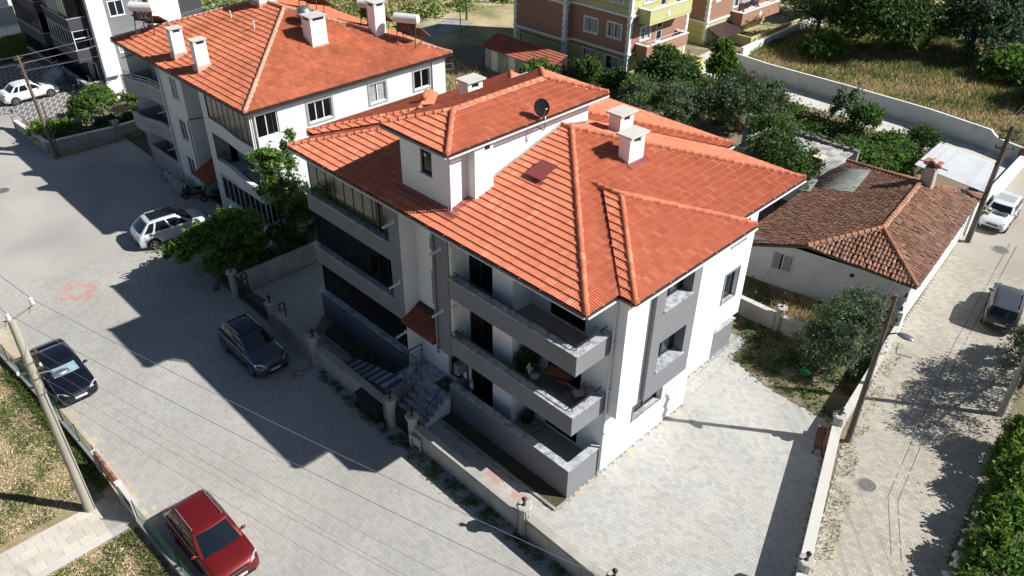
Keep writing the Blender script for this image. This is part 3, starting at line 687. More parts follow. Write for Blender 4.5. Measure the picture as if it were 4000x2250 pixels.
# --- corner balconies ---------------------------------------------------------------------------
def rail(pts, zr, posts, m='iron_black', parent=None, name='railing'):
    mb = MB(); mb.tube([(x, y, zr) for x, y in pts], .026, 8)
    for x, y, zb in posts: mb.tube([(x, y, zb), (x, y, zr)], .016, 6)
    return part(mb, name, m, parent)
def cap(mb, x0, x1, y0, y1, z, h=.035): mb.box(x0-.035, x1+.035, y0-.035, y1+.035, z, z+h)
for fl, (zb, zt, zf) in enumerate(((-.02, 1.57, .65), (3.5, 4.46, 3.65), (6.5, 7.43, 6.65))):
    y1 = 7.18 if fl == 0 else 7.0
    p = MB().box(0, .28, 0, y1, zb, zt).box(.28, 1.995, 0, .28, zb, zt)
    if fl == 0: p.box(.28, .95, 6.98, 7.18, zb, zt)
    pp = part(p, 'balcony_parapet', 'grey_plaster')
    c = MB().add([(-.035, -.035, zt), (.315, .315, zt), (.315, y1, zt), (-.035, y1, zt), (-.035, -.035, zt+.035), (.315, .315, zt+.035), (.315, y1, zt+.035), (-.035, y1, zt+.035)], [(0, 1, 2, 3), (7, 6, 5, 4), (0, 4, 5, 1), (1, 5, 6, 2), (2, 6, 7, 3), (3, 7, 4, 0)])
    part(c, 'marble_cap', 'marble', pp)
    c = MB().add([(-.03, -.035, zt), (2.0, -.035, zt), (2.0, .315, zt), (.32, .315, zt), (-.03, -.035, zt+.035), (2.0, -.035, zt+.035), (2.0, .315, zt+.035), (.32, .315, zt+.035)], [(3, 2, 1, 0), (4, 5, 6, 7), (0, 1, 5, 4), (1, 2, 6, 5), (2, 3, 7, 6), (3, 0, 4, 7)])
    part(c, 'marble_cap', 'marble', pp)
    part(MB().box(.28, 2.0, .28, 4.2, zf-.14, zf).box(.28, .95, 4.2, 6.98, zf-.14, zf), 'balcony_floor', 'balcony_tile')
    if fl:
        part(MB().box(.285, 1.99, .285, 4.19, zb, zf-.14).box(.285, .94, 4.19, 6.96, zb, zf-.14), 'balcony_slab', 'white_plaster')
        zr = zt+.23
        posts = [(.24, 6.7-i*1.02, zt) for i in range(7)]+[(.24+i*.72, .24, zt) for i in range(3)]
        rail([(.24, 6.95), (.24, .24), (1.95, .24)], zr, posts)
# --- left glazed block --------------------------------------------------------------------------
for fl, (zb, zt) in enumerate(((-.02, 1.6), (3.5, 4.47), (6.5, 7.42))):
    ye = 10.12 if fl == 0 else (10.76, 10.88)[fl-1]
    pp = part(MB().box(0, .3, ye if fl == 0 else 10.86, 17.42, zb, zt).box(.3, 2.4, 17.1, 17.42, zb, zt), 'front_parapet', 'blue_plaster' if fl == 0 else 'grey_plaster')
    c = MB(); c.box(-.07, .34, ye, 17.56, zt, zt+.045); part(c, 'marble_cap', 'marble', pp)
    zr = zt+.24
    if fl: rail([(.1, ye+.02), (.1, 17.45)], zr, [(.1, ye+.25+i*.98, zt+.04) for i in range(7)])
    if fl == 2: rail([(.16, 11.2), (.16, 17.3)], zr-.1, [(.16, 11.3+i*.9, zt+.04) for i in range(7)])
    ztop = (3.5, 6.5, 9.4)[fl]; n = 9; W = (17.38-ye)/n
    fr = MB()
    for i in range(n+1):
        y = ye+W*i; fr.box(.25, .29, y-.012, y+.012, zt+.05, ztop)
    fr.box(.24, .3, ye, 17.4, zt+.045, zt+.09); fr.box(.24, .3, ye, 17.4, ztop-.07, ztop-.002)
    if fl == 2: fr.box(.2, .3, ye+W*1.25, ye+W*1.55, zt+.05, ztop)
    fr = part(fr, 'glazing_frame', 'frame_dark')
    for i in range(n):
        y = ye+W*i; part(MB().quad((.275, y+.012, zt+.05), (.275, y+W-.012, zt+.05), (.275, y+W-.012, ztop), (.275, y+.012, ztop)), 'glass_panel', 'glass_blind' if fl == 2 else 'glass_dark', fr)
    part(MB().quad((.275, 17.39, zt+.05), (2.4, 17.39, zt+.05), (2.4, 17.39, ztop), (.275, 17.39, ztop)), 'glass_panel', 'glass_blind' if fl == 2 else 'glass_dark', fr)
part(MB().box(.3, 1.0, 10.12, 17.1, 3.35, 3.5), 'slab_edge', 'grey_plaster')
# --- rear corner box at ground level ------------------------------------------------------------
pp = part(MB().box(11.77, 13.6, 1.0, 1.28, -.02, 1.6).box(13.32, 13.6, 1.28, 8, -.02, 1.6).box(11.77, 13.32, 1.28, 8, -.02, .65), 'rear_parapet', 'grey_plaster'); part(MB().box(11.77, 13.66, .94, 1.34, 1.6, 1.64).box(13.26, 13.66, 1.342, 8, 1.6, 1.64), 'marble_cap', 'marble', pp)
# --- downpipes, spouts, small fittings ----------------------------------------------------------
def pipe(pts, r, m, name='downpipe', col=True):
    mb = MB().tube(pts, r, 10)
    if col:
        a, b = Vector(pts[0]), Vector(pts[-1])
        for q in (.25, .5, .75):
            c = a.lerp(b, q); mb.tube([c-Z_*.03, c+Z_*.03], r*1.35, 10)
    return part(mb, name, m, smooth=True, auto=40)
pipe([(1.93, -.09, 9.4), (1.93, -.09, .22), (1.98, -.16, .14)], .05, 'pipe_white')
for z in (3.58, 6.58): part(MB().tube([(1.86, -.05, z+.1), (1.93, -.06, z), (1.93, -.09, z-.04)], .03, 8), 'balcony_drain', 'pipe_white')
pipe([(-.07, 7.8, 9.35), (-.07, 7.8, 3.15), (.02, 7.8, 3.1)], .05, 'pipe_grey')
part(MB().tube([(-.08, 7.9, 9.42), (-.08, 7.9, 9.0)], .05, 8), 'pipe_head', 'pipe_white')
for (x, y, z) in ((0, 10.45, 8.65), (0, 10.35, 5.6), (0, 7.42, 8.65), (0, 7.42, 5.6), (.02, 10.2, 2.9)):
    part(MB().tube([(x, y, z), (x-.55, y+.03, z-.1)], .055, 12).tube([(x-.012, y, z), (x-.02, y, z)], .1, 14), 'flue_pipe', 'white_plastic')
for z in (7.62, 4.62): part(MB().box(.10, .34, 6.86, 6.95, z, z+1.35), 'boiler_cabinet', 'white_plastic')
part(MB().box(1.2, 1.45, 6.85, 6.95, 7.9, 8.5), 'boiler', 'white_plastic')
part(MB().box(1.96, 1.998, 3.45, 3.57, 8.0, 8.13), 'meter_box', 'frame_dark')
for z in (7.35, 4.35): part(MB().tube([(1.99, .75, z), (1.9, .75, z), (1.88, .75, z-.06)], .02, 6).box(1.86, 1.9, .7, .8, z+.01, z+.03), 'garden_tap', 'steel')
# --- entrance: canopy, door, stairs, ramp -------------------------------------------------------
def cz(x): return 3.7+(x+.22)*(.55/1.07)
part(MB().add([(-.22, 7.86, cz(-.22)), (.85, 7.86, cz(.85)), (.85, 10.14, cz(.85)), (-.22, 10.14, cz(-.22)), (-.22, 7.86, cz(-.22)-.14), (.85, 7.86, cz(.85)-.14), (.85, 10.14, cz(.85)-.14), (-.22, 10.14, cz(-.22)-.14)], [(0, 1, 2, 3), (7, 6, 5, 4), (0, 4, 5, 1), (1, 5, 6, 2), (2, 6, 7, 3), (3, 7, 4, 0)]), 'canopy_deck', 'frame_dark')
cr = Roof(B, K['tile_dark'], .225, .345, many=0, part='canopy_tile'); cr.slope([(-.24, 10.14, cz(-.24)), (-.24, 7.86, cz(-.24)), (.62, 7.86, cz(.62)), (.62, 10.14, cz(.62))]); cr.finish()
part(MB().quad((.55, 7.86, cz(.55)+.06), (.55, 10.14, cz(.55)+.06), (.848, 10.14, cz(.85)+.09), (.848, 7.86, cz(.85)+.09)), 'canopy_flashing', 'gutter_brown')
ed = window(B, (.85, 0, 0), Y_, -X_, 7.22, 8.18, 1.03, 3.08, .17, 2, 'frame_dark', 'glass_dark', .09, None, 'entrance_door')
part(MB().tube([(.62, 7.72, 1.6), (.62, 7.72, 2.5)], .02, 8), 'door_handle', 'steel', ed)
part(MB().box(.80, .85, 8.5, 8.62, 2.55, 2.85), 'intercom', 'frame_dark')
part(MB().box(.3, .85, 6.9, 7.2, 2.05, 2.65), 'meter_cabinet', 'pipe_grey')
st = part(MB().box(-.12, .85, 7.2, 10.1, -.02, 1.0), 'entrance_landing', 'marble')
for i in range(5):
    z = .83-i*.166; part(MB().box(-.12-(i+1)*.29, -.12-i*.29, 7.2, 9.05, -.02, z-.03).box(-.15-(i+1)*.29, -.12-i*.29-.002, 7.17, 9.07, z-.03, z), 'step', 'marble', st)
sw_ = MB()
for i in range(5):
    z = .83-i*.166; sw_.box(-.12-(i+1)*.29, -.12-i*.29, 7.08, 7.168, -.02, z)
part(sw_, 'stair_side', 'white_plaster', st)
part(MB().tube([(-.1, 7.05, 1.05), (-.1, 7.05, .45), (-.7, 7.05, .2)], .03, 8), 'stair_drain', 'pipe_white', st)
part(MB().box(-.02, .7, 7.35, 8.25, 1.001, 1.015), 'doormat', 'soil_dark')
def stair_rail(a, b, n, name='stair_railing', h=.85):
    a, b = Vector(a), Vector(b); mb = MB()
    mb.tube([a+Z_*h, b+Z_*h], .024, 8)
    for q in (.25, .45, .65): mb.tube([a+Z_*h*q, b+Z_*h*q], .010, 6)
    for i in range(n): p = a.lerp(b, i/(n-1)); mb.tube([p, p+Z_*h], .016, 6)
    return part(mb, name, 'iron_black')
stair_rail((-1.35, 7.22, .15), (-.15, 7.22, .98), 3); stair_rail((-1.35, 9.0, .15), (-.15, 9.0, .98), 3)
stair_rail((-.1, 9.35, 1.0), (-.1, 10.05, 1.0), 2); stair_rail((.75, 10.05, 1.0), (-.1, 10.05, 1.0), 2)
# ramp up along the front, striped marble
part(MB().prism([(-1.9, 9.12), (-.85, 9.12), (-.85, 13.3), (-1.9, 13.3)], -.02, lambda x, y: max(.0, .92*(13.3-y)/3.3 if y > 10 else .92)), 'ramp_body', 'concrete')
for i in range(16):
    y0, y1 = 13.25-i*.255, 13.25-i*.255-.24; z0, z1 = [max(.0, .92*(13.3-max(y, 10.0))/3.3) for y in (y0, y1)]
    part(MB().add([(-1.88, y0, z0+.004), (-.87, y0, z0+.004), (-.87, y1, z1+.004), (-1.88, y1, z1+.004), (-1.88, y0, z0+.018), (-.87, y0, z0+.018), (-.87, y1, z1+.018), (-1.88, y1, z1+.018)], [(0, 1, 2, 3), (7, 6, 5, 4), (0, 4, 5, 1), (1, 5, 6, 2), (2, 6, 7, 3), (3, 7, 4, 0)]), 'ramp_slab', 'marble' if i % 2 else 'blue_plaster')
part(MB().box(-.85, -.12, 9.08, 10.1, -.02, .93), 'ramp_landing', 'marble')
stair_rail((-.85, 13.1, .1), (-.85, 10.2, .93), 4, 'ramp_railing'); stair_rail((-.85, 10.2, .93), (-.12, 10.2, .98), 2, 'ramp_railing')
stair_rail((-1.88, 9.15, .92), (-1.0, 9.15, .95), 3, 'ramp_railing')
# --- roof ---------------------------------------------------------------------------------------
ZE = 9.5; s_ = (11.6-ZE)/7.6
FR, FL, BR, BK = (-.05, -.32, ZE), (-.05, 18.4, ZE), (14.85, -.32, ZE), (14.85, 18.4, ZE); P1, P2 = (7.55, 7.28, 11.6), (7.55, 10.8, 11.6)
main = [[FL, FR, P1, P2], [FR, BR, P1], [BR, BK, P2, P1], [BK, FL, P2]]
def bay(c0, c1, T, Rb, i0, i1):     # eave corners, hip top, ridge foot, inner eave ends
    return [[c0, c1, T], [i0, c0, T, Rb], [c1, i1, Rb, T]]
zb = 9.52
RB = bay((1.65, -1.08, zb), (9.5, -1.08, zb), (5.57, 2.84, 10.74), (5.57, 4.2, 10.74), (1.65, -.2, zb), (9.5, -.2, zb))
LB = bay((9.4, 19.15, zb), (1.55, 19.15, zb), (5.4, 15.2, 10.74), (5.4, 13.9, 10.74), (9.4, 18.3, zb), (1.55, 18.3, zb))
KB = bay((15.65, 3.9, zb), (15.65, 14.2, zb), (10.6, 9.05, 10.95), (9.4, 9.05, 10.95), (14.7, 3.9, zb), (14.7, 14.2, zb))
deck(B, main+RB+LB+KB, K['flashing'], down=.012)
part(MB().add([(-.05, -.32, 9.40), (14.85, -.32, 9.40), (14.85, 18.4, 9.40), (-.05, 18.4, 9.40)], [(3, 2, 1, 0)]).add([(1.65, -1.08, 9.405), (9.5, -1.08, 9.405), (9.5, 0, 9.405), (1.65, 0, 9.405)], [(3, 2, 1, 0)]).add([(1.55, 19.15, 9.405), (9.4, 19.15, 9.405), (9.4, 18, 9.405), (1.55, 18, 9.405)], [(0, 1, 2, 3)]).add([(15.65, 3.9, 9.405), (15.65, 14.2, 9.405), (14.5, 14.2, 9.405), (14.5, 3.9, 9.405)], [(0, 1, 2, 3)]), 'soffit', 'fascia_white')
rf = Roof(B, K['tile_new'], .225, .345)
for i, q in enumerate(main): rf.slope(q, .0, holes=[(1.1, 9.4, 7.95, 11.0)])
# bay slopes stop short of the valleys so the metal valley shows
def pull(p, c, d): v = Vector(c)-Vector(p); return tuple(Vector(p)+v.normalized()*d)
for q in (RB, LB, KB):
    rf.slope(q[0], .02)
    i0, c0, T, Rb = q[1]; rf.slope([tuple(Vector(i0)+(Vector(c0)-Vector(i0))*.25), c0, T, tuple(Vector(Rb)+(Vector(T)-Vector(Rb))*.3)], .03)
    c1, i1, Rb, T = q[2]; rf.slope([c1, tuple(Vector(i1)+(Vector(c1)-Vector(i1))*.25), tuple(Vector(Rb)+(Vector(T)-Vector(Rb))*.3), T], .03)
# valley metal beside the right bay and left bay
def valley(a, b, side, m='flashing', wv=.34, lift=.045):
    a, b = Vector(a), Vector(b); d = (b-a).normalized(); h = Vector(side); mb = MB()
    mb.quad(a+Z_*lift, a+h*wv+Z_*lift, b+h*wv+Z_*lift, b+Z_*lift); part(mb, 'valley_flashing', m)
valley((1.62, -.3, 9.5), (5.45, 4.0, 10.68), (-.9, .0, .0)); valley((9.5, -.3, 9.5), (5.7, 4.0, 10.68), (.5, 0, 0))
# penthouse roof
ze = 12.6; pe = [(.52, 7.35, ze), (9.95, 7.35, ze), (9.95, 11.45, ze), (.52, 11.45, ze)]; R1, R2 = (2.6, 9.4, 13.19), (7.95, 9.4, 13.19)
pent = [[pe[3], pe[0], R1], [pe[0], pe[1], R2, R1], [pe[1], pe[2], R2], [pe[2], pe[3], R1, R2]]
for q in pent: rf.slope(q)
deck(B, pent, K['flashing'], 'penthouse_deck', .012); part(MB().add([(x, y, ze-.11) for x, y, z in pe], [(3, 2, 1, 0)]), 'penthouse_soffit', 'fascia_white')
rf.finish()
mo = K['mortar']
for a, b in ((FR, P1), (BR, P1), (FL, P2), (BK, P2), (P1, P2), (RB[0][0], RB[0][2]), (RB[0][1], RB[0][2]), (RB[0][2], RB[1][3]), (LB[0][1], LB[0][2]), (LB[0][0], LB[0][2]), (KB[0][0], KB[0][2]), (LB[0][2], LB[1][3]), (pe[0], R1), (pe[1], R2), (pe[3], R1), (R1, R2), (pe[2], R2)):
    a, b = Vector(a), Vector(b); ridge_caps(B, a+Z_*.035, b+Z_*.035, K['tile_new'], mortar=mo, end=abs(a.z-b.z) > .1)
part(MB().ball((7.95, 9.4, 13.3), (.14, .14, .13), 10, 6), 'finial', K['tile_new'], smooth=True)
for a, b, o in ((FR, FL, (-1, 0, 0)), ((-.05, -.32, ZE), (1.65, -.32, ZE), (0, -1, 0)), ((9.5, -.32, ZE), BR, (0, -1, 0)), (RB[0][0], RB[0][1], (0, -1, 0)), ((1.65, -1.08, zb), (1.65, -.32, zb), (-1, 0, 0)), ((9.5, -1.08, zb), (9.5, -.32, zb), (1, 0, 0)),
                (BR, (14.85, 3.9, ZE), (1, 0, 0)), (KB[0][0], KB[0][1], (1, 0, 0)), ((14.85, 3.9, zb), (15.65, 3.9, zb), (0, -1, 0)), (LB[0][1], LB[0][0], (0, 1, 0)), ((1.55, 18.4, zb), (1.55, 19.15, zb), (-1, 0, 0)), (FL, (1.55, 18.4, ZE), (0, 1, 0)),
                (pe[3], pe[0], (-1, 0, 0)), (pe[0], pe[1], (0, -1, 0)), (pe[1], pe[2], (1, 0, 0)), (pe[2], pe[3], (0, 1, 0))): eave(B, a, b, o)
# penthouse walls
pw = MB(); wall(pw, (1.05, 7.9, 0), Y_, -X_, 3.1, 9.4, 12.5, [(1.08, 1.82, 10.9, 12.15, .14)]); wall(pw, (1.05, 7.9, 0), X_, -Y_, 8.3, 9.4, 12.5); wall(pw, (9.35, 7.9, 0), Y_, X_, 3.1, 9.4, 12.5); wall(pw, (1.05, 11.0, 0), X_, Y_, 8.3, 9.4, 12.5)
part(pw, 'penthouse_wall', 'white_plaster')
part(MB().box(2.0, 3.0, 7.45, 7.9, 9.4, 12.49), 'flue_shaft', 'white_plaster')
part(MB().box(1.97, 1.999, 7.55, 7.8, 12.2, 12.36).box(2.55, 2.8, 7.42, 7.449, 12.15, 12.32), 'flue_vent', 'frame_dark')
window(B, (1.05, 0, 0), Y_, -X_, 9.0, 9.7, 10.92, 12.13, .12, 1, 'frame_dark', 'glass_dark', .06, ('marble', .05), 'penthouse_window')
part(MB().tube([(.92, 9.22, 11.85), (.935, 9.22, 11.85)], .07, 16), 'window_sticker', 'white_plastic')
pipe([(1.0, 7.82, 12.45), (1.0, 7.82, 9.85)], .045, 'pipe_white')
# flashing round the penthouse
fz = lambda x: ZE+s_*(x+.05)+.075
part(MB().quad((.55, 7.35, fz(.55)), (1.05, 7.35, fz(1.05)), (1.05, 11.15, fz(1.05)), (.55, 11.15, fz(.55))), 'flashing', 'flashing')
part(MB().quad((1.05, 7.55, fz(1.05)), (2.0, 7.55, fz(2.0)), (2.0, 7.9, fz(2.0)), (1.05, 7.9, fz(1.05))), 'flashing', 'flashing')
for a, b in (((3.0, 7.87), (7.5, 7.87)),): part(MB().bar((a[0], a[1], fz(a[0])+.03), (b[0], b[1], fz(b[0])+.03), .09, .07), 'flashing_strip', 'concrete')
part(MB().bar((7.5, 7.87, 11.66), (9.33, 7.87, 11.3), .09, .07), 'flashing_strip', 'concrete')
# roof hatch
ht = part(MB().add([(4.1, 5.8, fz(4.1)+.16), (5.12, 5.85, fz(5.12)+.16), (5.12, 6.75, fz(5.12)+.16), (4.1, 6.7, fz(4.1)+.16), (4.1, 5.8, fz(4.1)+.13), (5.12, 5.85, fz(5.12)+.13), (5.12, 6.75, fz(5.12)+.13), (4.1, 6.7, fz(4.1)+.13)], [(0, 1, 2, 3), (7, 6, 5, 4), (0, 4, 5, 1), (1, 5, 6, 2), (2, 6, 7, 3), (3, 7, 4, 0)]), 'roof_hatch', 'flashing')
part(MB().box(4.25, 5.0, 5.9, 6.62, fz(4.25)-.1, fz(4.2)+.09), 'hatch_kerb', 'frame_dark', ht); part(MB().quad((3.95, 5.72, fz(3.95)), (4.25, 5.72, fz(4.25)), (4.25, 6.8, fz(4.25)), (3.95, 6.8, fz(3.95))), 'hatch_apron', 'flashing', ht)
# chimneys
def chimney(x0, x1, y0, y1, zb_, zt, apron=None):
    c = MB(); c.box(x0, x1, y0, y1, zb_, zt-.32); t = .09
    for a in (x0, x1-t): c.box(a, a+t, y0, y1, zt-.32, zt)
    c.box(x0+t, x1-t, y0, y1, zt-.12, zt)
    for a in (x0+t, x1-t-.16): 
        for b in (y0, y1-t): c.box(a, a+.16, b, b+t, zt-.32, zt-.12)
    c = part(c, 'chimney', 'white_plaster')
    part(MB().box(x0-.13, x1+.13, y0-.13, y1+.13, zt, zt+.09), 'chimney_cap', 'concrete_pale', c, bevel=.01)
    part(MB().box(x0+.1, x1-.1, y0+.1, y1-.1, zt-.318, zt-.1), 'chimney_flue', 'frame_dark', c)
    if apron: part(MB().quad(*apron), 'chimney_apron', 'flashing', c)
zr = lambda y: ZE+s_*(y+.32)+.08
chimney(7.88, 8.88, 4.33, 4.9, 10.3, 12.0, [(7.75, 3.98, zr(3.98)), (9.1, 3.98, zr(3.98)), (9.1, 4.36, zr(4.36)), (7.75, 4.36, zr(4.36))])
chimney(9.9, 10.85, 6.45, 7.1, 10.2, 11.75); chimney(7.15, 8.1, 13.55, 14.2, 10.2, 12.05); chimney(9.4, 10.3, 12.0, 12.7, 10.2, 11.95)
# loose ridge end on the left bay
part(MB().tube([(6.75, 16.5, 10.62), (7.35, 16.9, 10.66)], .16, 12), 'ridge_end', K['tile_new'], smooth=True)
mat('dish_black', (.012, .012, .014), .9, .1, 2, 0, 1, spec=.1)
# satellite dish standing on a bracket of the penthouse wall
D = thing('satellite_dish', 'round black satellite dish on a bracket below the penthouse eave', 'satellite dish', (5.79, 7.42, 12.2))
MB().tube([(0, .3, -.1), (0, -.1, -.15), (0, -.16, .0), (0, -.16, .5)], .025, 8).build('mast', K['steel'], D, smooth=True)
dm = MB(); nrm = Vector((-.30, -.80, .42)).normalized(); a_ = nrm.cross(Z_).normalized(); b_ = a_.cross(nrm)
c0 = Vector((-.22, -.12, .92))
rings = [[c0+a_*(r*math.cos(t*math.tau/24))+b_*(r*1.05*math.sin(t*math.tau/24))+nrm*(r*r*.55) for t in range(24)] for r in (.02, .13, .24, .35)]
for sgn in (0, -.012):
    V = [p+nrm*sgn for g_ in rings for p in g_]; dm.add(V, [(i*24+j, i*24+(j+1) % 24, (i+1)*24+(j+1) % 24, (i+1)*24+j) for i in range(3) for j in range(24)])
dm.build('reflector', K['dish_black'], D, smooth=True)
tip = c0+nrm*.45-b_*.1
MB().tube([c0-b_*.38+nrm*.06, tip], .014, 6).build('feed_arm', K['steel'], D); MB().tube([tip-nrm*.05, tip+nrm*.06], .03, 8).build('receiver', K['white_plastic'], D)
MB().tube([(0, -.16, .5), c0-nrm*.03], .035, 8).build('clamp', K['steel'], D)
part(MB().tube([(5.4, 7.87, 12.4), (5.4, 7.87, 11.35)], .012, 6), 'aerial_cable', 'pipe_white')
# ================================================================ garden walls, pillars, lanterns, gates, fence
def run_wall(t, a, b, th, h, m, cap=True, panels=0, out=1, capm=None, base=0.):
    """a straight length of wall as a part of t: body, coping and raised relief panels on its outer side"""
    a, b = Vector((*a, 0)), Vector((*b, 0)); d = b-a; L = d.length; d.normalize(); n = Vector((d.y, -d.x, 0))*out
    mb = MB(); mb.bar(a+Z_*(h/2+base-.02), b+Z_*(h/2+base-.02), th, h+.04); w_ = mb.build('wall_length', K[m], t, world=True)
    if cap: MB().bar(a+Z_*(h+base+.025), b+Z_*(h+base+.025), th+.09, .055).build('coping', K[capm or m], w_, world=True, bevel=.012)
    if panels:
        k = max(1, round(L/panels)); W = L/k
        for i in range(k):
            c0, c1 = a+d*(W*i+.1), a+d*(W*(i+1)-.1); off = n*(th/2+.006)
            fr = MB()
            for z0, z1 in ((.14, .2), (h-.2, h-.14)): fr.bar(c0+off+Z_*(z0+z1)/2, c1+off+Z_*(z0+z1)/2, .022, z1-z0)
            for c in (c0, c1): fr.bar(c+off+Z_*.17, c+off+Z_*(h-.17), .05, .022)
            fr.build('relief_panel', K[m], w_, world=True)
    return w_
def pillar(t, x, y, h=1.55, r=.2, m='cast_wall'):
    p = MB(); p.lathe((x, y, 0), [(r*1.15, -.02), (r*1.15, .1), (r, .14), (r, h-.1), (r*1.1, h-.05)], 8)
    for i in range(8):
        a = math.tau*(i+.5)/8; p.tube([(x+r*.94*math.cos(a), y+r*.94*math.sin(a), .16), (x+r*.94*math.cos(a), y+r*.94*math.sin(a), h-.12)], .022, 5)
    p = p.build('pillar', K[m], t, world=True)
    MB().lathe((x, y, h-.05), [(r*1.15, 0), (r*1.55, .06), (r*1.55, .12), (r*1.35, .15)], 8).build('pillar_cap', K[m], p, world=True)
    return p
def lantern(x, y, z, label, arm=0):
    t = thing('garden_lantern', label, 'lantern', (x, y, z), group='black lanterns on the pillars')
    MB().lathe((0, 0, 0), [(.075, 0), (.075, .015), (.03, .04), (.022, .12), (.05, .15)], 10).build('stem', K['iron_black'], t)
    MB().lathe((0, 0, .15), [(.05, 0), (.085, .17)], 6).build('glass', K['glass_blue'], t)
    c = MB(); c.lathe((0, 0, .32), [(.115, 0), (.05, .07), (.018, .09), (.012, .13)], 6)
    for i in range(6):
        a = math.tau*i/6; c.bar((.051*math.cos(a), .051*math.sin(a), .15), (.086*math.cos(a), .086*math.sin(a), .32), .012)
    c.build('lantern_cage', K['iron_black'], t)
FWALL = thing('garden_wall', 'pale cast concrete garden wall along the front street, with panels', 'wall', (-2.42, 8, 0))
ys = [(-10.6, -4.62), (-4.14, -.24), (.26, 6.52), (8.52, 14.16), (14.62, 18.1)]
for a, b in ys: run_wall(FWALL, (-2.42, b), (-2.42, a), .3, 1.06, 'cast_wall', panels=1.45, out=1)
for y, lb in ((22.3, 'far left of the driveway gate'), (18.32, 'right of the driveway gate'), (14.38, 'between the ramp and the dark grey SUV'), (8.28, 'left of the entrance gate'), (6.75, 'right of the entrance gate'), (0, 'nearest the grey balcony corner'), (-4.38, 'at the bottom edge of the picture')):
    pillar(FWALL, -2.5, y); lantern(-2.5, y, 1.67, 'black lantern on the street wall pillar '+lb)
SWALL = thing('garden_wall', 'pale concrete wall at the far side of the shaded driveway', 'wall', (5, 22.4, 0))
run_wall(SWALL, (-2.2, 22.45), (13, 22.45), .28, 1.06, 'cast_wall', panels=1.6, out=1)
RWALL = thing('garden_wall', 'pale plain concrete wall between paved yard and side street, behind the bench', 'wall', (4, -8.4, 0))
run_wall(RWALL, (-2.6, -10.6), (2.76, -8.79), .32, 1.08, 'cast_wall', capm='concrete_pale'); run_wall(RWALL, (3.17, -8.65), (10.62, -6.14), .32, 1.08, 'cast_wall', capm='concrete_pale')
for x, y, lb in ((2.96, -8.72, 'below the bench, at the bottom of the yard wall'), (10.83, -6.06, 'beside the bench at the pole')):
    pillar(RWALL, x, y); lantern(x, y, 1.67, 'black lantern on the pillar '+lb)
GWALL = thing('garden_wall', 'low concrete wall between the olive garden and the side street', 'wall', (15, -5.4, 0))
run_wall(GWALL, (11.05, -6.04), (20.2, -4.78), .22, .85, 'cast_wall', capm='concrete_pale')
BWALL = thing('garden_wall', 'concrete wall between the side garden and the old white cottage', 'wall', (16.4, 5, 0))
run_wall(BWALL, (16.2, 14), (16.33, .05), .24, 1.0, 'cast_wall', capm='concrete_pale', panels=1.6, out=1); run_wall(BWALL, (16.37, -.35), (16.75, -2.9), .24, 1.0, 'cast_wall', capm='concrete_pale')
pillar(BWALL, 16.35, -.15, 1.45); lantern(16.35, -.15, 1.57, 'black lantern on the round pillar by the old white cottage')
LWALL = thing('garden_wall', 'long white wall dividing the pale path from the dry field', 'wall', (49.4, 6, 0))
def white_run(pts, th=.22):
    for (x0, y0, h0), (x1, y1, h1) in zip(pts[:-1], pts[1:]):
        a, b = Vector((x0, y0, 0)), Vector((x1, y1, 0)); d = (b-a).normalized(); n = Vector((d.y, -d.x, 0))*th/2
        p = [a-n, a+n, b+n, b-n]; hs = [h0, h0, h1, h1]
        MB().add([(q.x, q.y, -.05) for q in p]+[(q.x, q.y, h) for q, h in zip(p, hs)], [(0, 3, 2, 1), (4, 5, 6, 7), (0, 1, 5, 4), (1, 2, 6, 5), (2, 3, 7, 6), (3, 0, 4, 7)]).build('wall_length', K['white_wall'], LWALL, world=True)
white_run([(47.9, -2.4, 1.15), (48.55, -.1, 1.15), (48.66, .25, 1.3), (48.75, .6, 1.55), (49.5, 5.5, 1.55), (49.7, 12.8, 1.55), (49.75, 20.2, 1.5), (50.2, 24, 1.5)])
FARW = thing('garden_wall', 'rendered grey wall round the small garden by the far left pole', 'wall', (0, 48.5, 0))
run_wall(FARW, (-3.5, 54.2), (-3.2, 48.5), .22, .85, 'concrete', capm='fascia_white'); run_wall(FARW, (-3.2, 48.4), (1.45, 47.85), .22, .85, 'concrete', capm='fascia_white'); run_wall(FARW, (1.85, 47.85), (9, 48.3), .22, .85, 'concrete', capm='fascia_white')
for x, y in ((1.64, 47.82), (-3.45, 54.4)): MB().box(x-.18, x+.18, y-.18, y+.18, -.02, 1.25).box(x-.25, x+.25, y-.25, y+.25, 1.25, 1.33).build('pillar', K['concrete'], FARW, world=True)
lantern(-3.45, 54.4, 1.33, 'black lantern on the wall pillar by the white saloon car')
# gates --------------------------------------------------------------------------------------------
GT = thing('driveway_gate', 'long black iron gate with spear bars across the driveway', 'gate', (-2.42, 20.3, 0))
def gtop(y): q = (y-18.6)/3.5; return 1.15+.28*abs(2*q-1)**1.5
n = 34
for i in range(n+1):
    y = 18.6+3.5*i/n; mb = MB().bar((-2.42, y, .08), (-2.42, y, gtop(y)+.05), .022)
    mb.add([(-2.435, y-.015, gtop(y)+.05), (-2.405, y-.015, gtop(y)+.05), (-2.405, y+.015, gtop(y)+.05), (-2.435, y+.015, gtop(y)+.05), (-2.42, y, gtop(y)+.13)], [(0, 1, 4), (1, 2, 4), (2, 3, 4), (3, 0, 4)])
    mb.build('gate_bar', K['iron_black'], GT, world=True)
fr = MB(); fr.bar((-2.42, 18.55, .1), (-2.42, 22.12, .1), .05); fr.bar((-2.42, 18.55, .55), (-2.42, 22.12, .55), .03)
pts = [(-2.42, 18.6+3.5*i/16, gtop(18.6+3.5*i/16)) for i in range(17)]
for a, b in zip(pts[:-1], pts[1:]): fr.bar(a, b, .04)
fr.build('gate_frame', K['iron_black'], GT, world=True)
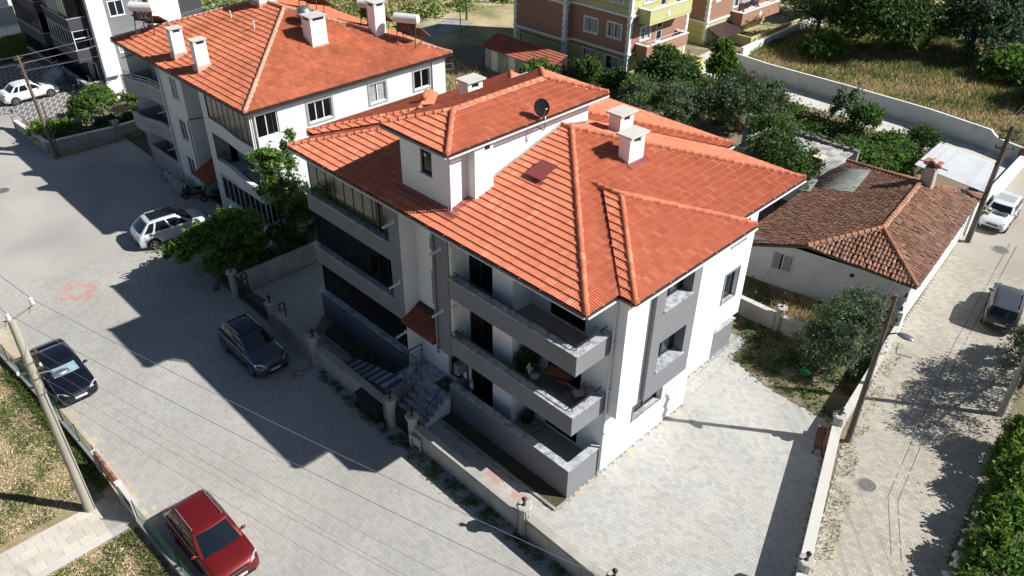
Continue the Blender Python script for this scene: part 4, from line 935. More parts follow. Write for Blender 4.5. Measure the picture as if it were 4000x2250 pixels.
MB().box(-2.44, -2.4, 18.6, 22.1, .12, .5).build('gate_kickplate', K['iron_black'], GT, world=True)
for x, y in ((-2.1, 18.2), (-2.1, 22.1)):
    MB().bar((x, y, 0), (x, y, 1.35), .05).bar((x+.3, y, 0), (x+.3, y, 1.35), .05).bar((x, y, 1.35), (x+.3, y, 1.35), .05).bar((x, y, .5), (x+.3, y, .5), .03).bar((x, y, .95), (x+.3, y, .95), .03).build('guide_frame', K['iron_black'], GT, world=True)
EG = thing('entrance_gate', 'small black iron gate between two pillars at the entrance stairs', 'gate', (-2.42, 7.5, 0))
for i in range(11):
    y = 7.0+i*.1; MB().bar((-2.42, y, .08), (-2.42, y, 1.05+.12*math.sin(i/10*math.pi)), .022).build('gate_bar', K['iron_black'], EG, world=True)
MB().bar((-2.42, 6.96, .1), (-2.42, 8.06, .1), .04).bar((-2.42, 6.96, .95), (-2.42, 8.06, .95), .04).bar((-2.42, 6.97, .05), (-2.42, 6.97, 1.1), .045).bar((-2.42, 8.05, .05), (-2.42, 8.05, 1.1), .045).build('gate_frame', K['iron_black'], EG, world=True)
MB().box(-2.44, -2.4, 7.0, 8.02, .12, .5).build('gate_kickplate', K['iron_black'], EG, world=True)
MB().box(-2.62, -2.2, 6.95, 8.06, -.01, .05).build('threshold', K['marble'], EG, world=True)
# refuse container against the street wall
RB_ = thing('refuse_container', 'long black metal refuse box standing against the street wall', 'bin', (-2.78, 9.55, 0))
MB().box(-.2, .18, -.78, .78, .06, .9).build('box', K['iron_black'], RB_, bevel=.02)
MB().add([(-.24, -.82, .9), (.2, -.82, .96), (.2, .82, .96), (-.24, .82, .9), (-.24, -.82, .94), (.2, -.82, 1.0), (.2, .82, 1.0), (-.24, .82, .94)], [(0, 3, 2, 1), (4, 5, 6, 7), (0, 1, 5, 4), (1, 2, 6, 5), (2, 3, 7, 6), (3, 0, 4, 7)]).build('lid', K['iron_black'], RB_)
for y in (-.6, .6): MB().box(-.15, -.05, y-.05, y+.05, 0, .06).build('foot', K['iron_black'], RB_)
# utility meter on posts below the wall
UM = thing('utility_post', 'cream utility box on two short posts at the entrance wall', 'utility box', (-2.72, 6.35, 0), math.radians(8))
for y in (-.26, .26): MB().box(-.035, .035, y-.035, y+.035, 0, .72).build('post', K['concrete_pale'], UM)
MB().box(-.06, .06, -.32, .32, .7, .78).build('cross_beam', K['concrete_pale'], UM); MB().box(.04, .2, -.2, .2, .2, .68).build('meter', K['concrete_pale'], UM, bevel=.015)
# bench ---------------------------------------------------------------------------------------------
BN = thing('park_bench', 'brown slatted bench with black iron legs against the yard wall', 'bench', (10.28, -5.83, 0), math.radians(20))
for i, y in enumerate((.24, .12, .0)): MB().obox((0, y, .44), (1.55, .105, .04)).build('seat_slat', K['wood_brown'], BN, bevel=.008)
for i in range(2): MB().obox((0, -.12-i*.04, .6+i*.16), (1.55, .04, .12), rx=math.radians(14)).build('back_slat', K['wood_brown'], BN, bevel=.008)
for x in (-.62, .62):
    MB().bar((x, .26, .0), (x, .16, .42), .045).bar((x, -.16, 0), (x, -.03, .42), .045).bar((x, .3, .41), (x, -.08, .41), .045).bar((x, -.07, .4), (x, -.19, .85), .045).bar((x, .3, .015), (x, .2, .015), .05).build('leg', K['iron_black'], BN)
# left fence: low wall with green wire mesh ------------------------------------------------------------
def mesh_fence(label, pts, h=1.0, base=.38):
    t = thing('wire_fence', label, 'fence', (*pts[0], 0))
    for a, b in zip(pts[:-1], pts[1:]):
        a3, b3 = Vector((*a, 0)), Vector((*b, 0)); d = (b3-a3); L = d.length; d.normalize()
        MB().bar(a3+Z_*(base/2-.02), b3+Z_*(base/2-.02), .2, base+.04).build('base_wall', K['concrete'], t, world=True)
        k = max(1, round(L/2.0))
        for i in range(k+1):
            p = a3+d*(L*i/k); MB().tube([p+Z_*(base-.1), p+Z_*(base+h+.02)], .022, 6).build('post', K['frame_green'], t, world=True)
        n_ = int(L/.075); m_ = int(h/.09); mb = MB()
        for i in range(n_+1):
            p = a3+d*(L*i/n_); mb.bar(p+Z_*base, p+Z_*(base+h), .005)
        for j in range(m_+1): z = Z_*(base+h*j/m_); mb.bar(a3+z, b3+z, .005)
        mb.build('wire_mesh', K['frame_green'], t, world=True, kind='stuff')
    return t
mat('frame_green', (.008, .045, .032), .5, .1, 2, 0, 1)
mesh_fence('green wire fence on a low wall beside the black saloon car', [(-13.9, 32), (-13.28, 22.5), (-13.05, 18.3), (-12.93, 14.75)])
mesh_fence('green wire fence on a low wall beside the red SUV', [(-12.98, 10.75), (-12.86, 7.3), (-12.8, 0)])
LG = thing('garden_gate', 'rusty red garden gate with pale concrete posts at the left path', 'gate', (-12.9, 13.5, 0))
for y, h in ((14.55, 1.2), (12.2, 1.25)): MB().box(-13.06, -12.8, y-.12, y+.12, -.02, h).build('post', K['concrete_pale'], LG, world=True)
MB().box(-13.02, -12.82, 10.85, 12.08, -.02, 1.2).build('side_panel', K['concrete_pale'], LG, world=True)
MB().box(-13.03, -12.81, 11.1, 11.75, .55, 1.06).build('side_opening', K['frame_dark'], LG, world=True)
gl = MB()
for z in (.15, 1.1): gl.bar((-12.93, 12.34, z), (-12.93, 14.42, z), .05)
gl.build('gate_frame', K['iron_rust'], LG, world=True)
for i in range(14): MB().bar((-12.93, 12.42+i*.15, .12), (-12.93, 12.42+i*.15, 1.12), .12, .02).build('gate_slat', K['terracotta'], LG, world=True)
mt = MB()
for i in range(12): mt.tube([(-12.93, 12.4+i*.175, 1.17), (-12.93, 12.58+i*.175, 1.19)], .075, 8)
mt.build('tile_coping', K['tile_old'], LG, world=True, kind='stuff')
# ================================================================ NEIGHBOUR: pale blue-white house to the left
N_ = thing('apartment_building', 'pale house with wavy balconies and a large weathered orange tiled roof, left', 'building', (9, 34, 0))
def npart(mb, name, m, parent=None, **k): return mb.build(name, K[m] if isinstance(m, str) else m, parent or N_, world=True, **k)
ze = 8.72; NE = [(1.38, 25.27, ze), (16.2, 25.27, ze), (16.2, 42.8, ze), (1.38, 42.8, ze)]; NP1, NP2 = (8.72, 32.55, 11.44), (8.72, 35.4, 11.44)
nm = [[NE[3], NE[0], NP1, NP2], [NE[0], NE[1], NP1], [NE[1], NE[2], NP2, NP1], [NE[2], NE[3], NP2]]
deck(N_, nm, K['tile_dark'], down=.012)
npart(MB().add([(x, y, ze-.1) for x, y, z in NE], [(3, 2, 1, 0)]), 'soffit', 'fascia_white')
nr = Roof(N_, K['tile_weathered'], .25, .37, kind='roll2', jit=.006)
for q in nm: nr.slope(q)
nr.finish()
for a, b in ((NE[0], NP1), (NE[1], NP1), (NE[3], NP2), (NE[2], NP2), (NP1, NP2)):
    a, b = Vector(a), Vector(b); ridge_caps(N_, a+Z_*.035, b+Z_*.035, K['cap_pale'], r=.12, step=.38, mortar=K['mortar'], end=abs(a.z-b.z) > .1)
for a, b, o in ((NE[3], NE[0], (-1, 0, 0)), (NE[0], NE[1], (0, -1, 0)), (NE[1], NE[2], (1, 0, 0)), (NE[2], NE[3], (0, 1, 0))): eave(N_, a, b, o, mf='gutter_brown', h=.08)
# walls
nw = MB()
R_ = Vector((1, 0, 0))
wall(nw, (1.7, 25.6, 0), X_, -Y_, 14.2, 0, ze-.1, [(3.72, 5.3, 6.85, 8.05), (8.1, 9.3, 6.82, 8.02), (11.58, 12.85, 6.85, 8.05), (3.72, 5.3, 4.1, 5.3), (11.58, 12.85, 4.1, 5.3), (.28, 1.75, 6.85, 8.2, .12), (8.1, 9.3, 4.1, 5.3), (.08, 1.38, 3.8, 5.7, .12), (.08, 1.38, 1.4, 2.8, .12)], .12)
wall(nw, (15.9, 25.6, 0), Y_, X_, 16.4, 0, ze-.1); wall(nw, (1.7, 42.0, 0), X_, Y_, 14.2, 0, ze-.1)
FX = 1.75
wall(nw, (FX, 30.9, 0), Y_, -X_, .75, 0, ze-.1)                       # pier beside glazed balconies
wall(nw, (3.0, 31.65, 0), Y_, -X_, 2.3, 0, ze-.1)                     # entrance recess
nw.quad((FX, 31.65, 0), (3.0, 31.65, 0), (3.0, 31.65, ze), (FX, 31.65, ze)); nw.quad((FX, 33.95, 0), (3.0, 33.95, 0), (3.0, 33.95, ze), (FX, 33.95, ze))
wall(nw, (FX, 33.95, 0), Y_, -X_, 3.1, 0, ze-.1, [(.75, 1.7, 6.6, 8.0), (.75, 1.75, 3.75, 5.2), (.8, 1.8, 1.1, 2.55)], .12)
wall(nw, (3.1, 37.05, 0), Y_, -X_, 4.95, 0, ze-.1); nw.quad((FX, 37.05, 0), (3.1, 37.05, 0), (3.1, 37.05, ze), (FX, 37.05, ze))
wall(nw, (3.1, 25.62, 0), Y_, -X_, 5.3, 0, ze-.1)
npart(nw, 'wall', 'neighbour_plaster')
for x0, x1, n in ((5.42, 7.0, 3), (9.8, 11.0, 2), (13.28, 14.55, 2)):
    window(N_, (0, 25.6, 0), X_, -Y_, x0, x1, 6.86, 8.04, .1, n, 'frame_white', 'glass_dark', .055, ('frame_white', .05), surround='neighbour_grey', sw=.14, curtain=(n == 2 and x0 < 10))
for x0, x1, n in ((5.42, 7.0, 3), (9.8, 11.0, 2), (13.28, 14.55, 2)):
    window(N_, (0, 25.6, 0), X_, -Y_, x0, x1, 4.11, 5.29, .1, n, 'frame_white', 'glass_dark', .055, ('frame_white', .05), surround='neighbour_grey', sw=.14)
for y0, y1, z0, z1 in ((34.7, 35.65, 6.61, 7.99), (34.7, 35.7, 3.76, 5.19), (34.75, 35.75, 1.11, 2.54)):
    window(N_, (FX, 0, 0), Y_, -X_, y0, y1, z0, z1, .1, 2, 'frame_white', 'glass_blue', .055, ('frame_white', .05))
npart(MB().box(FX-.02, FX+.001, 31.0, 31.001, 0, 1), 'seam', 'neighbour_plaster')
window(N_, (3.1, 0, 0), Y_, -X_, 29.3, 30.0, 4.35, 5.2, .0, 2, 'frame_white', 'glass_blue', .05, ('frame_white', .04))
# grey recess panel
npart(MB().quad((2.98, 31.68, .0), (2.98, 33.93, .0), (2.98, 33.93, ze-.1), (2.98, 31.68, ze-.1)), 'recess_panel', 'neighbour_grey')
# glazed corner balconies on the near corner (three levels), wavy parapets
def wave(q): return .30*(1/(1+math.exp((q-.45)*16)))
for fl, zt in enumerate((1.27, 3.9, 6.62)):
    zb = -.02 if fl == 0 else zt-1.0
    f = MB(); k = 20; y0, y1 = 25.62, 30.9
    tops = [(y0+(y1-y0)*i/k, zt if fl == 0 else zt-.28+wave(1-i/k)*.9) for i in range(k+1)]
    for (ya, za), (yb, zc) in zip(tops[:-1], tops[1:]):
        lo0 = zb if fl == 0 else zb-.1+wave(1-(ya-y0)/(y1-y0))*.6; lo1 = zb if fl == 0 else zb-.1+wave(1-(yb-y0)/(y1-y0))*.6
        f.quad((FX, ya, lo0), (FX, yb, lo1), (FX, yb, zc), (FX, ya, za)); f.quad((FX+.2, ya, za), (FX+.2, yb, zc), (FX+.2, yb, lo1), (FX+.2, ya, lo0)); f.quad((FX, ya, za), (FX, yb, zc), (FX+.2, yb, zc), (FX+.2, ya, za)); f.quad((FX, ya, lo0), (FX+.2, ya, lo0), (FX+.2, yb, lo1), (FX, yb, lo1))
    f.quad((FX, y0, zb), (FX, y0, tops[0][1]), (FX+.2, y0, tops[0][1]), (FX+.2, y0, zb))
    pp = npart(f, 'balcony_parapet', 'neighbour_plaster')
    c = MB()
    for (ya, za), (yb, zc) in zip(tops[:-1], tops[1:]): c.bar((FX+.1, ya, za+.02), (FX+.1, yb, zc+.02), .28, .04)
    npart(c, 'coping', 'fascia_white', pp)
    npart(MB().box(FX+.2, 3.1, y0, y1, zb, zb+.12 if fl else .3), 'balcony_floor', 'neighbour_grey')
    if fl in (0, 2):
        ztp = 2.85 if fl == 0 else ze-.12; n = 8; W = (y1-y0)/n; fr = MB()
        for i in range(n+1): fr.box(FX+.03, FX+.07, y0+W*i-.02, y0+W*i+.02, zt-.3 if fl else zt, ztp)
        fr.box(FX+.02, FX+.08, y0, y1, ztp-.06, ztp)
        fr = npart(fr, 'glazing_frame', 'frame_white' if fl == 0 else 'gutter_brown')
        for i in range(n): npart(MB().quad((FX+.05, y0+W*i+.02, zt-.28 if fl else zt+.04), (FX+.05, y0+W*(i+1)-.02, zt-.28 if fl else zt+.04), (FX+.05, y0+W*(i+1)-.02, ztp-.05), (FX+.05, y0+W*i+.02, ztp-.05)), 'glass_panel', 'glass_blind' if fl == 2 else 'glass_dark', fr)
    else:   # open terrace: shaded niche behind
        npart(MB().box(FX+.02, FX+1.35, 25.63, 25.66, 2.9, 3.75), 'side_parapet', 'neighbour_plaster')
window(N_, (0, 25.6, 0), X_, -Y_, 2.0, 3.43, 6.86, 8.19, .1, 2, 'frame_white', 'glass_dark', .05)
window(N_, (0, 25.6, 0), X_, -Y_, 1.8, 3.06, 1.42, 2.79, .1, 2, 'frame_white', 'glass_dark', .05)
# wavy balconies on the far part of the front
for fl, zt in enumerate((1.24, 3.88, 6.5)):
    k = 16; y0, y1 = 37.05, 42.0; xo = .55; f = MB(); zb = -.02 if fl == 0 else zt-1.05
    pts = [(1.72-(0 if fl == 0 else .55*(1/(1+math.exp(-(i/k-.55)*12)))), y0+(y1-y0)*i/k) for i in range(k+1)]
    for (xa, ya), (xb, yb) in zip(pts[:-1], pts[1:]):
        f.quad((xa, ya, zb), (xb, yb, zb), (xb, yb, zt), (xa, ya, zt)); f.quad((xa+.15, ya, zt), (xb+.15, yb, zt), (xb+.15, yb, zb), (xa+.15, ya, zb)); f.quad((xa, ya, zt), (xb, yb, zt), (xb+.15, yb, zt), (xa+.15, ya, zt)); f.quad((xa, ya, zb), (xa+.15, ya, zb), (xb+.15, yb, zb), (xb, yb, zb))
    xa = pts[-1][0]; f.box(xa, 3.1, y1-.15, y1, zb, zt); f.box(pts[0][0], 3.1, y0-.001, y0+.14, zb, zt)
    pp = npart(f, 'balcony_parapet', 'neighbour_grey'); c = MB()
    for a, b in zip(pts[:-1], pts[1:]): c.bar((a[0]+.07, a[1], zt+.02), (b[0]+.07, b[1], zt+.02), .24, .04)
    c.box(pts[0][0], 3.05, y0-.03, y0+.17, zt, zt+.04); npart(c, 'coping', 'fascia_white', pp)
    npart(MB().prism([(3.1, y0+.14), (3.1, y1-.15)]+[(a[0]+.15, a[1]) for a in reversed(pts[1:-1])], zb+.01, zb+.14 if fl else .3), 'balcony_floor', 'balcony_tile')
    if fl == 2:
        r_ = MB()
        for h in (.22, .42): r_.tube([(a[0]+.07, a[1], zt+h) for a in pts]+[(xa+.07, y1-.07, zt+h)], .02, 6); r_.tube([(pts[0][0]+.07, y0+.05, zt+h), (3.0, y0+.05, zt+h)], .02, 6)
        for a in pts[::3]: r_.tube([(a[0]+.07, a[1], zt+.04), (a[0]+.07, a[1], zt+.42)], .016, 6)
        npart(r_, 'railing', 'frame_white')
        npart(MB().bar((1.4, 41.9, zt+1.15), (3.1, 41.9, zt+1.25), .05), 'drying_bar', 'frame_dark')
    npart(MB().tube([(1.75, 37.0, zb-.15), (1.1, 37.05, zb-.2)], .035, 8), 'spout', 'pipe_white')
# pipes and cables
for x, y in ((1.66, 37.0), (2.0, 25.52), (14.75, 25.52)): npart(MB().tube([(x, y, ze-.12), (x, y, .1)], .05, 8), 'downpipe', 'pipe_white')
npart(MB().tube([(1.68, 34.05, 0), (1.68, 34.05, 5.4), (1.7, 33.9, 5.6), (2.9, 33.2, 5.7), (2.9, 31.8, 5.8)], .03, 6), 'gas_pipe', 'frame_dark')
# entrance canopy
npart(MB().quad((1.15, 31.7, 2.0), (1.15, 33.9, 2.0), (2.95, 33.9, 2.75), (2.95, 31.7, 2.75)), 'canopy_deck', 'gutter_brown')
ncr = Roof(N_, K['tile_dark'], .25, .37, many=0, part='canopy_tile'); ncr.slope([(1.15, 33.9, 2.02), (1.15, 31.7, 2.02), (2.95, 31.7, 2.77), (2.95, 33.9, 2.77)]); ncr.finish()
# chimneys
def nchim(x0, x1, y0, y1, zb, zt, m='white_plaster'):
    c = npart(MB().box(x0, x1, y0, y1, zb, zt), 'chimney', m)
    npart(MB().box(x0-.08, x1+.08, y0-.08, y1+.08, zt, zt+.06), 'chimney_cap', 'concrete_pale', c)
    v = MB(); v.box(x0+.18, x1-.12, y0-.004, y0+.02, zt-.2, zt-.06).box(x0-.004, x0+.02, y0+.15, y1-.15, zt-.2, zt-.06); npart(v, 'flue_opening', 'frame_dark', c, kind='stuff')
    npart(MB().box(x0-.07, x1+.07, y0-.07, y1+.07, zb, zb+.5 if zb > 8.9 else zb+.3), 'chimney_foot', 'mortar', c)
nchim(2.2, 2.95, 34.9, 35.4, 8.95, 10.88); nchim(2.17, 2.95, 31.85, 32.35, 8.95, 10.88); nchim(8.12, 9.2, 28.65, 29.6, 9.6, 11.75)
nchim(12.5, 13.3, 28.2, 29.0, 9.2, 11.9); nchim(8.1, 9.3, 34.4, 35.6, 11.0, 12.4); nchim(9.9, 10.8, 38.2, 39, 10, 12.1)
for x, y in ((6.5, 35.4), (6.45, 32.45)):
    z = ze+.356*(x-1.2); npart(MB().tube([(x, y, z-.05), (x, y, z+.5), (x-.08, y, z+.55)], .05, 8), 'vent_pipe', 'pipe_white')
# court wall panels, covered motorbike and scooters are things elsewhere
# --- solar water heaters on the roof -----------------------------------------------------------------
def solar(label, x, y, z, rz, panels=2):
    t = thing('solar_heater', label, 'solar heater', (x, y, z), rz, 'solar water heaters on the roofs')
    fr = MB(); 
    for px in (-.62, .62): fr.bar((px, -.35, 0), (px, -.05, 1.55), .045).bar((px, .75, .0), (px, .75, .5), .045).bar((px, -.35, .05), (px, .75, .05), .03)
    fr.bar((-.62, -.2, .9), (.62, -.2, .9), .035).bar((-.62, -.35, .1), (.62, -.1, 1.2), .03)
    fr.build('stand', K['iron_rust'], t)
    MB().tube([(-.85, -.02, 1.72), (-.78, -.02, 1.72), (.78, -.02, 1.72), (.85, -.02, 1.72)], [.2, .3, .3, .2], 18).build('tank', K['white_plastic'], t, smooth=True, auto=50)
    MB().tube([(.5, -.02, 1.9), (.5, -.02, 2.15)], .02, 6).build('vent', K['steel'], t)
    MB().quad((-.6, -.20, .92), (.6, -.20, .92), (.6, -.10, 1.45), (-.6, -.10, 1.45)).build('back_board', K['iron_rust'], t)
    for i in range(panels):
        x0 = -.95+i*.97; pn = MB(); pn.add([(x0, .15, 1.15), (x0+.92, .15, 1.15), (x0+.92, 1.65, .25), (x0, 1.65, .25), (x0, .11, 1.08), (x0+.92, .11, 1.08), (x0+.92, 1.61, .18), (x0, 1.61, .18)], [(0, 1, 2, 3), (7, 6, 5, 4), (0, 4, 5, 1), (1, 5, 6, 2), (2, 6, 7, 3), (3, 7, 4, 0)])
        p = pn.build('collector', K['iron_rust'], t); MB().quad((x0+.04, .2, 1.135), (x0+.88, .2, 1.135), (x0+.88, 1.6, .295), (x0+.04, 1.6, .295)).build('collector_glass', K['glass_blue'], p)
    return t
def lettering(txt, size, m, parent, M_, extrude=.004):
    cu = bpy.data.curves.new('lettering', 'FONT'); cu.body = txt; cu.size = size; cu.extrude = extrude; cu.align_x = 'CENTER'; cu.align_y = 'CENTER'
    o = bpy.data.objects.new('lettering', cu); COL.objects.link(o); dg = bpy.context.evaluated_depsgraph_get()
    me = bpy.data.meshes.new_from_object(o.evaluated_get(dg)); bpy.data.objects.remove(o); me.materials.append(m)
    q = bpy.data.objects.new('lettering', me); COL.objects.link(q); q.parent = parent; q.matrix_basis = M_; return q
sz = lambda y: ze+.356*(y-25)
for lb, x, y, z, rz in (('white tank solar heater at the right end of the neighbour roof', 13.85, 26.75, 9.35, math.radians(-60)), ('white tank solar heater at the left end of the neighbour roof', 2.9, 40.2, 9.35, math.radians(-52)), ('solar panels behind the tall rough chimney', 13.6, 30.2, 9.6, math.radians(-60)), ('solar panels at the top edge behind the grey dome', 11.2, 33.6, 10.4, math.radians(-60))):
    t = solar(lb, x, y, z, rz)
    lettering('ULA', .36, K['white_wall'] if 'left' in lb else K['terracotta'], t, Matrix.Translation((0, -.175, 1.13)) @ Matrix.Rotation(math.radians(80), 4, 'X'))
lettering('242 33 68', .2, K['white_wall'], [o for o in bpy.data.objects if o.get('label', '').startswith('white tank solar heater at the left')][0], Matrix.Translation((0, -.13, 1.37)) @ Matrix.Rotation(math.radians(80), 4, 'X'))
tag(MB().ball((8.95, 30.6, 11.55), (.5, .5, .42), 16, 8).build('roof_dome', K['steel'], None, smooth=True), 'grey metal dish seen behind the big chimney on the neighbour roof', 'satellite dish')
mat('cap_old', (.34, .16, .10), .95, .2, 2, .15, 20, rnd=.15)
mat('chimney_stone', (.42, .35, .30), .95, .15, 2, .12, 20, bump=.3)
# ================================================================ OLD COTTAGE with half-round tiles
O_ = thing('old_house', 'old low white cottage with a mottled brown clay tile roof, right', 'house', (26, 0, 0))
def opart(mb, name, m, parent=None, **k): return mb.build(name, K[m] if isinstance(m, str) else m, parent or O_, world=True, **k)
yr = lambda x: -1.75+.119*(x-22.9); nz = lambda x, y: 4.25-.33*(y-yr(x))
A_, B_ = (22.9, -1.75, 4.25), (29.7, -.94, 4.25); SW, SE, W_ = (21.05, -4.8, 2.78), (33.9, -3.45, 2.82), (19.85, .75, nz(19.85, .75)); NE_, NW_ = (33.2, 4.8, nz(33.2, 4.8)), (19.3, 4.8, nz(19.3, 4.8))
osl = [[NE_, NW_, W_, A_, B_], [SW, SE, B_, A_], [W_, SW, A_], [SE, NE_, B_]]
deck(O_, osl, K['iron_rust'], down=.02)
sd = MB()
for a, b in ((SW, SE), (SE, NE_), (NE_, NW_), (NW_, W_), (W_, SW)): sd.quad(a, b, (b[0], b[1], b[2]-.1), (a[0], a[1], a[2]-.1))
sd.add([(SW[0], SW[1], SW[2]-.12), (SE[0], SE[1], SE[2]-.12), (NE_[0], NE_[1], NE_[2]-.12), (NW_[0], NW_[1], NW_[2]-.12), (W_[0], W_[1], W_[2]-.12)], [(0, 1, 2, 3, 4)])
opart(sd, 'eave_board', 'pole_wood')
orf = Roof(O_, K['tile_old'], .205, .30, .07, kind='barrel', jit=.016)
for q in osl: orf.slope(q)
orf.finish()
for a, b in ((SW, A_), (W_, A_), (A_, B_), (SE, B_), (NE_, B_)):
    a, b = Vector(a), Vector(b); ridge_caps(O_, a+Z_*.05, b+Z_*.05, K['cap_old'], r=.13, step=.34, mortar=K['mortar'], end=False, lift=.03)
ow = MB()
wall(ow, (21.2, -4.5, 0), Vector((12.7, 1.3, 0)).normalized(), Vector((1.3, -12.7, 0)).normalized(), 12.75, -.05, 2.8)
wd = Vector((-1.2, 7.2, 0)).normalized(); wn = Vector((-7.2, -1.2, 0)).normalized()
wall(ow, (21.2, -4.5, 0), wd, wn, 9.3, -.05, 2.72, [(6.02, 7.16, 1.0, 2.15)], .12)
ow.quad((33.85, -3.25, 0), (33.2, 4.6, 0), (33.2, 4.6, 2.5), (33.85, -3.25, 2.8)); ow.quad((19.7, 4.6, 0), (33.2, 4.6, 0), (33.2, 4.6, 2.3), (19.7, 4.6, 2.0))
opart(ow, 'wall', 'white_wall')
window(O_, (21.2, -4.5, 0), wd, wn, 6.03, 7.15, 1.01, 2.14, .1, 2, 'frame_white', 'glass_dark', .06, ('frame_white', .05), curtain=True, surround='white_wall', sw=.05)
opart(MB().tube([Vector((21.2, -4.5, 2.2))+wd*2.9-wn*.02, Vector((21.2, -4.5, 2.2))+wd*2.9+wn*.03], .12, 10), 'stove_pipe_hole', 'iron_black')
oc = MB(); oc.add([(29.75, -1.6, 3.6), (30.4, -1.6, 3.6), (30.4, -.8, 3.6), (29.75, -.8, 3.6), (29.82, -1.5, 5.3), (30.34, -1.5, 5.3), (30.34, -.9, 5.3), (29.82, -.9, 5.3)], [(0, 1, 5, 4), (1, 2, 6, 5), (2, 3, 7, 6), (3, 0, 4, 7), (4, 5, 6, 7)]); opart(oc, 'chimney', 'chimney_stone')
oc = MB()
for a0 in range(8):
    b0, b1 = math.pi*a0/8, math.pi*(a0+1)/8; oc.bar((30.08, -1.2+.26*math.cos(b0), 5.3+.42*math.sin(b0)), (30.08, -1.2+.26*math.cos(b1), 5.3+.42*math.sin(b1)), .5, .09)
opart(oc, 'chimney_hood', 'chimney_stone', kind='stuff'); opart(MB().obox((30.08, -1.2, 5.62), (.62, .95, .05)), 'chimney_slab', 'terracotta'); opart(MB().box(29.83, 30.33, -1.38, -1.02, 5.3, 5.55), 'chimney_opening', 'frame_dark')
# corrugated metal sheets laid over the back slope
def corr(parent, p00, p10, p11, p01, n, amp, m, name, thick=.012):
    """corrugated sheet: ribs run from edge 00-10 to edge 01-11"""
    p00, p10, p11, p01 = map(Vector, (p00, p10, p11, p01)); nr = (p10-p00).cross(p01-p00).normalized(); nr = nr if nr.z > 0 else -nr
    V = []; k = n*4
    for j in range(2):
        for i in range(k+1):
            t = i/k; p = (p00.lerp(p10, t) if j == 0 else p01.lerp(p11, t)); V.append(p+nr*(amp*math.sin(t*n*math.tau)))
    V += [v-nr*thick for v in V]; q = 2*(k+1)
    F = [(i, i+1, k+2+i, k+1+i) for i in range(k)]+[(q+i, q+k+1+i, q+k+2+i, q+i+1) for i in range(k)]+[(i, q+i, q+i+1, i+1) for i in range(k)]+[(k+1+i, k+2+i, q+k+2+i, q+k+1+i) for i in range(k)]
    return MB().add(V, F).build(name, K[m], parent, smooth=True, world=parent is not None)
cz_ = lambda x, y: nz(x, y)+.13
corr(O_, (27.6, 1.9, cz_(27.6, 1.9)), (31.45, 2.55, cz_(31.45, 2.55)), (31.75, 5.1, cz_(31.75, 5.1)), (28.3, 5.0, cz_(28.3, 5.0)), 26, .02, 'sheet_grey', 'metal_sheet')
corr(O_, (27.3, 4.4, cz_(27.3, 4.4)+.03), (29.4, 4.9, cz_(29.4, 4.9)+.03), (29.9, 6.2, cz_(29.9, 6.2)+.05), (27.6, 6.0, cz_(27.6, 6.0)+.05), 14, .02, 'sheet_grey', 'metal_sheet')
# white garden wall stub by the cottage corner and white street wall further on
run_wall(O_, (20.05, -4.72), (21.15, -4.58), .25, 1.7, 'white_wall', cap=False)
SWL = thing('street_wall', 'bright white wall along the side street beside the sheet metal carport', 'wall', (41, -2.7, 0))
white = MB(); white.prism([(33.95, -3.35), (47.9, -2.55), (47.9, -2.33), (33.95, -3.1)], -.05, lambda x, y: 1.9 if x < 40 else 1.45); white.build('wall_length', K['white_wall'], SWL, world=True)
MB().box(45.5, 45.75, -2.7, -2.3, 1.3, 2.0).build('gate_post', K['flashing'], SWL, world=True)
# carport
CP = thing('carport', 'white corrugated sheet metal carport roof beside the old cottage', 'carport', (37.5, -.8, 0))
zc = lambda x: 2.55+.03*(x-35)
corr(CP, (35.9, 1.45, zc(35.9)), (35.2, -3.2, zc(35.2)), (39.5, -3.0, zc(39.5)), (40.35, 1.6, zc(40.35)), 1, .0, 'sheet_white', 'roof_sheet')
for i in range(22):
    t0, t1 = (i+.12)/22, (i+.88)/22; a0 = Vector((35.9, 1.45, 0)).lerp(Vector((40.35, 1.6, 0)), t0); b0 = Vector((35.2, -3.2, 0)).lerp(Vector((39.5, -3.0, 0)), t0); a1 = Vector((35.9, 1.45, 0)).lerp(Vector((40.35, 1.6, 0)), t1); b1 = Vector((35.2, -3.2, 0)).lerp(Vector((39.5, -3.0, 0)), t1)
    red = i == 4; L_ = (0, .42) if red else (0, 1)
    def P_(a, b, q, z): p = a.lerp(b, q); return (p.x, p.y, zc(p.x)+z)
    for q0, q1, m_ in (((0, .42, 'flashing'), (.42, 1, 'sheet_white')) if red else ((0, 1, 'sheet_white'),)):
        MB().add([P_(a0, b0, q0, .012), P_(a1, b1, q0, .012), P_(a1, b1, q1, .012), P_(a0, b0, q1, .012), P_(a0.lerp(a1, .25), b0.lerp(b1, .25), q0, .026), P_(a0.lerp(a1, .75), b0.lerp(b1, .75), q0, .026), P_(a0.lerp(a1, .75), b0.lerp(b1, .75), q1, .026), P_(a0.lerp(a1, .25), b0.lerp(b1, .25), q1, .026)], [(4, 5, 6, 7), (0, 4, 7, 3), (1, 2, 6, 5), (0, 1, 5, 4), (3, 7, 6, 2)]).build('roof_rib', K[m_], CP, world=True)
for x, y in ((35.8, 1.2), (40.1, 1.3), (39.3, -2.7), (35.4, -2.9)): MB().tube([(x, y, -.02), (x, y, zc(x)-.02)], .04, 8).build('post', K['steel'], CP, world=True)
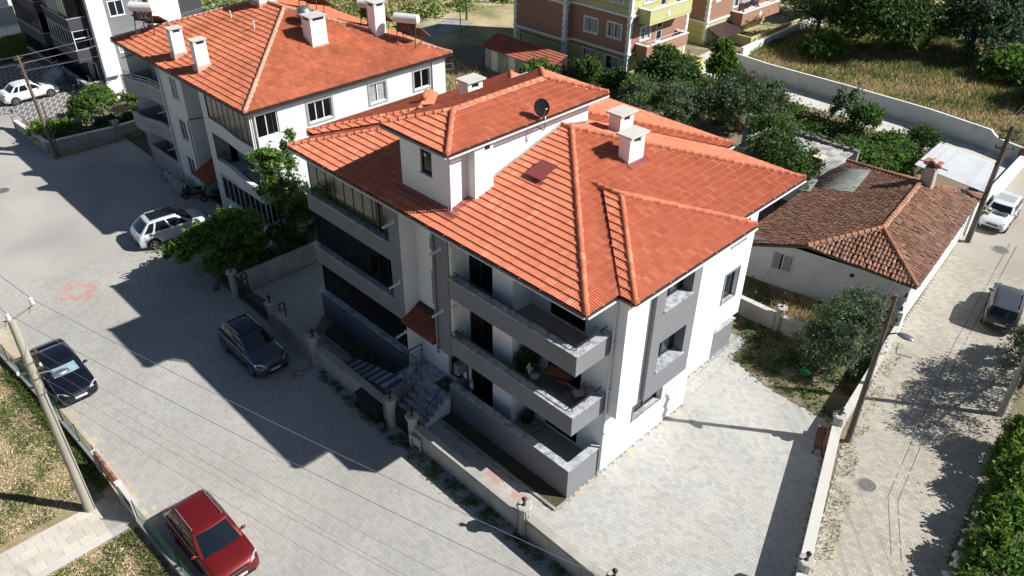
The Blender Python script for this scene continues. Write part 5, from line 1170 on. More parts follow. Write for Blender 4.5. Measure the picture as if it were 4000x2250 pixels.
# asbestos-roofed shed with rubble wall behind
SH = thing('shed', 'small shed with a mossy grey corrugated roof behind the flats', 'shed', (31.8, 8, 0))
corr(SH, (29.5, 11.4, 2.3), (29.6, 4.9, 2.3), (34.3, 4.9, 2.75), (33.8, 11.6, 2.75), 36, .028, 'asbestos', 'roof_sheet')
MB().box(29.9, 33.9, 5.2, 11.2, -.02, 2.24).build('wall', K['white_wall'], SH, world=True)
BC = thing('brick_chimney', 'square brick chimney with a pale slab on the corrugated shed', 'chimney', (30.5, 5.6, 2.2))
for k in range(13):
    for i in range(4):
        a = i*math.pi/2+ (k % 2)*.0; MB().obox((.2*math.cos(a)+.0, .2*math.sin(a), .05+k*.092), (.12 if i % 2 == 0 else .3, .3 if i % 2 == 0 else .12, .078), 0).build('brick', K['brick_soft'], BC)
MB().obox((0, 0, 1.28), (.72, .72, .07)).build('cap_slab', K['travertine'], BC); MB().box(-.2, .2, -.2, .2, -.3, 1.2).build('core', K['mortar'], BC)
RW = thing('rubble_wall', 'dark rubble stone wall standing behind the corrugated shed', 'wall', (34.5, 9, 0))
MB().prism([(34.35, 4.7), (34.65, 4.7), (34.35, 13.2), (34.05, 13.2)], -.02, 2.9).build('wall_core', K['stone_rubble'], RW, world=True)
for i in range(150):
    y = 4.8+8.3*random.random(); z = random.uniform(.3, 3.05) if i > 60 else random.uniform(2.85, 3.15); x = 34.36-(y-4.7)*.035-.05 if i > 60 else 34.5-(y-4.7)*.035+random.uniform(-.12, .12)
    MB().ball((x, y, z), (random.uniform(.05, .1), random.uniform(.08, .2), random.uniform(.05, .11)), 6, 4).build('stone', K['stone_rubble'], RW, world=True)
# tiled shed beside the yellow block
TS = thing('shed', 'long low shed with a dark red tiled roof beside the yellow block', 'shed', (35.5, 37, 0))
MB().box(33.1, 34.6, 31.9, 40.2, -.02, 2.0).build('wall', K['concrete'], TS, world=True)
for y in (36.6, 38.9): MB().box(33.07, 33.11, y-.4, y+.4, 0, 1.85).build('door', K['white_plastic'], TS, world=True)
trf = Roof(TS, K['tile_dark'], .25, .37, many=40); trf.slope([(32.7, 40.5, 2.05), (32.7, 31.6, 2.05), (35.0, 31.6, 2.75), (35.0, 40.5, 2.75)]); trf.finish()
MB().quad((32.7, 40.5, 2.03), (32.7, 31.6, 2.03), (35.0, 31.6, 2.73), (35.0, 40.5, 2.73)).quad((33.1, 31.62, 2.03), (35.0, 31.62, 2.73), (35.0, 31.62, 0), (33.1, 31.62, 0)).quad((35.0, 31.6, 0), (35, 40.5, 0), (35, 40.5, 2.73), (35, 31.6, 2.73)).build('roof_deck', K['gutter_brown'], TS, world=True)
# ================================================================ YELLOW AND BROWN BLOCKS
mat('yellow_plaster', (.48, .47, .22), .92, .05, .6, .04, 20, bump=.1, bscale=80); mat('brown_plaster', (.36, .20, .14), .92, .05, .6, .04, 20, bump=.1, bscale=80)
def groove_wall(t, o, ux, nrm, L, bands, openings=()):
    """storeys of boards with shadow joints; bands = [(z0,z1,material,pitch)]"""
    o, ux, nrm = Vector(o), Vector(ux), Vector(nrm)
    for z0, z1, m, pit in bands:
        ops = [(a, b, max(c, z0), min(d, z1), .14) for a, b, c, d in openings if c < z1 and d > z0]
        w_ = wall(MB(), o, ux, nrm, L, z0, z1, ops, .14).build('storey_wall', K[m], t, world=True)
        g_ = MB(); k = int((z1-z0)/pit)
        for i in range(1, k+1):
            z = z0+i*pit; segs = [(0, L)]
            for a, b, c, d in openings:
                if c-.12 < z < d+.12:
                    ns = []
                    for p, q in segs:
                        if b+.15 <= p or a-.15 >= q: ns.append((p, q))
                        else:
                            if a-.15 > p: ns.append((p, a-.15))
                            if b+.15 < q: ns.append((b+.15, q))
                    segs = ns
            for p, q in segs: g_.bar(o+ux*p+Z_*z+nrm*.004, o+ux*q+Z_*z+nrm*.004, .010, .022)
        g_.build('joint_lines', K['iron_rust'], w_, world=True, kind='stuff')
def quoins(t, x, y, z0, z1, sx, sy):
    n = int((z1-z0)/.30); mb = MB().box(x-.2*(sx < 0)-.03, x+.2*(sx > 0)+.03, y-.2*(sy < 0)-.03, y+.2*(sy > 0)+.03, z0, z1); q = mb.build('corner_strip', K['frame_white'], t, world=True)
    for i in range(n):
        z = z0+i*.30+.15; l = .36 if i % 2 else .27
        MB().box(x-(l if sx < 0 else .035), x+(l if sx > 0 else .035), y-(l if sy < 0 else .035), y+(l if sy > 0 else .035), z-.13, z+.13).build('quoin', K['frame_white'], q, world=True)
def band(t, pts, z, h=.18):
    for a, b in zip(pts[:-1], pts[1:]): MB().bar((*a, z), (*b, z), .16, h).build('string_course', K['frame_white'], t, world=True)
YB = thing('apartment_building', 'yellow and brown striped block with white quoins and balconies, upper centre', 'building', (44, 35, 0))
F1 = [(0, 2.7, 'yellow_plaster', .62), (2.7, 6.0, 'brown_plaster', .2), (6.0, 9.2, 'yellow_plaster', .62), (9.2, 12.2, 'brown_plaster', .2)]
def wins(t, o, ux, nrm, lst, **k):
    for a, b, c, d, n in lst: window(t, o, ux, nrm, a, b, c, d, .1, n, 'frame_white', 'glass_blue', .06, ('frame_white', .06), curtain=True, surround='frame_white', sw=.11, **k)
nearw = [(28.3+v-28.3, q-0, c, d, n) for v, q, c, d, n in ((29.25, 30.75, .95, 2.15, 2), (29.25, 30.75, 3.85, 5.1, 2), (31.95, 33.45, 3.75, 5.0, 2), (31.95, 33.45, .7, 2.2, 2), (29.3, 30.6, 6.95, 8.2, 2), (31.95, 33.45, 6.95, 8.2, 2))]
groove_wall(YB, (39.2, 28.3, 0), Y_, -X_, 6.7, F1, [(a-28.3, b-28.3, c, d) for a, b, c, d, n in nearw]); wins(YB, (39.2, 0, 0), Y_, -X_, nearw)
groove_wall(YB, (38.3, 35.0, 0), X_, -Y_, .9, F1); groove_wall(YB, (38.3, 35.0, 0), Y_, -X_, 6.6, F1); groove_wall(YB, (38.3, 41.6, 0), X_, Y_, 9.8, F1)
# lit side facing the path: two balconies with diamonds
sw_ = [(40.8-39.2, 42.2-39.2, 3.6, 4.75), (43.2-39.2, 44.15-39.2, 2.95, 5.0), (41.0-39.2, 42.3-39.2, .75, 1.9), (40.9-39.2, 42.2-39.2, 6.8, 8.0), (43.4-39.2, 44.3-39.2, 6.1, 8.2)]
groove_wall(YB, (39.2, 28.3, 0), X_, -Y_, 8.9, F1, sw_); groove_wall(YB, (48.1, 28.3, 0), Y_, X_, 13.3, F1)
wins(YB, (39.2, 28.3, 0), X_, -Y_, [(*sw_[0], 2), (*sw_[2], 2), (*sw_[3], 2)])
for q in (sw_[1], sw_[4]): window(YB, (39.2, 28.3, 0), X_, -Y_, *q, .1, 1, 'frame_white', 'glass_blue', .12, None, 'balcony_door', trans=q[2]+1.0)
for zt, zb, m in ((3.45, 2.4, 'brown_plaster'), (6.53, 5.3, 'yellow_plaster')):
    p = MB(); p.box(40.2, 46.4, 27.0, 27.18, zb, zt).box(40.2, 40.38, 27.18, 28.29, zb, zt).box(46.22, 46.4, 27.18, 28.29, zb, zt).box(40.38, 46.22, 27.18, 28.29, zb, zb+.15)
    p = p.build('balcony', K[m], YB, world=True)
    MB().box(40.14, 46.46, 26.94, 27.24, zt, zt+.07).box(40.14, 40.44, 27.24, 28.28, zt, zt+.07).box(46.16, 46.46, 27.24, 28.28, zt, zt+.07).build('coping', K['fascia_white'], p, world=True)
    MB().add([(42.9, 26.97, (zt+zb)/2+.35), (43.15, 26.97, (zt+zb)/2), (42.9, 26.97, (zt+zb)/2-.35), (42.65, 26.97, (zt+zb)/2), (42.9, 26.999, (zt+zb)/2+.35), (43.15, 26.999, (zt+zb)/2), (42.9, 26.999, (zt+zb)/2-.35), (42.65, 26.999, (zt+zb)/2)], [(3, 2, 1, 0), (0, 1, 5, 4), (1, 2, 6, 5), (2, 3, 7, 6), (3, 0, 4, 7)]).build('diamond', K['frame_white'], p, world=True)
    MB().bar((40.2, 26.985, zb+.28), (46.4, 26.985, zb+.28), .05, .05).build('moulding', K[m], p, world=True)
    if zt < 5:
        r_ = MB().tube([(40.3, 27.1, zt+.4), (46.3, 27.1, zt+.4)], .02, 6).tube([(40.3, 27.1, zt+.4), (40.3, 28.2, zt+.4)], .02, 6)
        for i in range(7): r_.tube([(40.3+i, 27.1, zt+.05), (40.3+i, 27.1, zt+.4)], .014, 5)
        r_.build('railing', K['fascia_white'], p, world=True)
MB().box(48.1, 48.3, 25.9, 28.29, -.02, .95).box(40.0, 48.1, 25.9, 26.1, -.02, .95).build('terrace_wall', K['yellow_plaster'], YB, world=True)
for x, y, sx, sy in ((39.2, 28.3, 1, 1), (38.3, 35.0, 1, 1), (38.3, 41.6, 1, -1), (48.1, 28.3, -1, 1)): quoins(YB, x, y, 0, 12.2, sx, sy)
for z in (2.7, 6.0, 9.2): band(YB, [(38.24, 41.6), (38.24, 34.94), (39.14, 34.94), (39.14, 28.24), (48.16, 28.24), (48.16, 41.6)], z)
MB().tube([(38.2, 34.8, 2.35), (38.2, 40.6, 2.35), (38.2, 40.6, .4)], .045, 8).tube([(39.1, 34.8, 2.4), (39.1, 28.6, 2.4)], .03, 6).build('gas_pipe', K['frame_dark'], YB, world=True)
MB().box(38.3, 48.1, 28.3, 41.6, 12.2, 12.4).build('roof_slab', K['concrete'], YB, world=True)
YB2 = thing('apartment_building', 'second yellow and brown block with laundry on its balcony, top right of centre', 'building', (60, 35, 0))
F2 = [(-.02, 2.2, 'yellow_plaster', .55), (2.2, 5.4, 'brown_plaster', .2), (5.4, 9, 'yellow_plaster', .55)]
s2 = [(1.1, 1.9, .55, 1.25), (1.2, 1.9, 4.1, 4.9), (4.4, 5.4, .3, 1.9), (6.6, 7.9, .6, 1.8), (4.6, 5.5, 2.9, 5.0), (6.4, 9.4, 3.0, 5.0)]
groove_wall(YB2, (54.2, 30.0, 0), X_, -Y_, 12, F2, s2); groove_wall(YB2, (54.2, 30.0, 0), Y_, -X_, 9, F2)
wins(YB2, (54.2, 30, 0), X_, -Y_, [(*s2[0], 1), (*s2[1], 1), (*s2[2], 1), (*s2[3], 2), (*s2[4], 1), (*s2[5], 3)])
quoins(YB2, 54.2, 30.0, .3, 9, 1, 1); band(YB2, [(54.14, 39), (54.14, 29.94), (66.2, 29.94)], 2.2); MB().box(54.2, 66.2, 30, 39, 9, 9.2).build('roof_slab', K['concrete'], YB2, world=True)
p = MB().box(58.6, 66.2, 28.6, 28.78, 1.35, 2.55).box(58.6, 58.78, 28.78, 29.99, 1.35, 2.55).box(58.78, 66.2, 28.78, 29.99, 1.35, 1.5).build('balcony', K['brown_plaster'], YB2, world=True)
MB().box(58.54, 66.26, 28.54, 28.84, 2.55, 2.62).box(58.54, 58.84, 28.84, 29.98, 2.55, 2.62).build('coping', K['fascia_white'], p, world=True)
MB().add([(62.2, 28.57, 2.3), (62.5, 28.57, 1.95), (62.2, 28.57, 1.6), (61.9, 28.57, 1.95), (62.2, 28.599, 2.3), (62.5, 28.599, 1.95), (62.2, 28.599, 1.6), (61.9, 28.599, 1.95)], [(3, 2, 1, 0), (0, 1, 5, 4), (1, 2, 6, 5), (2, 3, 7, 6), (3, 0, 4, 7)]).build('diamond', K['frame_white'], p, world=True)
MB().box(57.0, 70, 26.3, 26.5, -.02, .95).box(57.0, 57.2, 26.5, 29.99, -.02, .95).build('terrace_wall', K['yellow_plaster'], YB2, world=True)
MB().quad((54.3, 28.0, 1.0), (58.3, 28.0, 1.0), (58.3, 29.99, 1.7), (54.3, 29.99, 1.7)).quad((54.3, 28.0, .94), (54.3, 29.99, 1.64), (58.3, 29.99, 1.64), (58.3, 28.0, .94)).build('porch_roof', K['gutter_brown'], YB2, world=True)
for i, (m_, h) in enumerate((('cloth_dark', .9), ('cloth_dark', 1.1), ('tarp_grey', .8), ('cloth_red', .9), ('cloth_white', .7), ('cloth_red', .6), ('cloth_white', 1.0), ('cloth_dark', 1.2))):
    x = 60.6+i*.5; k = 6; mb = MB(); pts = [(x+.44*j/k, 29.1+.04*math.sin(j*2.1+i)) for j in range(k+1)]
    for (xa, ya), (xb, yb) in zip(pts[:-1], pts[1:]): mb.quad((xa, ya, 3.95-h), (xb, yb, 3.95-h), (xb, 29.1, 3.95), (xa, 29.1, 3.95))
    tag(mb.build('laundry', K[m_], None), ['black garment', 'long black garment', 'grey garment', 'red garment', 'white garment', 'short red garment', 'long white garment', 'longest black garment'][i]+' on the balcony drying line of the second yellow block', 'laundry', 'laundry on the drying line')
MB().tube([(60.3, 29.1, 3.96), (65, 29.1, 3.96)], .008, 5).build('drying_line', K['steel'], YB2, world=True)
RP_ = thing('wall_ruin', 'crumbling pale boundary wall beside the second yellow block', 'wall', (62, 25, 0))
run_wall(RP_, (53.5, 25.2), (70, 25.6), .3, 1.0, 'white_wall', cap=False)
for i in range(40):
    MB().obox((66+random.random()*5, 23.6+random.random()*2.6, .15+.5*random.random()), (random.uniform(.2, .5), random.uniform(.2, .4), random.uniform(.12, .25)), random.random()*3, random.uniform(-.4, .4)).build('rubble_block', K['concrete_pale'], RP_, world=True)
# ================================================================ FAR DARK GREY FLATS, top left
mat('charcoal_plaster', (.055, .055, .062), .9, .06, .7, .05, 30, bump=.1, bscale=80); mat('mid_grey_plaster', (.19, .195, .205), .9, .05, .7, .04, 30, bump=.1, bscale=80)
DF = thing('apartment_building', 'charcoal and white flats with glazed balconies, top left', 'building', (9, 66, 0))
MB().box(4.6, 14.5, 57.3, 78, -.02, 12).build('body', K['charcoal_plaster'], DF, world=True)
MB().box(6.0, 9.7, 57.24, 57.3, 1.55, 12).box(6.0, 14.4, 57.27, 57.3, -.02, 1.55).build('grey_panel', K['mid_grey_plaster'], DF, world=True)
MB().box(4.75, 6.05, 56.7, 57.3, 1.6, 12).build('white_shaft', K['white_plaster'], DF, world=True); MB().box(4.75, 6.0, 57.2, 57.28, -.02, 1.6).build('white_shaft', K['white_plaster'], DF, world=True)
MB().box(9.7, 12.2, 56.7, 57.3, 1.6, 12).build('white_shaft', K['white_plaster'], DF, world=True)
for z0 in (3.2, 6.2, 9.2): window(DF, (0, 57.24, 0), X_, -Y_, 6.5, 7.75, z0, z0+1.25, .0, 2, 'frame_white', 'glass_blue', .07, ('frame_white', .06), curtain=True); window(DF, (0, 57.24, 0), X_, -Y_, 8.4, 9.4, z0, z0+1.25, .0, 2, 'frame_white', 'glass_blue', .07, ('frame_white', .06), curtain=True)
for (y0, y1), lv in (((57.4, 63.1), ((1.17, -.02), (4.0, 3.0), (6.55, 5.6))), ((65.3, 71.6), ((1.0, -.02), (3.65, 2.6), (6.4, 5.5)))):
    for fl, (zt, zb) in enumerate(lv):
        p = MB().box(3.2, 3.4, y0, y1, zb, zt).box(3.4, 4.6, y0, y0+.2, zb, zt).box(3.4, 4.6, y1-.2, y1, zb, zt).box(3.4, 4.6, y0+.2, y1-.2, zb, zb+.15 if fl else .2).build('balcony', K['charcoal_plaster'], DF, world=True)
        MB().box(3.13, 3.45, y0-.06, y1+.06, zt, zt+.05).box(3.45, 4.6, y0-.06, y0+.22, zt, zt+.05).build('coping', K['marble'], p, world=True)
        if not (fl == 0 and y0 < 60):
            ztp = (3.0, 5.6, 8.5)[fl] if y0 < 60 else (2.6, 5.5, 8.4)[fl]; fr = MB(); n = 9; W = (y1-y0)/n; lit = (y0 < 60 and fl == 1)
            for i in range(n+1): fr.box(3.26, 3.31, y0+W*i-.02, y0+W*i+.02, zt+.05, ztp)
            for xx in (3.3, 4.5): fr.box(xx-.03, xx+.03, y0+.05, y0+.1, zt+.05, ztp)
            fr.box(3.25, 3.32, y0, y1, ztp-.08, ztp); fr.box(3.25, 4.6, y0+.04, y0+.1, ztp-.08, ztp)
            if lit: fr.box(3.3, 4.6, y0+.04, y0+.1, zt+.9, zt+.97)
            fr = fr.build('glazing_frame', K['frame_white' if lit else 'frame_dark'], p, world=True)
            for i in range(n): MB().quad((3.285, y0+W*i+.02, zt+.05), (3.285, y0+W*(i+1)-.02, zt+.05), (3.285, y0+W*(i+1)-.02, ztp-.05), (3.285, y0+W*i+.02, ztp-.05)).build('glass_panel', K['curtain' if (fl == 2 and y0 < 60 and 2 < i < 7) else 'glass_dark'], p, world=True)
            MB().quad((3.31, y0+.07, zt+.05), (4.55, y0+.07, zt+.05), (4.55, y0+.07, ztp-.05), (3.31, y0+.07, ztp-.05)).build('glass_panel', K['glass_dark'], p, world=True)
window(DF, (4.6, 0, 0), Y_, -X_, 58.0, 60.0, .3, 2.5, .0, 2, 'frame_white', 'glass_blue', .08, None, 'balcony_door', curtain=True)
for i in range(5): MB().box(2.0+i*.28, 2.28+i*.28, 62.9, 65.2, -.02, .15+i*.15).build('step', K['marble'], DF, world=True)
for y in (62.95, 64.2):
    r_ = MB()
    for h in (.35, .6, .85): r_.tube([(2.0, y, h), (3.4, y, h+.75)], .02, 6)
    for i in range(3): r_.tube([(2.05+i*.65, y, .1+i*.3), (2.05+i*.65, y, .9+i*.35)], .016, 6)
    r_.build('stair_railing', K['frame_white'], DF, world=True)
MB().box(4.3, 4.9, 57.0, 60, 12, 12.3).build('roof_edge', K['flashing'], DF, world=True)
FW = thing('boundary_wall', 'pale concrete block boundary wall across the lane at the top left', 'wall', (0, 85, 0))
run_wall(FW, (-14, 85), (6.2, 85), .25, 1.6, 'concrete_pale', cap=True)
TL = thing('apartment_building', 'white block with a grey panel cut by the top left corner', 'building', (2, 90, 0))
MB().box(-8, 6.4, 87, 97, -.02, 9).build('wall', K['white_plaster'], TL, world=True); MB().box(-8, 4.6, 86.9, 87, -.02, 3.2).build('grey_panel', K['mid_grey_plaster'], TL, world=True)
MB().tube([(5.3, 86.9, 0), (5.3, 86.9, 8.8)], .07, 8).build('downpipe', K['pipe_white'], TL, world=True); MB().box(-8, 4.4, 85.9, 86.0, 3.3, 4.2).build('balcony_rail', K['frame_white'], TL, world=True)
# ================================================================ VEHICLES
def paint(name, col, metal=.0, rough=.28, var=.04): return mat(name, col, rough, var, 1.5, .03, 9, metal=metal, spec=.5, coat=.6)
paint('paint_silver', (.62, .63, .64), .15, .3); paint('paint_slate', (.065, .08, .11), .4); paint('paint_navy', (.006, .007, .014), .1, .2); paint('paint_red', (.165, .011, .011), .35); paint('paint_white', (.66, .67, .68)); paint('paint_grey', (.06, .065, .078), .3, .45); paint('paint_black', (.006, .006, .008), 0, .2)
mat('car_glass', (.006, .010, .016), .05, 0, 1, 0, 1, spec=.7); mat('rubber', (.016, .016, .016), .8, .1, 4, 0, 1); mat('alloy', (.42, .43, .44), .3, .05, 3, 0, 1, metal=.7); mat('lamp_glass', (.62, .64, .66), .12, .05, 6, 0, 1, metal=.5, spec=.8); mat('lamp_red', (.28, .008, .012), .2, .05, 5, 0, 1); mat('lamp_orange', (.5, .16, .02), .3, .05, 5, 0, 1); mat('plate', (.70, .71, .72), .5, .02, 3, 0, 1); mat('sunshade', (.30, .46, .52), .25, .15, 5, 0, 1, metal=.4); mat('print_black', (.01, .01, .012), .6, 0, 1, 0, 1)
_WH = {}
def wheel(t, x, y, r, side, rim='alloy'):
    tr = MB().lathe((0, 0, 0), [(r*.62, -.10), (r*.93, -.105), (r, -.075), (r, .075), (r*.93, .105), (r*.62, .10)], 22)
    rt = Matrix.Rotation(math.pi/2, 4, 'X'); tr.xform(rt); w_ = tr.build('wheel', K['rubber'], t, smooth=True, auto=40); w_.location = (x, y, r)
    d = MB(); s_ = -side; d.lathe((0, 0, 0), [(r*.64, -.02), (r*.64, .02), (r*.58, .03)], 20); d.xform(Matrix.Rotation(math.pi/2*side*-1, 4, 'X')); d.xform(Matrix.Translation((0, side*.07, 0)))
    MBs = d.build('rim_back', K['rubber'], w_)
    d = MB()
    for i in range(5):
        a = math.tau*i/5+.3; d.bar((0, side*.112, 0), (r*.6*math.cos(a), side*.104, r*.6*math.sin(a)), .075, .02)
    d.tube([(0, side*.09, 0), (0, side*.122, 0)], r*.2, 12)
    n = 24; ring = [[(rr*math.cos(math.tau*j/n), side*yy, rr*math.sin(math.tau*j/n)) for j in range(n)] for rr, yy in ((r*.66, .1), (r*.64, .112), (r*.57, .108))]
    d.add([p for g_ in ring for p in g_], [(i*n+j, i*n+(j+1) % n, (i+1)*n+(j+1) % n, (i+1)*n+j) for i in range(2) for j in range(n)])
    d.build('rim', K[rim], w_)
def car(name, label, loc, rz, L, W, H, body, roof=None, kind='suv', hood=1.0, belt=1.02, xc=.95, xr0=.35, xr1=-1.55, xb=-1.95, tail=1.0, r=.34, axf=None, axr=None, rails=None, plate=None, cat='car', trim='black_plastic', sidewin=((.07, .40), (.45, .74), (.79, .95)), lowdark=True, boxy=0., shade=False, tw=.76):
    t = thing(name, label, cat, loc, rz); h = L/2; w = W/2; axf = axf or h-.82; axr = axr or -h+.78
    bm_ = K[body]; rm = K[roof] if roof else bm_
    # stations: x, half width factor, top z, bottom z
    nose = hood-.29; st = [(h, .70, nose-.16, .34), (h-.03, .82, nose-.02, .27), (h-.12, .92, nose+.06, .23), (h-.3, .975, hood-.13, .21), (h-.6, 1, hood-.06, .2), (xc+.05, 1, hood+.03, .2), (xc-.35, 1, belt, .2), (0, 1, belt, .2), (xb+.35, 1, belt+.01, .2)]
    if kind == 'sedan': st += [(xb, 1, belt, .2), (xb-.12, .995, tail+.02, .2), (-h+.3, .97, tail, .22), (-h+.08, .92, tail-.04, .26), (-h+.01, .84, tail-.16, .30), (-h-.005, .74, tail-.3, .36)]
    else: st += [(-h+.35, .985, belt, .21), (-h+.14, .95, belt-.02, .24), (-h+.02, .90, belt-.12, .27), (-h-.0, .82, belt-.4, .34)]
    prof = [(0, .025), (.45, .02), (.78, .005), (.93, -.035), (.985, -.12)]
    rings = []
    for x, fw, zt, zb in st:
        ww = w*fw; pts = [(x, ww*f, zt+dz) for f, dz in prof]
        zm = zb+(zt-zb)*.42; pts += [(x, ww, zt-.12-(zt-zm-.12)*.5), (x, ww*1.0, zm), (x, ww*.975, zb+.1), (x, ww*.88, zb), (x, 0, zb)]
        rings.append(pts+[(a, -b, c) for a, b, c in reversed(pts[1:-1])])
    k = len(rings[0]); mb = MB(); mb.add([p for g_ in rings for p in g_], [(i*k+j, i*k+(j+1) % k, (i+1)*k+(j+1) % k, (i+1)*k+j) for i in range(len(rings)-1) for j in range(k)]+[tuple(range(k)), tuple((len(rings)-1)*k+j for j in reversed(range(k)))])
    bd = mb.build('body', bm_, t, smooth=True, auto=50)
    # cabin surface
    bw, rw = w*.955, w*tw; z0, z1 = belt-.03, H-.055
    cb = {'fl': (xc, bw*.93, z0), 'fr': (xc, -bw*.93, z0), 'rl': (xb, bw*.95, z0), 'rr': (xb, -bw*.95, z0)}
    ct = {'fl': (xr0, rw*.97, z1), 'fr': (xr0, -rw*.97, z1), 'rl': (xr1, rw*.95, z1), 'rr': (xr1, -rw*.95, z1)}
    E_ = {'front': ('fl', 'fr', Vector((.12, 0, 0))), 'right': ('fr', 'rr', Vector((0, -.05, 0))), 'rear': ('rr', 'rl', Vector((-.07, 0, 0))), 'left': ('rl', 'fl', Vector((0, .05, 0)))}
    def S(e, u, s, off=0.):
        a, b, bul = E_[e]; A, B2 = Vector(cb[a]), Vector(cb[b]); C, D2 = Vector(ct[a]), Vector(ct[b])
        p = A.lerp(B2, u).lerp(C.lerp(D2, u), s)+bul*(math.sin(math.pi*u)**.7)*(1-.35*s)
        if e in ('left', 'right'): p += Vector((0, (.05 if e == 'left' else -.05)*math.sin(math.pi*s), .045*s*math.sin(math.pi*u)))
        n = (D2.lerp(C, .5)-A.lerp(B2, .5)).cross(B2-A).normalized()
        if n.dot(p-Vector((0, 0, z0))) < 0: n = -n
        return p+n*off
    mb = MB(); US = [0, .06, .15, .3, .5, .7, .85, .94]; SS = [0, .3, .6, .85, 1]
    order = [(e, u) for e in ('front', 'right', 'rear', 'left') for u in US]; m_ = len(order)
    V = [S(e, u, s) for s in SS for e, u in order]
    F = [(i*m_+j, i*m_+(j+1) % m_, (i+1)*m_+(j+1) % m_, (i+1)*m_+j) for i in range(len(SS)-1) for j in range(m_)]
    mb.add(V, F); mb.build('cabin', bm_, t, smooth=True, auto=35)
    top = [S(e, u, 1) for e, u in order]; c = sum(top, Vector())/m_
    r2 = [c+(p-c)*.93+Z_*.03 for p in top]; r3 = [c+(p-c)*.6+Z_*.05 for p in top]
    mb = MB(); mb.add(top+r2+r3+[c+Z_*.062], [(i*m_+j, i*m_+(j+1) % m_, (i+1)*m_+(j+1) % m_, (i+1)*m_+j) for i in range(2) for j in range(m_)]+[(2*m_+j, 2*m_+(j+1) % m_, 3*m_) for j in range(m_)])
    rf_ = mb.build('roof', rm, t, smooth=True, auto=35)
    def glass(e, u0, u1, s0, s1, nm, off=.012, m='car_glass', skew=0):
        g_ = MB(); n, q = 6, 4; V = [S(e, u0+(u1-u0)*i/n+skew*(j/q)*(1 if i in (0, n) else 1)*0, s0+(s1-s0)*j/q, off) for j in range(q+1) for i in range(n+1)]
        g_.add(V, [(j*(n+1)+i, j*(n+1)+i+1, (j+1)*(n+1)+i+1, (j+1)*(n+1)+i) for j in range(q) for i in range(n)]); return g_.build(nm, K[m], t, smooth=True)
    glass('front', .05, .95, .06, .95, 'windshield'); glass('rear', .07, .93, .14, .93, 'rear_window')
    for a, b in sidewin:
        glass('right', a, b, .10, .90, 'side_window'); glass('left', 1-b, 1-a, .10, .90, 'side_window')
    if shade: glass('front', .13, .87, .12, .72, 'sunshade', .018, 'sunshade')
    MB().bar(S('front', .1, .03, .02), S('front', .45, .12, .02), .02, .015).bar(S('front', .45, .03, .02), S('front', .8, .12, .02), .02, .015).build('wipers', K['rubber'], t, kind='stuff')
    for ax in (axf, axr):
        for sd in (1, -1):
            MB().tube([(ax, sd*(w*.80), r), (ax, sd*(w+.004), r)], r*1.16, 20).build('wheel_arch', K['rubber'], t)
            wheel(t, ax, sd*(w-.085), r, sd)
    for sd in (1, -1):
        MB().add([(h-.10, sd*w*.80, hood-.30), (h-.33, sd*w*.985, hood-.27), (h-.36, sd*w*.965, hood-.13), (h-.16, sd*w*.68, hood-.16), (h-.03, sd*w*.52, hood-.30), (h-.05, sd*w*.55, hood-.20)], [(0, 1, 2, 3), (0, 3, 5, 4)] if sd > 0 else [(3, 2, 1, 0), (4, 5, 3, 0)]).build('headlight', K['lamp_glass'], t)
        zt_ = tail if kind == 'sedan' else belt
        MB().obox((-h+.115, sd*w*.76, zt_-.16 if kind == 'sedan' else belt-.22), (.16, w*.30, .15) if kind == 'sedan' else (.14, w*.24, .28), sd*-.25).build('taillight', K['lamp_red'], t, bevel=.02)
        MB().ball((xc-.30, sd*(w+.07), belt+.05), (.07, .11, .075), 10, 6).bar((xc-.28, sd*(w*.86), belt), (xc-.30, sd*(w+.05), belt+.03), .06, .05).build('mirror', bm_, t, smooth=True)
        MB().bar((axf-r-.1, sd*(w+.002), .27), (axr+r+.1, sd*(w+.002), .27), .03, .12).build('sill_trim', K[trim], t)
        for q in (xc-.5, (xc+xb)/2-.1): MB().bar((q, sd*(w+.003), belt-.18), (q-.14, sd*(w+.003), belt-.18), .02, .03).build('door_handle', K[trim if lowdark else body], t)
        for q in (xc-.12, (xc+xb)/2+.05, xb+.2): MB().bar((q, sd*(w-.004), .3), (q-.03, sd*(w*.985-.0), belt-.1), .006, .012).build('door_gap', K['rubber'], t)
        if rails:
            a = S('left' if sd > 0 else 'right', .12, 1)+Z_*.075; b = S('left' if sd > 0 else 'right', .88, 1)+Z_*.075; ins = Vector((0, -sd*.07, 0))
            MB().tube([a+ins-Z_*.06, a+ins, b+ins, b+ins-Z_*.06], .022, 6).build('roof_rail', K[rails], t)
    MB().obox((h-.02, 0, hood-.33), (.07, W*.40, .13)).build('grille', K['black_plastic'], t, bevel=.01)
    MB().obox((h-.0, 0, hood-.29), (.055, W*.34, .016)).build('grille_bar', K['alloy'], t)
    MB().obox((h-.03, 0, .36), (.1, W*.66, .14)).build('lower_grille', K['black_plastic'], t, bevel=.02)
    MB().obox((-h+.015, 0, .42), (.1, W*.82, .2)).build('rear_bumper', K[trim] if lowdark else bm_, t, bevel=.03)
    if plate:
        for x, rzz in ((h+.03, math.pi/2), (-h-.04, -math.pi/2)):
            zz = .50 if x > 0 else (.62 if kind == 'sedan' else .60)
            p = MB().obox((x, 0, zz), (.012, .52, .115)).build('number_plate', K['plate'], t)
            lettering(plate, .1, K['print_black'], p, Matrix.Translation((x+.008*(1 if x > 0 else -1), 0, zz)) @ Matrix.Rotation(rzz, 4, 'Z') @ Matrix.Rotation(math.pi/2, 4, 'X'), .001)
    return t
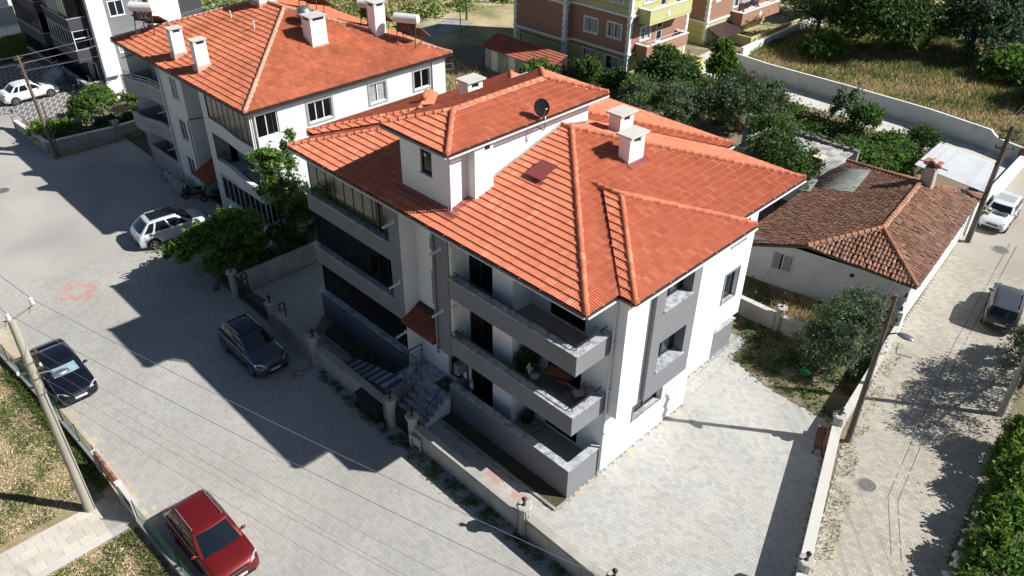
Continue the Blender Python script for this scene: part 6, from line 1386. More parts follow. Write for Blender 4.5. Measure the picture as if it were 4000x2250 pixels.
c1 = car('parked_car', 'silver SUV with dark glass roof half hidden by a leafy tree', (-2.02, 30.85, 0), math.radians(-5), 4.44, 1.84, 1.70, 'paint_silver', None, hood=1.04, belt=1.08, xc=1.12, xr0=.22, xr1=-1.42, xb=-2.05, r=.36, tw=.72, rails='alloy', plate='48 AT 106')
MB().obox((-.45, 0, 1.735), (1.5, 1.0, .012)).build('glass_roof', K['car_glass'], c1)
car('parked_car', 'dark slate SUV with black roof parked along the street wall in shade', (-4.42, 16.95, 0), -math.pi/2, 4.17, 1.78, 1.60, 'paint_slate', 'paint_black', hood=1.05, belt=1.05, xc=.92, xr0=.15, xr1=-1.45, xb=-1.9, r=.35, tw=.73, rails='alloy', plate='48 AOF 529')
car('parked_car', 'black saloon car with a silver sunshade by the left fence', (-11.85, 21.55, 0), -math.pi/2, 4.48, 1.74, 1.44, 'paint_navy', None, 'sedan', hood=.96, belt=.97, xc=.92, xr0=.3, xr1=-1.05, xb=-1.62, tail=1.0, r=.32, plate='20 U 3221', shade=True, lowdark=False)
car('parked_car', 'red SUV with silver roof rails at the bottom edge', (-11.45, 7.72, 0), -math.pi/2, 4.32, 1.82, 1.66, 'paint_red', None, hood=1.05, belt=1.07, xc=1.1, xr0=.3, xr1=-1.4, xb=-1.9, r=.35, tw=.73, rails='alloy', plate='48 DR 418')
car('parked_car', 'white saloon car on the patterned court at the left edge', (-.42, 60.75, 0), math.radians(2), 4.4, 1.74, 1.5, 'paint_white', None, 'sedan', hood=.98, belt=1.0, xc=.9, xr0=.28, xr1=-1.1, xb=-1.62, tail=1.04, r=.33, plate='48 KD 552', lowdark=False)
c6 = car('parked_car', 'old white estate car with a cloth over its bonnet, upper right', (37.42, -4.12, 0), math.radians(184), 4.1, 1.62, 1.42, 'paint_white', None, 'suv', hood=.92, belt=.93, xc=.82, xr0=.32, xr1=-1.72, xb=-2.0, r=.30, plate='48 AR 254', lowdark=True, tw=.80)
for i in range(4): MB().obox((-.15-i*.28, 0, 1.475), (.03, 1.05, .02)).build('roof_rack_bar', K['tarp_grey'], c6)
car('parked_car', 'dusty grey estate car with its rear to the camera, right edge', (26.55, -7.95, 0), math.radians(11), 4.15, 1.66, 1.45, 'paint_grey', None, 'suv', hood=.95, belt=.96, xc=.85, xr0=.35, xr1=-1.7, xb=-1.98, r=.30, plate='48 NV 279', rails='black_plastic', tw=.80)
car('parked_car', 'white car glimpsed behind the garden bushes beside the far flats', (7.6, 54.9, 0), math.radians(180), 4.2, 1.7, 1.48, 'paint_white', None, 'suv', hood=.98, belt=1.0, xc=.9, xr0=.3, xr1=-1.5, xb=-1.9, r=.32, lowdark=False)
# cloth over the estate car's bonnet
def cloth(name, label, cat, pts_fn, nu, nv, m):
    V = [pts_fn(i/nu, j/nv) for j in range(nv+1) for i in range(nu+1)]
    o = MB().add(V, [(j*(nu+1)+i, j*(nu+1)+i+1, (j+1)*(nu+1)+i+1, (j+1)*(nu+1)+i) for j in range(nv) for i in range(nu)]).build(name, K[m], None, smooth=True); md = o.modifiers.new('thickness', 'SOLIDIFY'); md.thickness = .012
    return tag(o, label, cat)
cloth('car_cover', 'crumpled beige cover slipping off the white estate car bonnet', 'cover', lambda u, v: (35.95+1.25*u+.05*math.sin(9*v), -3.15-.75*v+.06*math.sin(7*u), .99-.75*max(0, .35-v)*2+.05*math.sin(11*u+3*v)+.04*math.sin(14*v)), 14, 12, 'cushion_cream')
cloth('foil_sheet', 'silver foil sheet lying along the white estate car windscreen', 'sheet', lambda u, v: (36.3+.34*u+.02*math.sin(8*v), -3.4-1.4*v, 1.03+.03*math.sin(12*v+4*u)), 6, 16, 'steel')
# two wheelers ---------------------------------------------------------------------------------------
def two_wheeler(name, label, loc, rz, paintm, scooter=True, cat='scooter'):
    t = thing(name, label, cat, loc, rz); r = .24 if scooter else .33; wb = 1.2 if scooter else 1.02
    for x in (wb/2, -wb/2):
        n = 18; rr = r*.86; tt = .055 if scooter else .02
        mb = MB(); ring = [(x+rr*math.cos(math.tau*i/n), 0, r+rr*math.sin(math.tau*i/n)) for i in range(n+1)]; mb.tube(ring, tt, 8, cap=False); wh = mb.build('wheel', K['rubber'], t, smooth=True)
        sp = MB()
        for i in range(6): sp.bar((x, 0, r), (x+rr*math.cos(math.tau*i/6), 0, r+rr*math.sin(math.tau*i/6)), .012)
        sp.build('spokes', K['steel'], wh)
    if scooter:
        MB().tube([(wb/2, 0, r), (wb/2-.12, 0, .75), (wb/2-.2, 0, 1.0)], [.05, .06, .04], 8).build('steering_column', K[paintm], t, smooth=True)
        MB().tube([(wb/2-.2, -.3, 1.02), (wb/2-.2, 0, 1.0), (wb/2-.2, .3, 1.02)], .02, 6).build('handlebar', K['black_plastic'], t)
        MB().obox((wb/2-.1, 0, .62), (.1, .34, .5), ry=-.25).build('leg_shield', K[paintm], t, bevel=.03); MB().obox((.08, 0, .27), (.5, .26, .07)).build('floorboard', K['black_plastic'], t)
        MB().ball((-.38, 0, .48), (.42, .17, .2), 12, 8).build('body', K[paintm], t, smooth=True); MB().ball((-.28, 0, .74), (.38, .15, .07), 12, 6).build('seat', K['black_plastic'], t, smooth=True)
        MB().ball((wb/2, 0, .46), (.2, .08, .09), 10, 6).build('mudguard', K[paintm], t, smooth=True); MB().ball((wb/2-.12, 0, .92), (.09, .12, .1), 10, 6).build('headlight', K['lamp_glass'], t, smooth=True)
    else:
        f = MB(); bb, sd, hd = (-.05, 0, .3), (-.2, 0, .82), (.36, 0, .85)
        for a, b in ((bb, sd), (bb, hd), (sd, hd), ((-wb/2, 0, r), bb), ((-wb/2, 0, r), sd), ((wb/2, 0, r), hd)): f.tube([a, b], .017, 6)
        f.build('frame', K[paintm], t); MB().tube([(.36, 0, .85), (.34, 0, 1.0)], .014, 6).tube([(.30, -.28, 1.0), (.36, 0, 1.02), (.30, .28, 1.0)], .014, 6).build('handlebar', K['black_plastic'], t); MB().ball((-.22, 0, .88), (.13, .07, .04), 10, 5).build('saddle', K['black_plastic'], t, smooth=True)
    return t
two_wheeler('scooter', 'red scooter parked by the neighbour house entrance', (1.25, 34.55, 0), math.radians(150), 'paint_red')
two_wheeler('scooter', 'dark scooter parked close to the neighbour house wall', (1.9, 33.3, 0), math.radians(140), 'paint_black')
two_wheeler('bicycle', 'white bicycle leaning by the neighbour ground floor balcony', (.95, 37.6, 0), math.radians(105), 'paint_white', False, 'bicycle')
two_wheeler('scooter', 'white scooter near the far garden bushes', (4.7, 54.6, 0), math.radians(20), 'paint_white')
cloth('covered_motorbike', 'motorbike under a grey tarpaulin beside the red scooter', 'motorbike', lambda u, v: (1.0+.9*(u-.5)*(1+.1*math.sin(5*v)), 36.0+1.6*(v-.5), max(.03, (.95-.3*abs(v-.4))*(1-(abs(u-.5)*2)**2.2)+.03*math.sin(17*v)*(1-abs(u-.5)))), 12, 14, 'tarp_grey')
# ================================================================ POLES AND WIRES
def insulator(mb, p):
    mb.lathe(p, [(.025, 0), (.025, .05), (.075, .07), (.085, .10), (.04, .13), (.085, .16), (.08, .19), (.04, .22), (.07, .25), (.06, .29), (.02, .31)], 12)
LPx, LPy = -14.08, 12.89
PL = thing('utility_pole', 'tall round concrete pole with white insulators beside the left path', 'pole', (LPx, LPy, 0))
MB().tube([(0, 0, -.2), (0.02, 0, 4.5), (.08, 0, 9.4)], [.2, .17, .13], 20).build('shaft', K['pole_concrete'], PL, smooth=True, auto=50)
MB().bar((-.35, .1, 9.32), (.08, .0, 9.3), .14, .16).bar((.08, 0, 9.3), (.85, -.1, 9.62), .12, .14).build('top_arm', K['pole_concrete'], PL)
for p in ((.82, -.1, 9.68), (.02, 0, 9.38)):
    mb = MB(); insulator(mb, p); mb.build('insulator', K['porcelain'], PL, smooth=True)
for z in (7.85, 7.2): MB().bar((-.42, .05, z), (.42, -.05, z+.02), .06, .07).build('cross_arm', K['iron_rust'], PL)
for z in (7.85, 7.2):
    for x in (-.38, .36):
        mb = MB(); mb.lathe((x, 0, z+.03), [(.02, 0), (.05, .03), (.05, .07), (.03, .1), (.045, .13), (.01, .15)], 10); mb.build('insulator', K['porcelain' if z < 7.5 else 'iron_rust'], PL, smooth=True)
MB().tube([(.1, 0, 7.0), (.5, -.05, 6.95), (.68, -.07, 6.8)], .03, 8).build('lamp_arm', K['steel'], PL); MB().ball((.82, -.12, 6.74), (.30, .17, .09), 14, 8).build('street_lamp', K['steel'], PL, smooth=True)
MB().tube([(.14, -.12, 7.2), (.2, -.15, 6.6), (.1, -.18, 6.2), (.14, -.17, 0)], .012, 5).build('service_cable', K['cable'], PL)
for z in (7.6, 6.9, 6.2): MB().tube([(.06, 0, z-.03), (.06, 0, z+.03)], .175, 16).build('band', K['steel'], PL)
def wood_pole(label, x, y, h, arms, r=.13, m='pole_wood', bend=(0, 0), lamp=False, az=0.):
    t = thing('utility_pole', label, 'pole', (x, y, 0)); MB().tube([(0, 0, -.2), (bend[0], bend[1], h)], [r*1.25, r*.85], 14).build('shaft', K[m], t, smooth=True, auto=50)
    ca, sa = math.cos(az), math.sin(az); out = []
    for z, half in arms:
        ox, oy = bend[0]*z/h, bend[1]*z/h; MB().bar((ox-half*ca, oy-half*sa, z), (ox+half*ca, oy+half*sa, z), .06, .07).build('cross_arm', K['iron_rust'], t)
        for s_ in (-1, 1):
            px, py = ox+s_*half*.92*ca, oy+s_*half*.92*sa; mb = MB(); mb.lathe((px, py, z+.03), [(.025, 0), (.05, .03), (.05, .08), (.03, .1), (.05, .14), (.01, .17)], 10); mb.build('insulator', K['iron_black'], t, smooth=True); out.append(Vector((x+px, y+py, z+.15)))
    if lamp:
        MB().tube([(0, 0, 6.0), (.25, -.3, 6.1), (.35, -.5, 6.05)], .03, 8).build('lamp_arm', K['iron_black'], t); MB().ball((.42, -.66, 6.02), (.2, .36, .08), 12, 6).build('street_lamp', K['steel'], t, smooth=True)
    return out
a1 = wood_pole('dark timber pole with crossarms and a street lamp behind the bench', 11.39, -6.55, 7.9, ((7.75, .5), (7.1, .5), (6.55, .45)), .11, 'pole_wood', (0, .1), True, math.radians(-35))
a2 = wood_pole('leaning dark pole with crossarms by the white estate car', 33.22, -3.75, 7.7, ((7.35, .55), (6.9, .5), (6.3, .5)), .14, 'pole_wood', (.05, .0), False, math.radians(-60))
a3 = wood_pole('grey pole rising from the bright hedge at the right edge', 18.1, -10.7, 8.2, ((7.9, .5), (7.3, .5)), .13, 'pole_concrete', (.2, .1), False, math.radians(-60))
a4 = wood_pole('thin timber pole at the rendered garden wall, far left', -3.14, 47.15, 7.6, ((7.4, .3), (6.9, .3), (6.4, .25)), .11, 'pole_wood', (-.3, .05), False, .3)
wood_pole('thin dark pole standing in the green scrub at the top', 42.2, 52.9, 9, ((8.6, .4),), .1)
wood_pole('slim steel pole by the rear lane', 36.6, 47.6, 6.5, ((6.2, .3),), .05, 'steel')
tag(MB().tube([(-2.95, 47.0, 0), (-3.0, 47.05, 4.2)], .06, 8).build('support_post', K['pole_wood'], None), 'short second post tied to the far left pole', 'post')
def wire(label, a, b, sag=.35, r=.009, m='wire', group='overhead wires'):
    a, b = Vector(a), Vector(b); n = 18; pts = [a.lerp(b, i/n)-Z_*(sag*4*(i/n)*(1-i/n)) for i in range(n+1)]
    return tag(MB().tube(pts, r, 5).build('overhead_wire', K[m], None), label, 'wire', group)
L0 = Vector((LPx, LPy, 0))
ends = [(-6.9, -8.7, 9.2), (-7.7, -9.2, 9.3), (-8.1, -9.6, 8.4), (-8.6, -9.9, 8.4), (-8.2, -9.7, 7.6), (-8.9, -10.1, 7.6)]
tops = [(.82, -.1, 9.98), (.02, 0, 9.7), (.36, 0, 8.0), (-.38, 0, 8.0), (.36, 0, 7.35), (-.38, 0, 7.35)]
nmz = ['upper thick wire from the left concrete pole, outer insulator', 'upper thick wire from the left concrete pole, inner insulator', 'middle wire on the street side of the left concrete pole', 'middle wire on the garden side of the left concrete pole', 'lowest wire on the street side of the left concrete pole', 'lowest wire on the garden side of the left concrete pole']
for t_, e, nm_, k in zip(tops, ends, nmz, range(6)): wire(nm_, L0+Vector(t_), e, .3, .009 if k < 2 else .005)
wire('wire running left from the outer insulator of the concrete pole', L0+Vector(tops[0]), (-16.5, 40, 10.2), .2, .012); wire('wire running left from the inner insulator of the concrete pole', L0+Vector(tops[1]), (-17.5, 40, 10), .2, .012)
for i, (p, q) in enumerate(zip(a1, a2)): wire(['far left', 'far right', 'second left', 'second right', 'lowest left', 'lowest right'][i]+' wire between the bench pole and the estate car pole', p, q, .35, .006, 'steel')
for i, (p, q) in enumerate(zip(a3, [(8.5, -19.5, 8.0), (9.3, -20, 8.0), (8.6, -19.6, 7.4), (9.4, -20.1, 7.4)])): wire(['outer top', 'inner top', 'outer lower', 'inner lower'][i]+' wire over the bright hedge at the right edge', p, q, .3, .006, 'steel')
for i, (p, q) in enumerate(zip(a2, [(60, -1.5, 8.2), (60, -2.2, 8.2), (60, -1.5, 7.6), (60, -2.2, 7.6), (60, -1.5, 7.0), (60, -2.2, 7.0)])): wire(['left top', 'right top', 'left middle', 'right middle', 'left lowest', 'right lowest'][i]+' wire leaving the leaning pole towards the upper right corner', p, q, .3, .006, 'steel')
for i, (p, q) in enumerate(zip(a4, [(12, 46.0, 8.9), (12.2, 45.5, 8.9), (12, 46.0, 8.3), (12.2, 45.5, 8.3), (9, 45.0, 7.4), (9.3, 44.6, 7.4)])): wire(['top', 'second', 'third', 'fourth', 'fifth', 'lowest'][i]+' wire from the far left pole to the neighbour roof', p, q, .15, .008, 'steel')
for i, (p, q) in enumerate(zip(a4[:4], [(-20, 52, 7.6), (-20, 51.5, 7.5), (-20, 52, 6.9), (-20, 51.5, 6.8)])): wire(['top', 'second', 'third', 'lowest'][i]+' wire leaving the far left pole past the left edge', p, q, .2, .008, 'steel')
# ================================================================ VEGETATION
def leaf_quads(C, size, up=.35, aspect=.55, rng=RNG):
    n = len(C); nr = rng.normal(size=(n, 3)); nr[:, 2] += up*2; nr /= np.linalg.norm(nr, axis=1)[:, None]
    t = rng.normal(size=(n, 3)); a = np.cross(nr, t); a /= np.linalg.norm(a, axis=1)[:, None]; b = np.cross(nr, a)
    s = size*rng.uniform(.6, 1.3, n)[:, None]
    V = np.stack([C-a*s, C-b*s*aspect+nr*s*.12, C+a*s, C+b*s*aspect+nr*s*.12], 1).reshape(-1, 3)
    return V, np.arange(4*n).reshape(n, 4)
def crown_points(ells, n, clump=.30, shell=.55):
    vol = np.array([e[3]*e[4]*e[5] for e in ells])**.8; vol = vol/vol.sum(); out = []
    for e, f in zip(ells, vol):
        m = int(n*f); k = max(8, int(m/55))
        d = RNG.normal(size=(k, 3)); d /= np.linalg.norm(d, axis=1)[:, None]; d[:, 2] = np.where(d[:, 2] < -.45, -d[:, 2], d[:, 2])
        rr = RNG.uniform(shell, 1.0, k)**.6; rr *= RNG.uniform(.82, 1.14, k)
        cc = d*rr[:, None]; which = RNG.integers(0, k, m); cs = RNG.uniform(.6, 1.4, k)*clump
        P = cc[which]+RNG.normal(size=(m, 3))*cs[which][:, None]*np.array([.55, .55, .42])
        out.append(P*np.array(e[3:6])+np.array(e[:3]))
    return np.concatenate(out)
def tree(name, label, base, ells, n, size, m, trunk=.14, cat='tree', group=None, clump=.30, aspect=.5, limbs=7, up=.35, shell=.5, mix=None, th=None):
    t = thing(name, label, cat, (base[0], base[1], 0), group=group)
    P = crown_points(ells, n, clump, shell); P = P[P[:, 2] > .08]
    off = np.array([base[0], base[1], 0])
    V, F = leaf_quads(P-off, size, up, aspect); npmesh('crown', V, F, K[m], t)
    if mix:
        P2 = crown_points(ells, int(n*mix[1]), clump*1.1, shell*1.3); P2 = P2[P2[:, 2] > .1]; V, F = leaf_quads(P2-off, size, up, aspect); npmesh('crown', V, F, K[mix[0]], t)
    mb = MB(); e0 = ells[0]; top = Vector((e0[0]-base[0], e0[1]-base[1], e0[2]-e0[5]*.3)); mid = top*.5+Vector((random.uniform(-.1, .1), random.uniform(-.1, .1), 0))
    mb.tube([(0, 0, -.1), mid, top], [trunk*1.25, trunk, trunk*.75], 9)
    for i in range(limbs):
        e = ells[i % len(ells)]; d = Vector((random.gauss(0, 1), random.gauss(0, 1), random.uniform(-.1, 1))).normalized(); tip = Vector((e[0]-base[0]+d.x*e[3]*.75, e[1]-base[1]+d.y*e[4]*.75, e[2]+d.z*e[5]*.7)); s0 = mid.lerp(top, random.uniform(.3, 1))
        k = s0.lerp(tip, .5)+Vector((0, 0, .12*e[5])); mb.tube([s0, k, tip], [trunk*.55, trunk*.3, trunk*.1], 6)
        for q in range(2):
            tt = k.lerp(tip, .5)+Vector((random.gauss(0, .3)*e[3], random.gauss(0, .3)*e[4], random.gauss(.1, .25)*e[5])); mb.tube([k, tt], [trunk*.2, trunk*.06], 5)
    mb.build('trunk', K['bark'], t, smooth=True); return t
def bush(label, x, y, r, h, n, size, m, group=None, name='bush', **k):
    return tree(name, label, (x, y), [(x, y, h*.52, r, r, h*.52), (x+r*.5, y-r*.3, h*.42, r*.6, r*.6, h*.42), (x-r*.45, y+r*.35, h*.45, r*.55, r*.6, h*.4)], n, size, m, .05, 'bush', group, limbs=5, **k)
# --- near and street trees
tree('street_tree', 'bright leafy tree overhanging the silver SUV at the driveway gate', (-3.1, 23.6), [(-1.0, 24.5, 2.9, 1.2, 1.0, .9), (-2.2, 25.1, 2.1, 1.5, 1.2, .9), (-3.5, 25.8, 1.7, 1.0, .9, .7), (-1.6, 24.0, 1.2, 1.5, .9, .9), (-.2, 24.2, 2.0, 1.0, .8, .9)], 7000, .13, 'leaf_bright', .12, mix=('leaf_mid', .8))
tree('garden_tree', 'slender tree climbing against the neighbour house wall', (2.2, 24.1), [(2.3, 24.1, 5.4, 1.0, .8, 1.5), (1.3, 23.9, 6.3, .9, .7, .8), (3.0, 24.0, 6.9, .5, .5, .7), (2.6, 24.2, 3.6, 1.3, .8, 1.2), (1.4, 24.0, 4.6, .7, .6, .9)], 3600, .12, 'leaf_mid', .08, mix=('leaf_bright', .25))
tree('garden_tree', 'dark shrubby tree filling the gap between the two houses', (4.0, 24.0), [(4.0, 23.9, 1.8, 2.0, 1.0, 1.7), (6.5, 23.9, 1.6, 1.8, 1.0, 1.5), (1.5, 23.9, 1.2, 1.4, .9, 1.1), (-.6, 23.6, .9, 1.1, .8, .8)], 5200, .15, 'leaf_dark', .1)
tree('olive_tree', 'grey green olive tree in the side garden by the pole', (16.2, -3.6), [(16.4, -3.6, 1.9, 1.9, 1.6, 1.3), (17.9, -3.3, 2.0, 1.6, 1.3, 1.1), (15.3, -3.1, 1.3, 1.4, 1.3, 1.0), (17.1, -4.2, 2.5, 1.3, 1.0, .9), (15.0, -4.1, 1.0, 1.1, .9, .8)], 15000, .085, 'leaf_olive', .14, clump=.26, aspect=.32, mix=('leaf_grey', .5))
tree('olive_tree', 'dark rounded olive tree at the right edge below the grey estate car', (20.9, -10.6), [(20.9, -10.8, 2.0, 1.8, 1.6, 1.5), (19.4, -11.4, 2.6, 1.6, 1.5, 1.5), (22.4, -11.6, 2.2, 1.4, 1.4, 1.4), (17.8, -12.6, 3.2, 1.7, 1.5, 1.4)], 14000, .09, 'leaf_grey', .14, clump=.26, aspect=.35)
for i, (x, y, r, h, lb) in enumerate(((6.4, -13.5, .85, 1.5, 'lowest'), (8.6, -13.3, .9, 1.7, 'second from the bottom'), (10.9, -13.0, .85, 1.6, 'middle'), (13.1, -12.6, .9, 1.9, 'second from the top'), (15.4, -12.1, .95, 2.1, 'topmost'))):
    tree('hedge_shrub', lb+' bright green hedge shrub along the right street edge', (x, y), [(x, y, h*.5, r*1.25, r, h*.5), (x+.7, y-.8, h*.4, r*.9, r*.8, h*.4), (x-.6, y+.35, h*.35, r*.8, r*.5, h*.3), (x+.2, y, h*.85, r*.5, r*.4, h*.3)], 3000, .12, 'leaf_bright', .06, 'shrub', 'hedge shrubs along the side street', mix=('leaf_mid', .5))
tree('hedge_shrub', 'yellow green shrub beside the dark olive at the right edge', (23.2, -10.2), [(23.2, -10.2, 1.2, 1.0, .8, 1.0)], 2200, .11, 'leaf_bright', .05, 'shrub')
# --- behind the flats
tree('broadleaf_tree', 'large dark green tree in front of the yellow block', (39.0, 24.2), [(38.6, 23.8, 2.4, 2.0, 1.9, 1.7), (39.8, 22.8, 2.0, 1.5, 1.4, 1.4), (37.6, 25.0, 1.7, 1.3, 1.3, 1.2), (39.2, 24.2, 3.5, 1.1, 1.1, .9)], 8000, .17, 'leaf_mid', .2, mix=('leaf_dark', .5))
tree('broadleaf_tree', 'upright green tree between the two yellow blocks', (44.3, 21.6), [(44.0, 21.7, 2.2, 1.2, 1.1, 1.6), (44.2, 21.9, 3.6, .8, .8, .8), (44.7, 21.2, 1.8, 1.0, .9, 1.1)], 4200, .17, 'leaf_mid', .14, mix=('leaf_bright', .35))
tree('olive_tree', 'big spreading olive tree behind the orange roof', (37.6, 15.6), [(37.0, 15.6, 2.5, 2.5, 2.2, 1.7), (39.0, 14.4, 2.4, 1.8, 1.8, 1.5), (35.6, 17.2, 2.2, 1.7, 1.6, 1.4), (38.2, 16.6, 3.0, 1.7, 1.6, 1.2)], 15000, .13, 'leaf_olive', .22, clump=.24, aspect=.36, mix=('leaf_dark', .35))
tree('olive_tree', 'olive shrub left of the big spreading olive', (34.4, 19.6), [(34.4, 19.6, 2.0, 1.9, 1.6, 1.7), (33.2, 18.2, 1.7, 1.4, 1.3, 1.4)], 6500, .12, 'leaf_olive', .12, clump=.26, aspect=.38)
tree('olive_tree', 'olive shrub nearest the back corner of the orange roof', (33.4, 22.6), [(33.4, 22.6, 2.0, 1.7, 1.5, 1.7), (31.8, 21.2, 1.6, 1.3, 1.3, 1.3)], 5500, .12, 'leaf_olive', .12, clump=.26, aspect=.38, mix=('leaf_bright', .2))
bush('leafy dark bush below the yellow block windows', 35.7, 29.9, 1.25, 2.7, 3400, .15, 'leaf_mid', mix=('leaf_dark', .5)); bush('lighter leafy bush by the tiled shed', 32.6, 32.6, 1.6, 2.6, 3200, .15, 'leaf_mid', mix=('leaf_bright', .3)); bush('low bush under the quoined corner of the yellow block', 37.2, 27.4, 1.4, 1.9, 2400, .15, 'leaf_dark')
tree('fruit_tree', 'green fruit tree growing over the corrugated shed', (28.9, 8.6), [(29.2, 8.2, 3.0, 1.9, 1.9, 1.6), (28.6, 6.6, 2.6, 1.6, 1.6, 1.3), (31.0, 9.6, 3.8, 1.4, 1.4, 1.3), (30.6, 6.2, 2.6, 1.1, 1.0, .9)], 7500, .13, 'leaf_mid', .12, mix=('leaf_dark', .5))
bush('wispy young tree beside the pale walled path', 45.2, 10.5, 1.1, 2.8, 1800, .14, 'leaf_olive'); bush('second young tree beside the pale walled path', 44.2, 8.3, 1.3, 2.4, 2200, .15, 'leaf_mid'); bush('round clipped bush beside the sheet metal carport', 44.0, 3.7, 1.2, 2.0, 4200, .1, 'leaf_mid', mix=('leaf_dark', .5))
tree('grape_vine', 'broad leafy vine spreading beside the old cottage', (38.0, 4.6), [(38.2, 4.4, 1.3, 2.2, 1.9, .8), (40.6, 4.8, 1.3, 1.5, 1.4, .8), (36.4, 4.2, 1.3, 1.3, 1.5, .8), (36.3, 2.4, .9, 1.1, .9, .8)], 6500, .16, 'leaf_mid', .06, 'vine', mix=('leaf_bright', .35))
# --- field
tree('bare_tree', 'thin leafed tree with bare branches in the dry field', (63.6, 22.6), [(63.6, 22.6, 3.6, 3.2, 3.0, 2.0), (62.4, 24.4, 3.4, 2.4, 2.0, 1.6)], 2200, .15, 'leaf_dark', .2, limbs=22)
tree('broadleaf_tree', 'tall dark tree at the top of the dry field', (63.2, 16.2), [(63.4, 16.0, 3.8, 3.8, 3.4, 3.2), (65.4, 13.8, 3.0, 2.6, 2.2, 2.4), (63.2, 19.0, 3.4, 2.3, 2.2, 2.3), (64.8, 17.0, 6.2, 2.6, 2.6, 2.2), (67.4, 18.4, 5.4, 3.0, 2.8, 2.8)], 15000, .22, 'leaf_dark', .3, mix=('leaf_mid', .5))
tree('olive_tree', 'large blue green olive tree in the dry field, top right', (69.6, 9.4), [(69.8, 9.6, 3.8, 3.6, 3.4, 3.2), (71.8, 8.0, 4.4, 3.0, 2.8, 2.6), (68.4, 7.8, 2.6, 2.6, 2.4, 2.2)], 13000, .2, 'leaf_grey', .26, clump=.22, aspect=.4, mix=('leaf_dark', .4))
for i, (x, y, r, h, mm, lb) in enumerate(((74.5, 2.6, 3.2, 5.5, 'leaf_dark', 'dark round tree at the upper right corner'), (62.0, -1.2, 2.8, 3.6, 'leaf_dark', 'dark thicket beyond the leaning pole'), (66.4, 3.8, 3.0, 2.6, 'leaf_mid', 'bright green scrub below the blue green olive'), (80, 12, 4, 6, 'leaf_mid', 'mid green tree on the top right edge'), (78, 22, 4.4, 6, 'leaf_dark', 'dark tree behind the dirt track'), (72, 27, 3.6, 5, 'leaf_mid', 'leafy tree at the top edge beside the tall dark tree'), (58.6, 19.6, 1.8, 2.4, 'leaf_mid', 'low green bush under the bare tree'), (86, 4, 4.5, 6.5, 'leaf_dark', 'far dark tree at the top right'), (70, -3.4, 2.6, 3.4, 'leaf_dark', 'low dark thicket at the right end of the field'))):
    bush(lb, x, y, r, h, 4200, .24, mm, mix=('leaf_mid' if mm == 'leaf_dark' else 'leaf_bright', .3))
# --- gardens far left
for x, y, r, h, mm, lb in ((-2.3, 50.6, 1.3, 1.5, 'leaf_bright', 'bright bush hanging over the garden wall behind the far left pole'), (-1.0, 49.4, 1.1, 1.1, 'leaf_mid', 'low dense bush inside the far garden wall'), (.7, 51.6, 1.0, 2.4, 'leaf_mid', 'tall loose shrub in the far garden'), (2.4, 52.6, 1.2, 2.9, 'leaf_bright', 'tallest loose shrub in the far garden'), (1.6, 49.4, .9, 1.1, 'leaf_grey', 'greyish low bush in the far garden'), (5.4, 51.6, 1.4, 1.7, 'leaf_bright', 'round bright bush beside the neighbour balcony'), (3.4, 49.2, 1.0, 1.0, 'leaf_dark', 'dark low bush by the far garden wall')):
    bush(lb, x, y, r, h, 1500, .13, mm, mix=('leaf_mid', .3))
# --- scrub behind the neighbour, one uncountable mass
def scrub(name, poly, n, h, size, m, label, rz=.6):
    xs = [p[0] for p in poly]; ys = [p[1] for p in poly]; C = RNG.uniform([min(xs), min(ys)], [max(xs), max(ys)], (int(n/28), 2)); C = C[inside(C, poly)]
    q = RNG.integers(0, len(C), n); hh = RNG.uniform(.35, 1, len(C))*h; r = RNG.uniform(.5, 1.3, len(C))*rz
    P = np.c_[C[q]+RNG.normal(size=(n, 2))*r[q][:, None]*.6, np.abs(RNG.normal(size=n))*hh[q]*.55]; V, F = leaf_quads(P, size); o = npmesh(name, V, F, K[m]); return tag(o, label, 'scrub', kind='stuff')
BACK = [(17, 52), (42, 56), (62, 52), (80, 62), (90, 105), (45, 120), (20, 90)]
scrub('scrub', BACK, 26000, 1.9, .24, 'leaf_bright', 'bright green scrub behind the neighbour house', 1.3); scrub('scrub', BACK, 12000, 2.0, .24, 'leaf_mid', 'darker scrub behind the neighbour house', 1.4)
scrub('scrub', [(17.5, 46.5), (30, 48), (30, 50.5), (17.5, 48.8)], 3000, .8, .12, 'leaf_mid', 'low weeds along the rear lane')
scrub('garden_weeds', [(38, 12), (45.5, 12), (45, 5), (42, 1.8), (40.6, 2), (36.5, 5.4), (35, 12)], 9000, .55, .12, 'leaf_mid', 'green garden weeds below the walled path', .6)
scrub('garden_weeds', [(42, 28), (46, 28), (46.3, 12), (38, 12), (36, 24)], 9000, .6, .14, 'leaf_mid', 'rough green plants behind the big olive', .7)
scrub('garden_weeds', [(18, 25), (31, 31), (31, 12), (17, 13)], 7000, .6, .13, 'leaf_mid', 'rough plants behind the orange roofed flats', .7)
scrub('garden_weeds', [(12.2, -5.6), (16.4, -4.9), (16.3, 1), (14.8, 1.5), (14.6, .4), (12.7, 0), (12.1, -2.4)], 3600, .16, .07, 'leaf_mid', 'low weeds over the side garden soil', .45)
scrub('garden_weeds', [(16.8, 3), (19.5, 3), (20.5, -2.4), (17, -2.6)], 1800, .45, .08, 'grass_green', 'weeds between the garden wall and the cottage', .5)
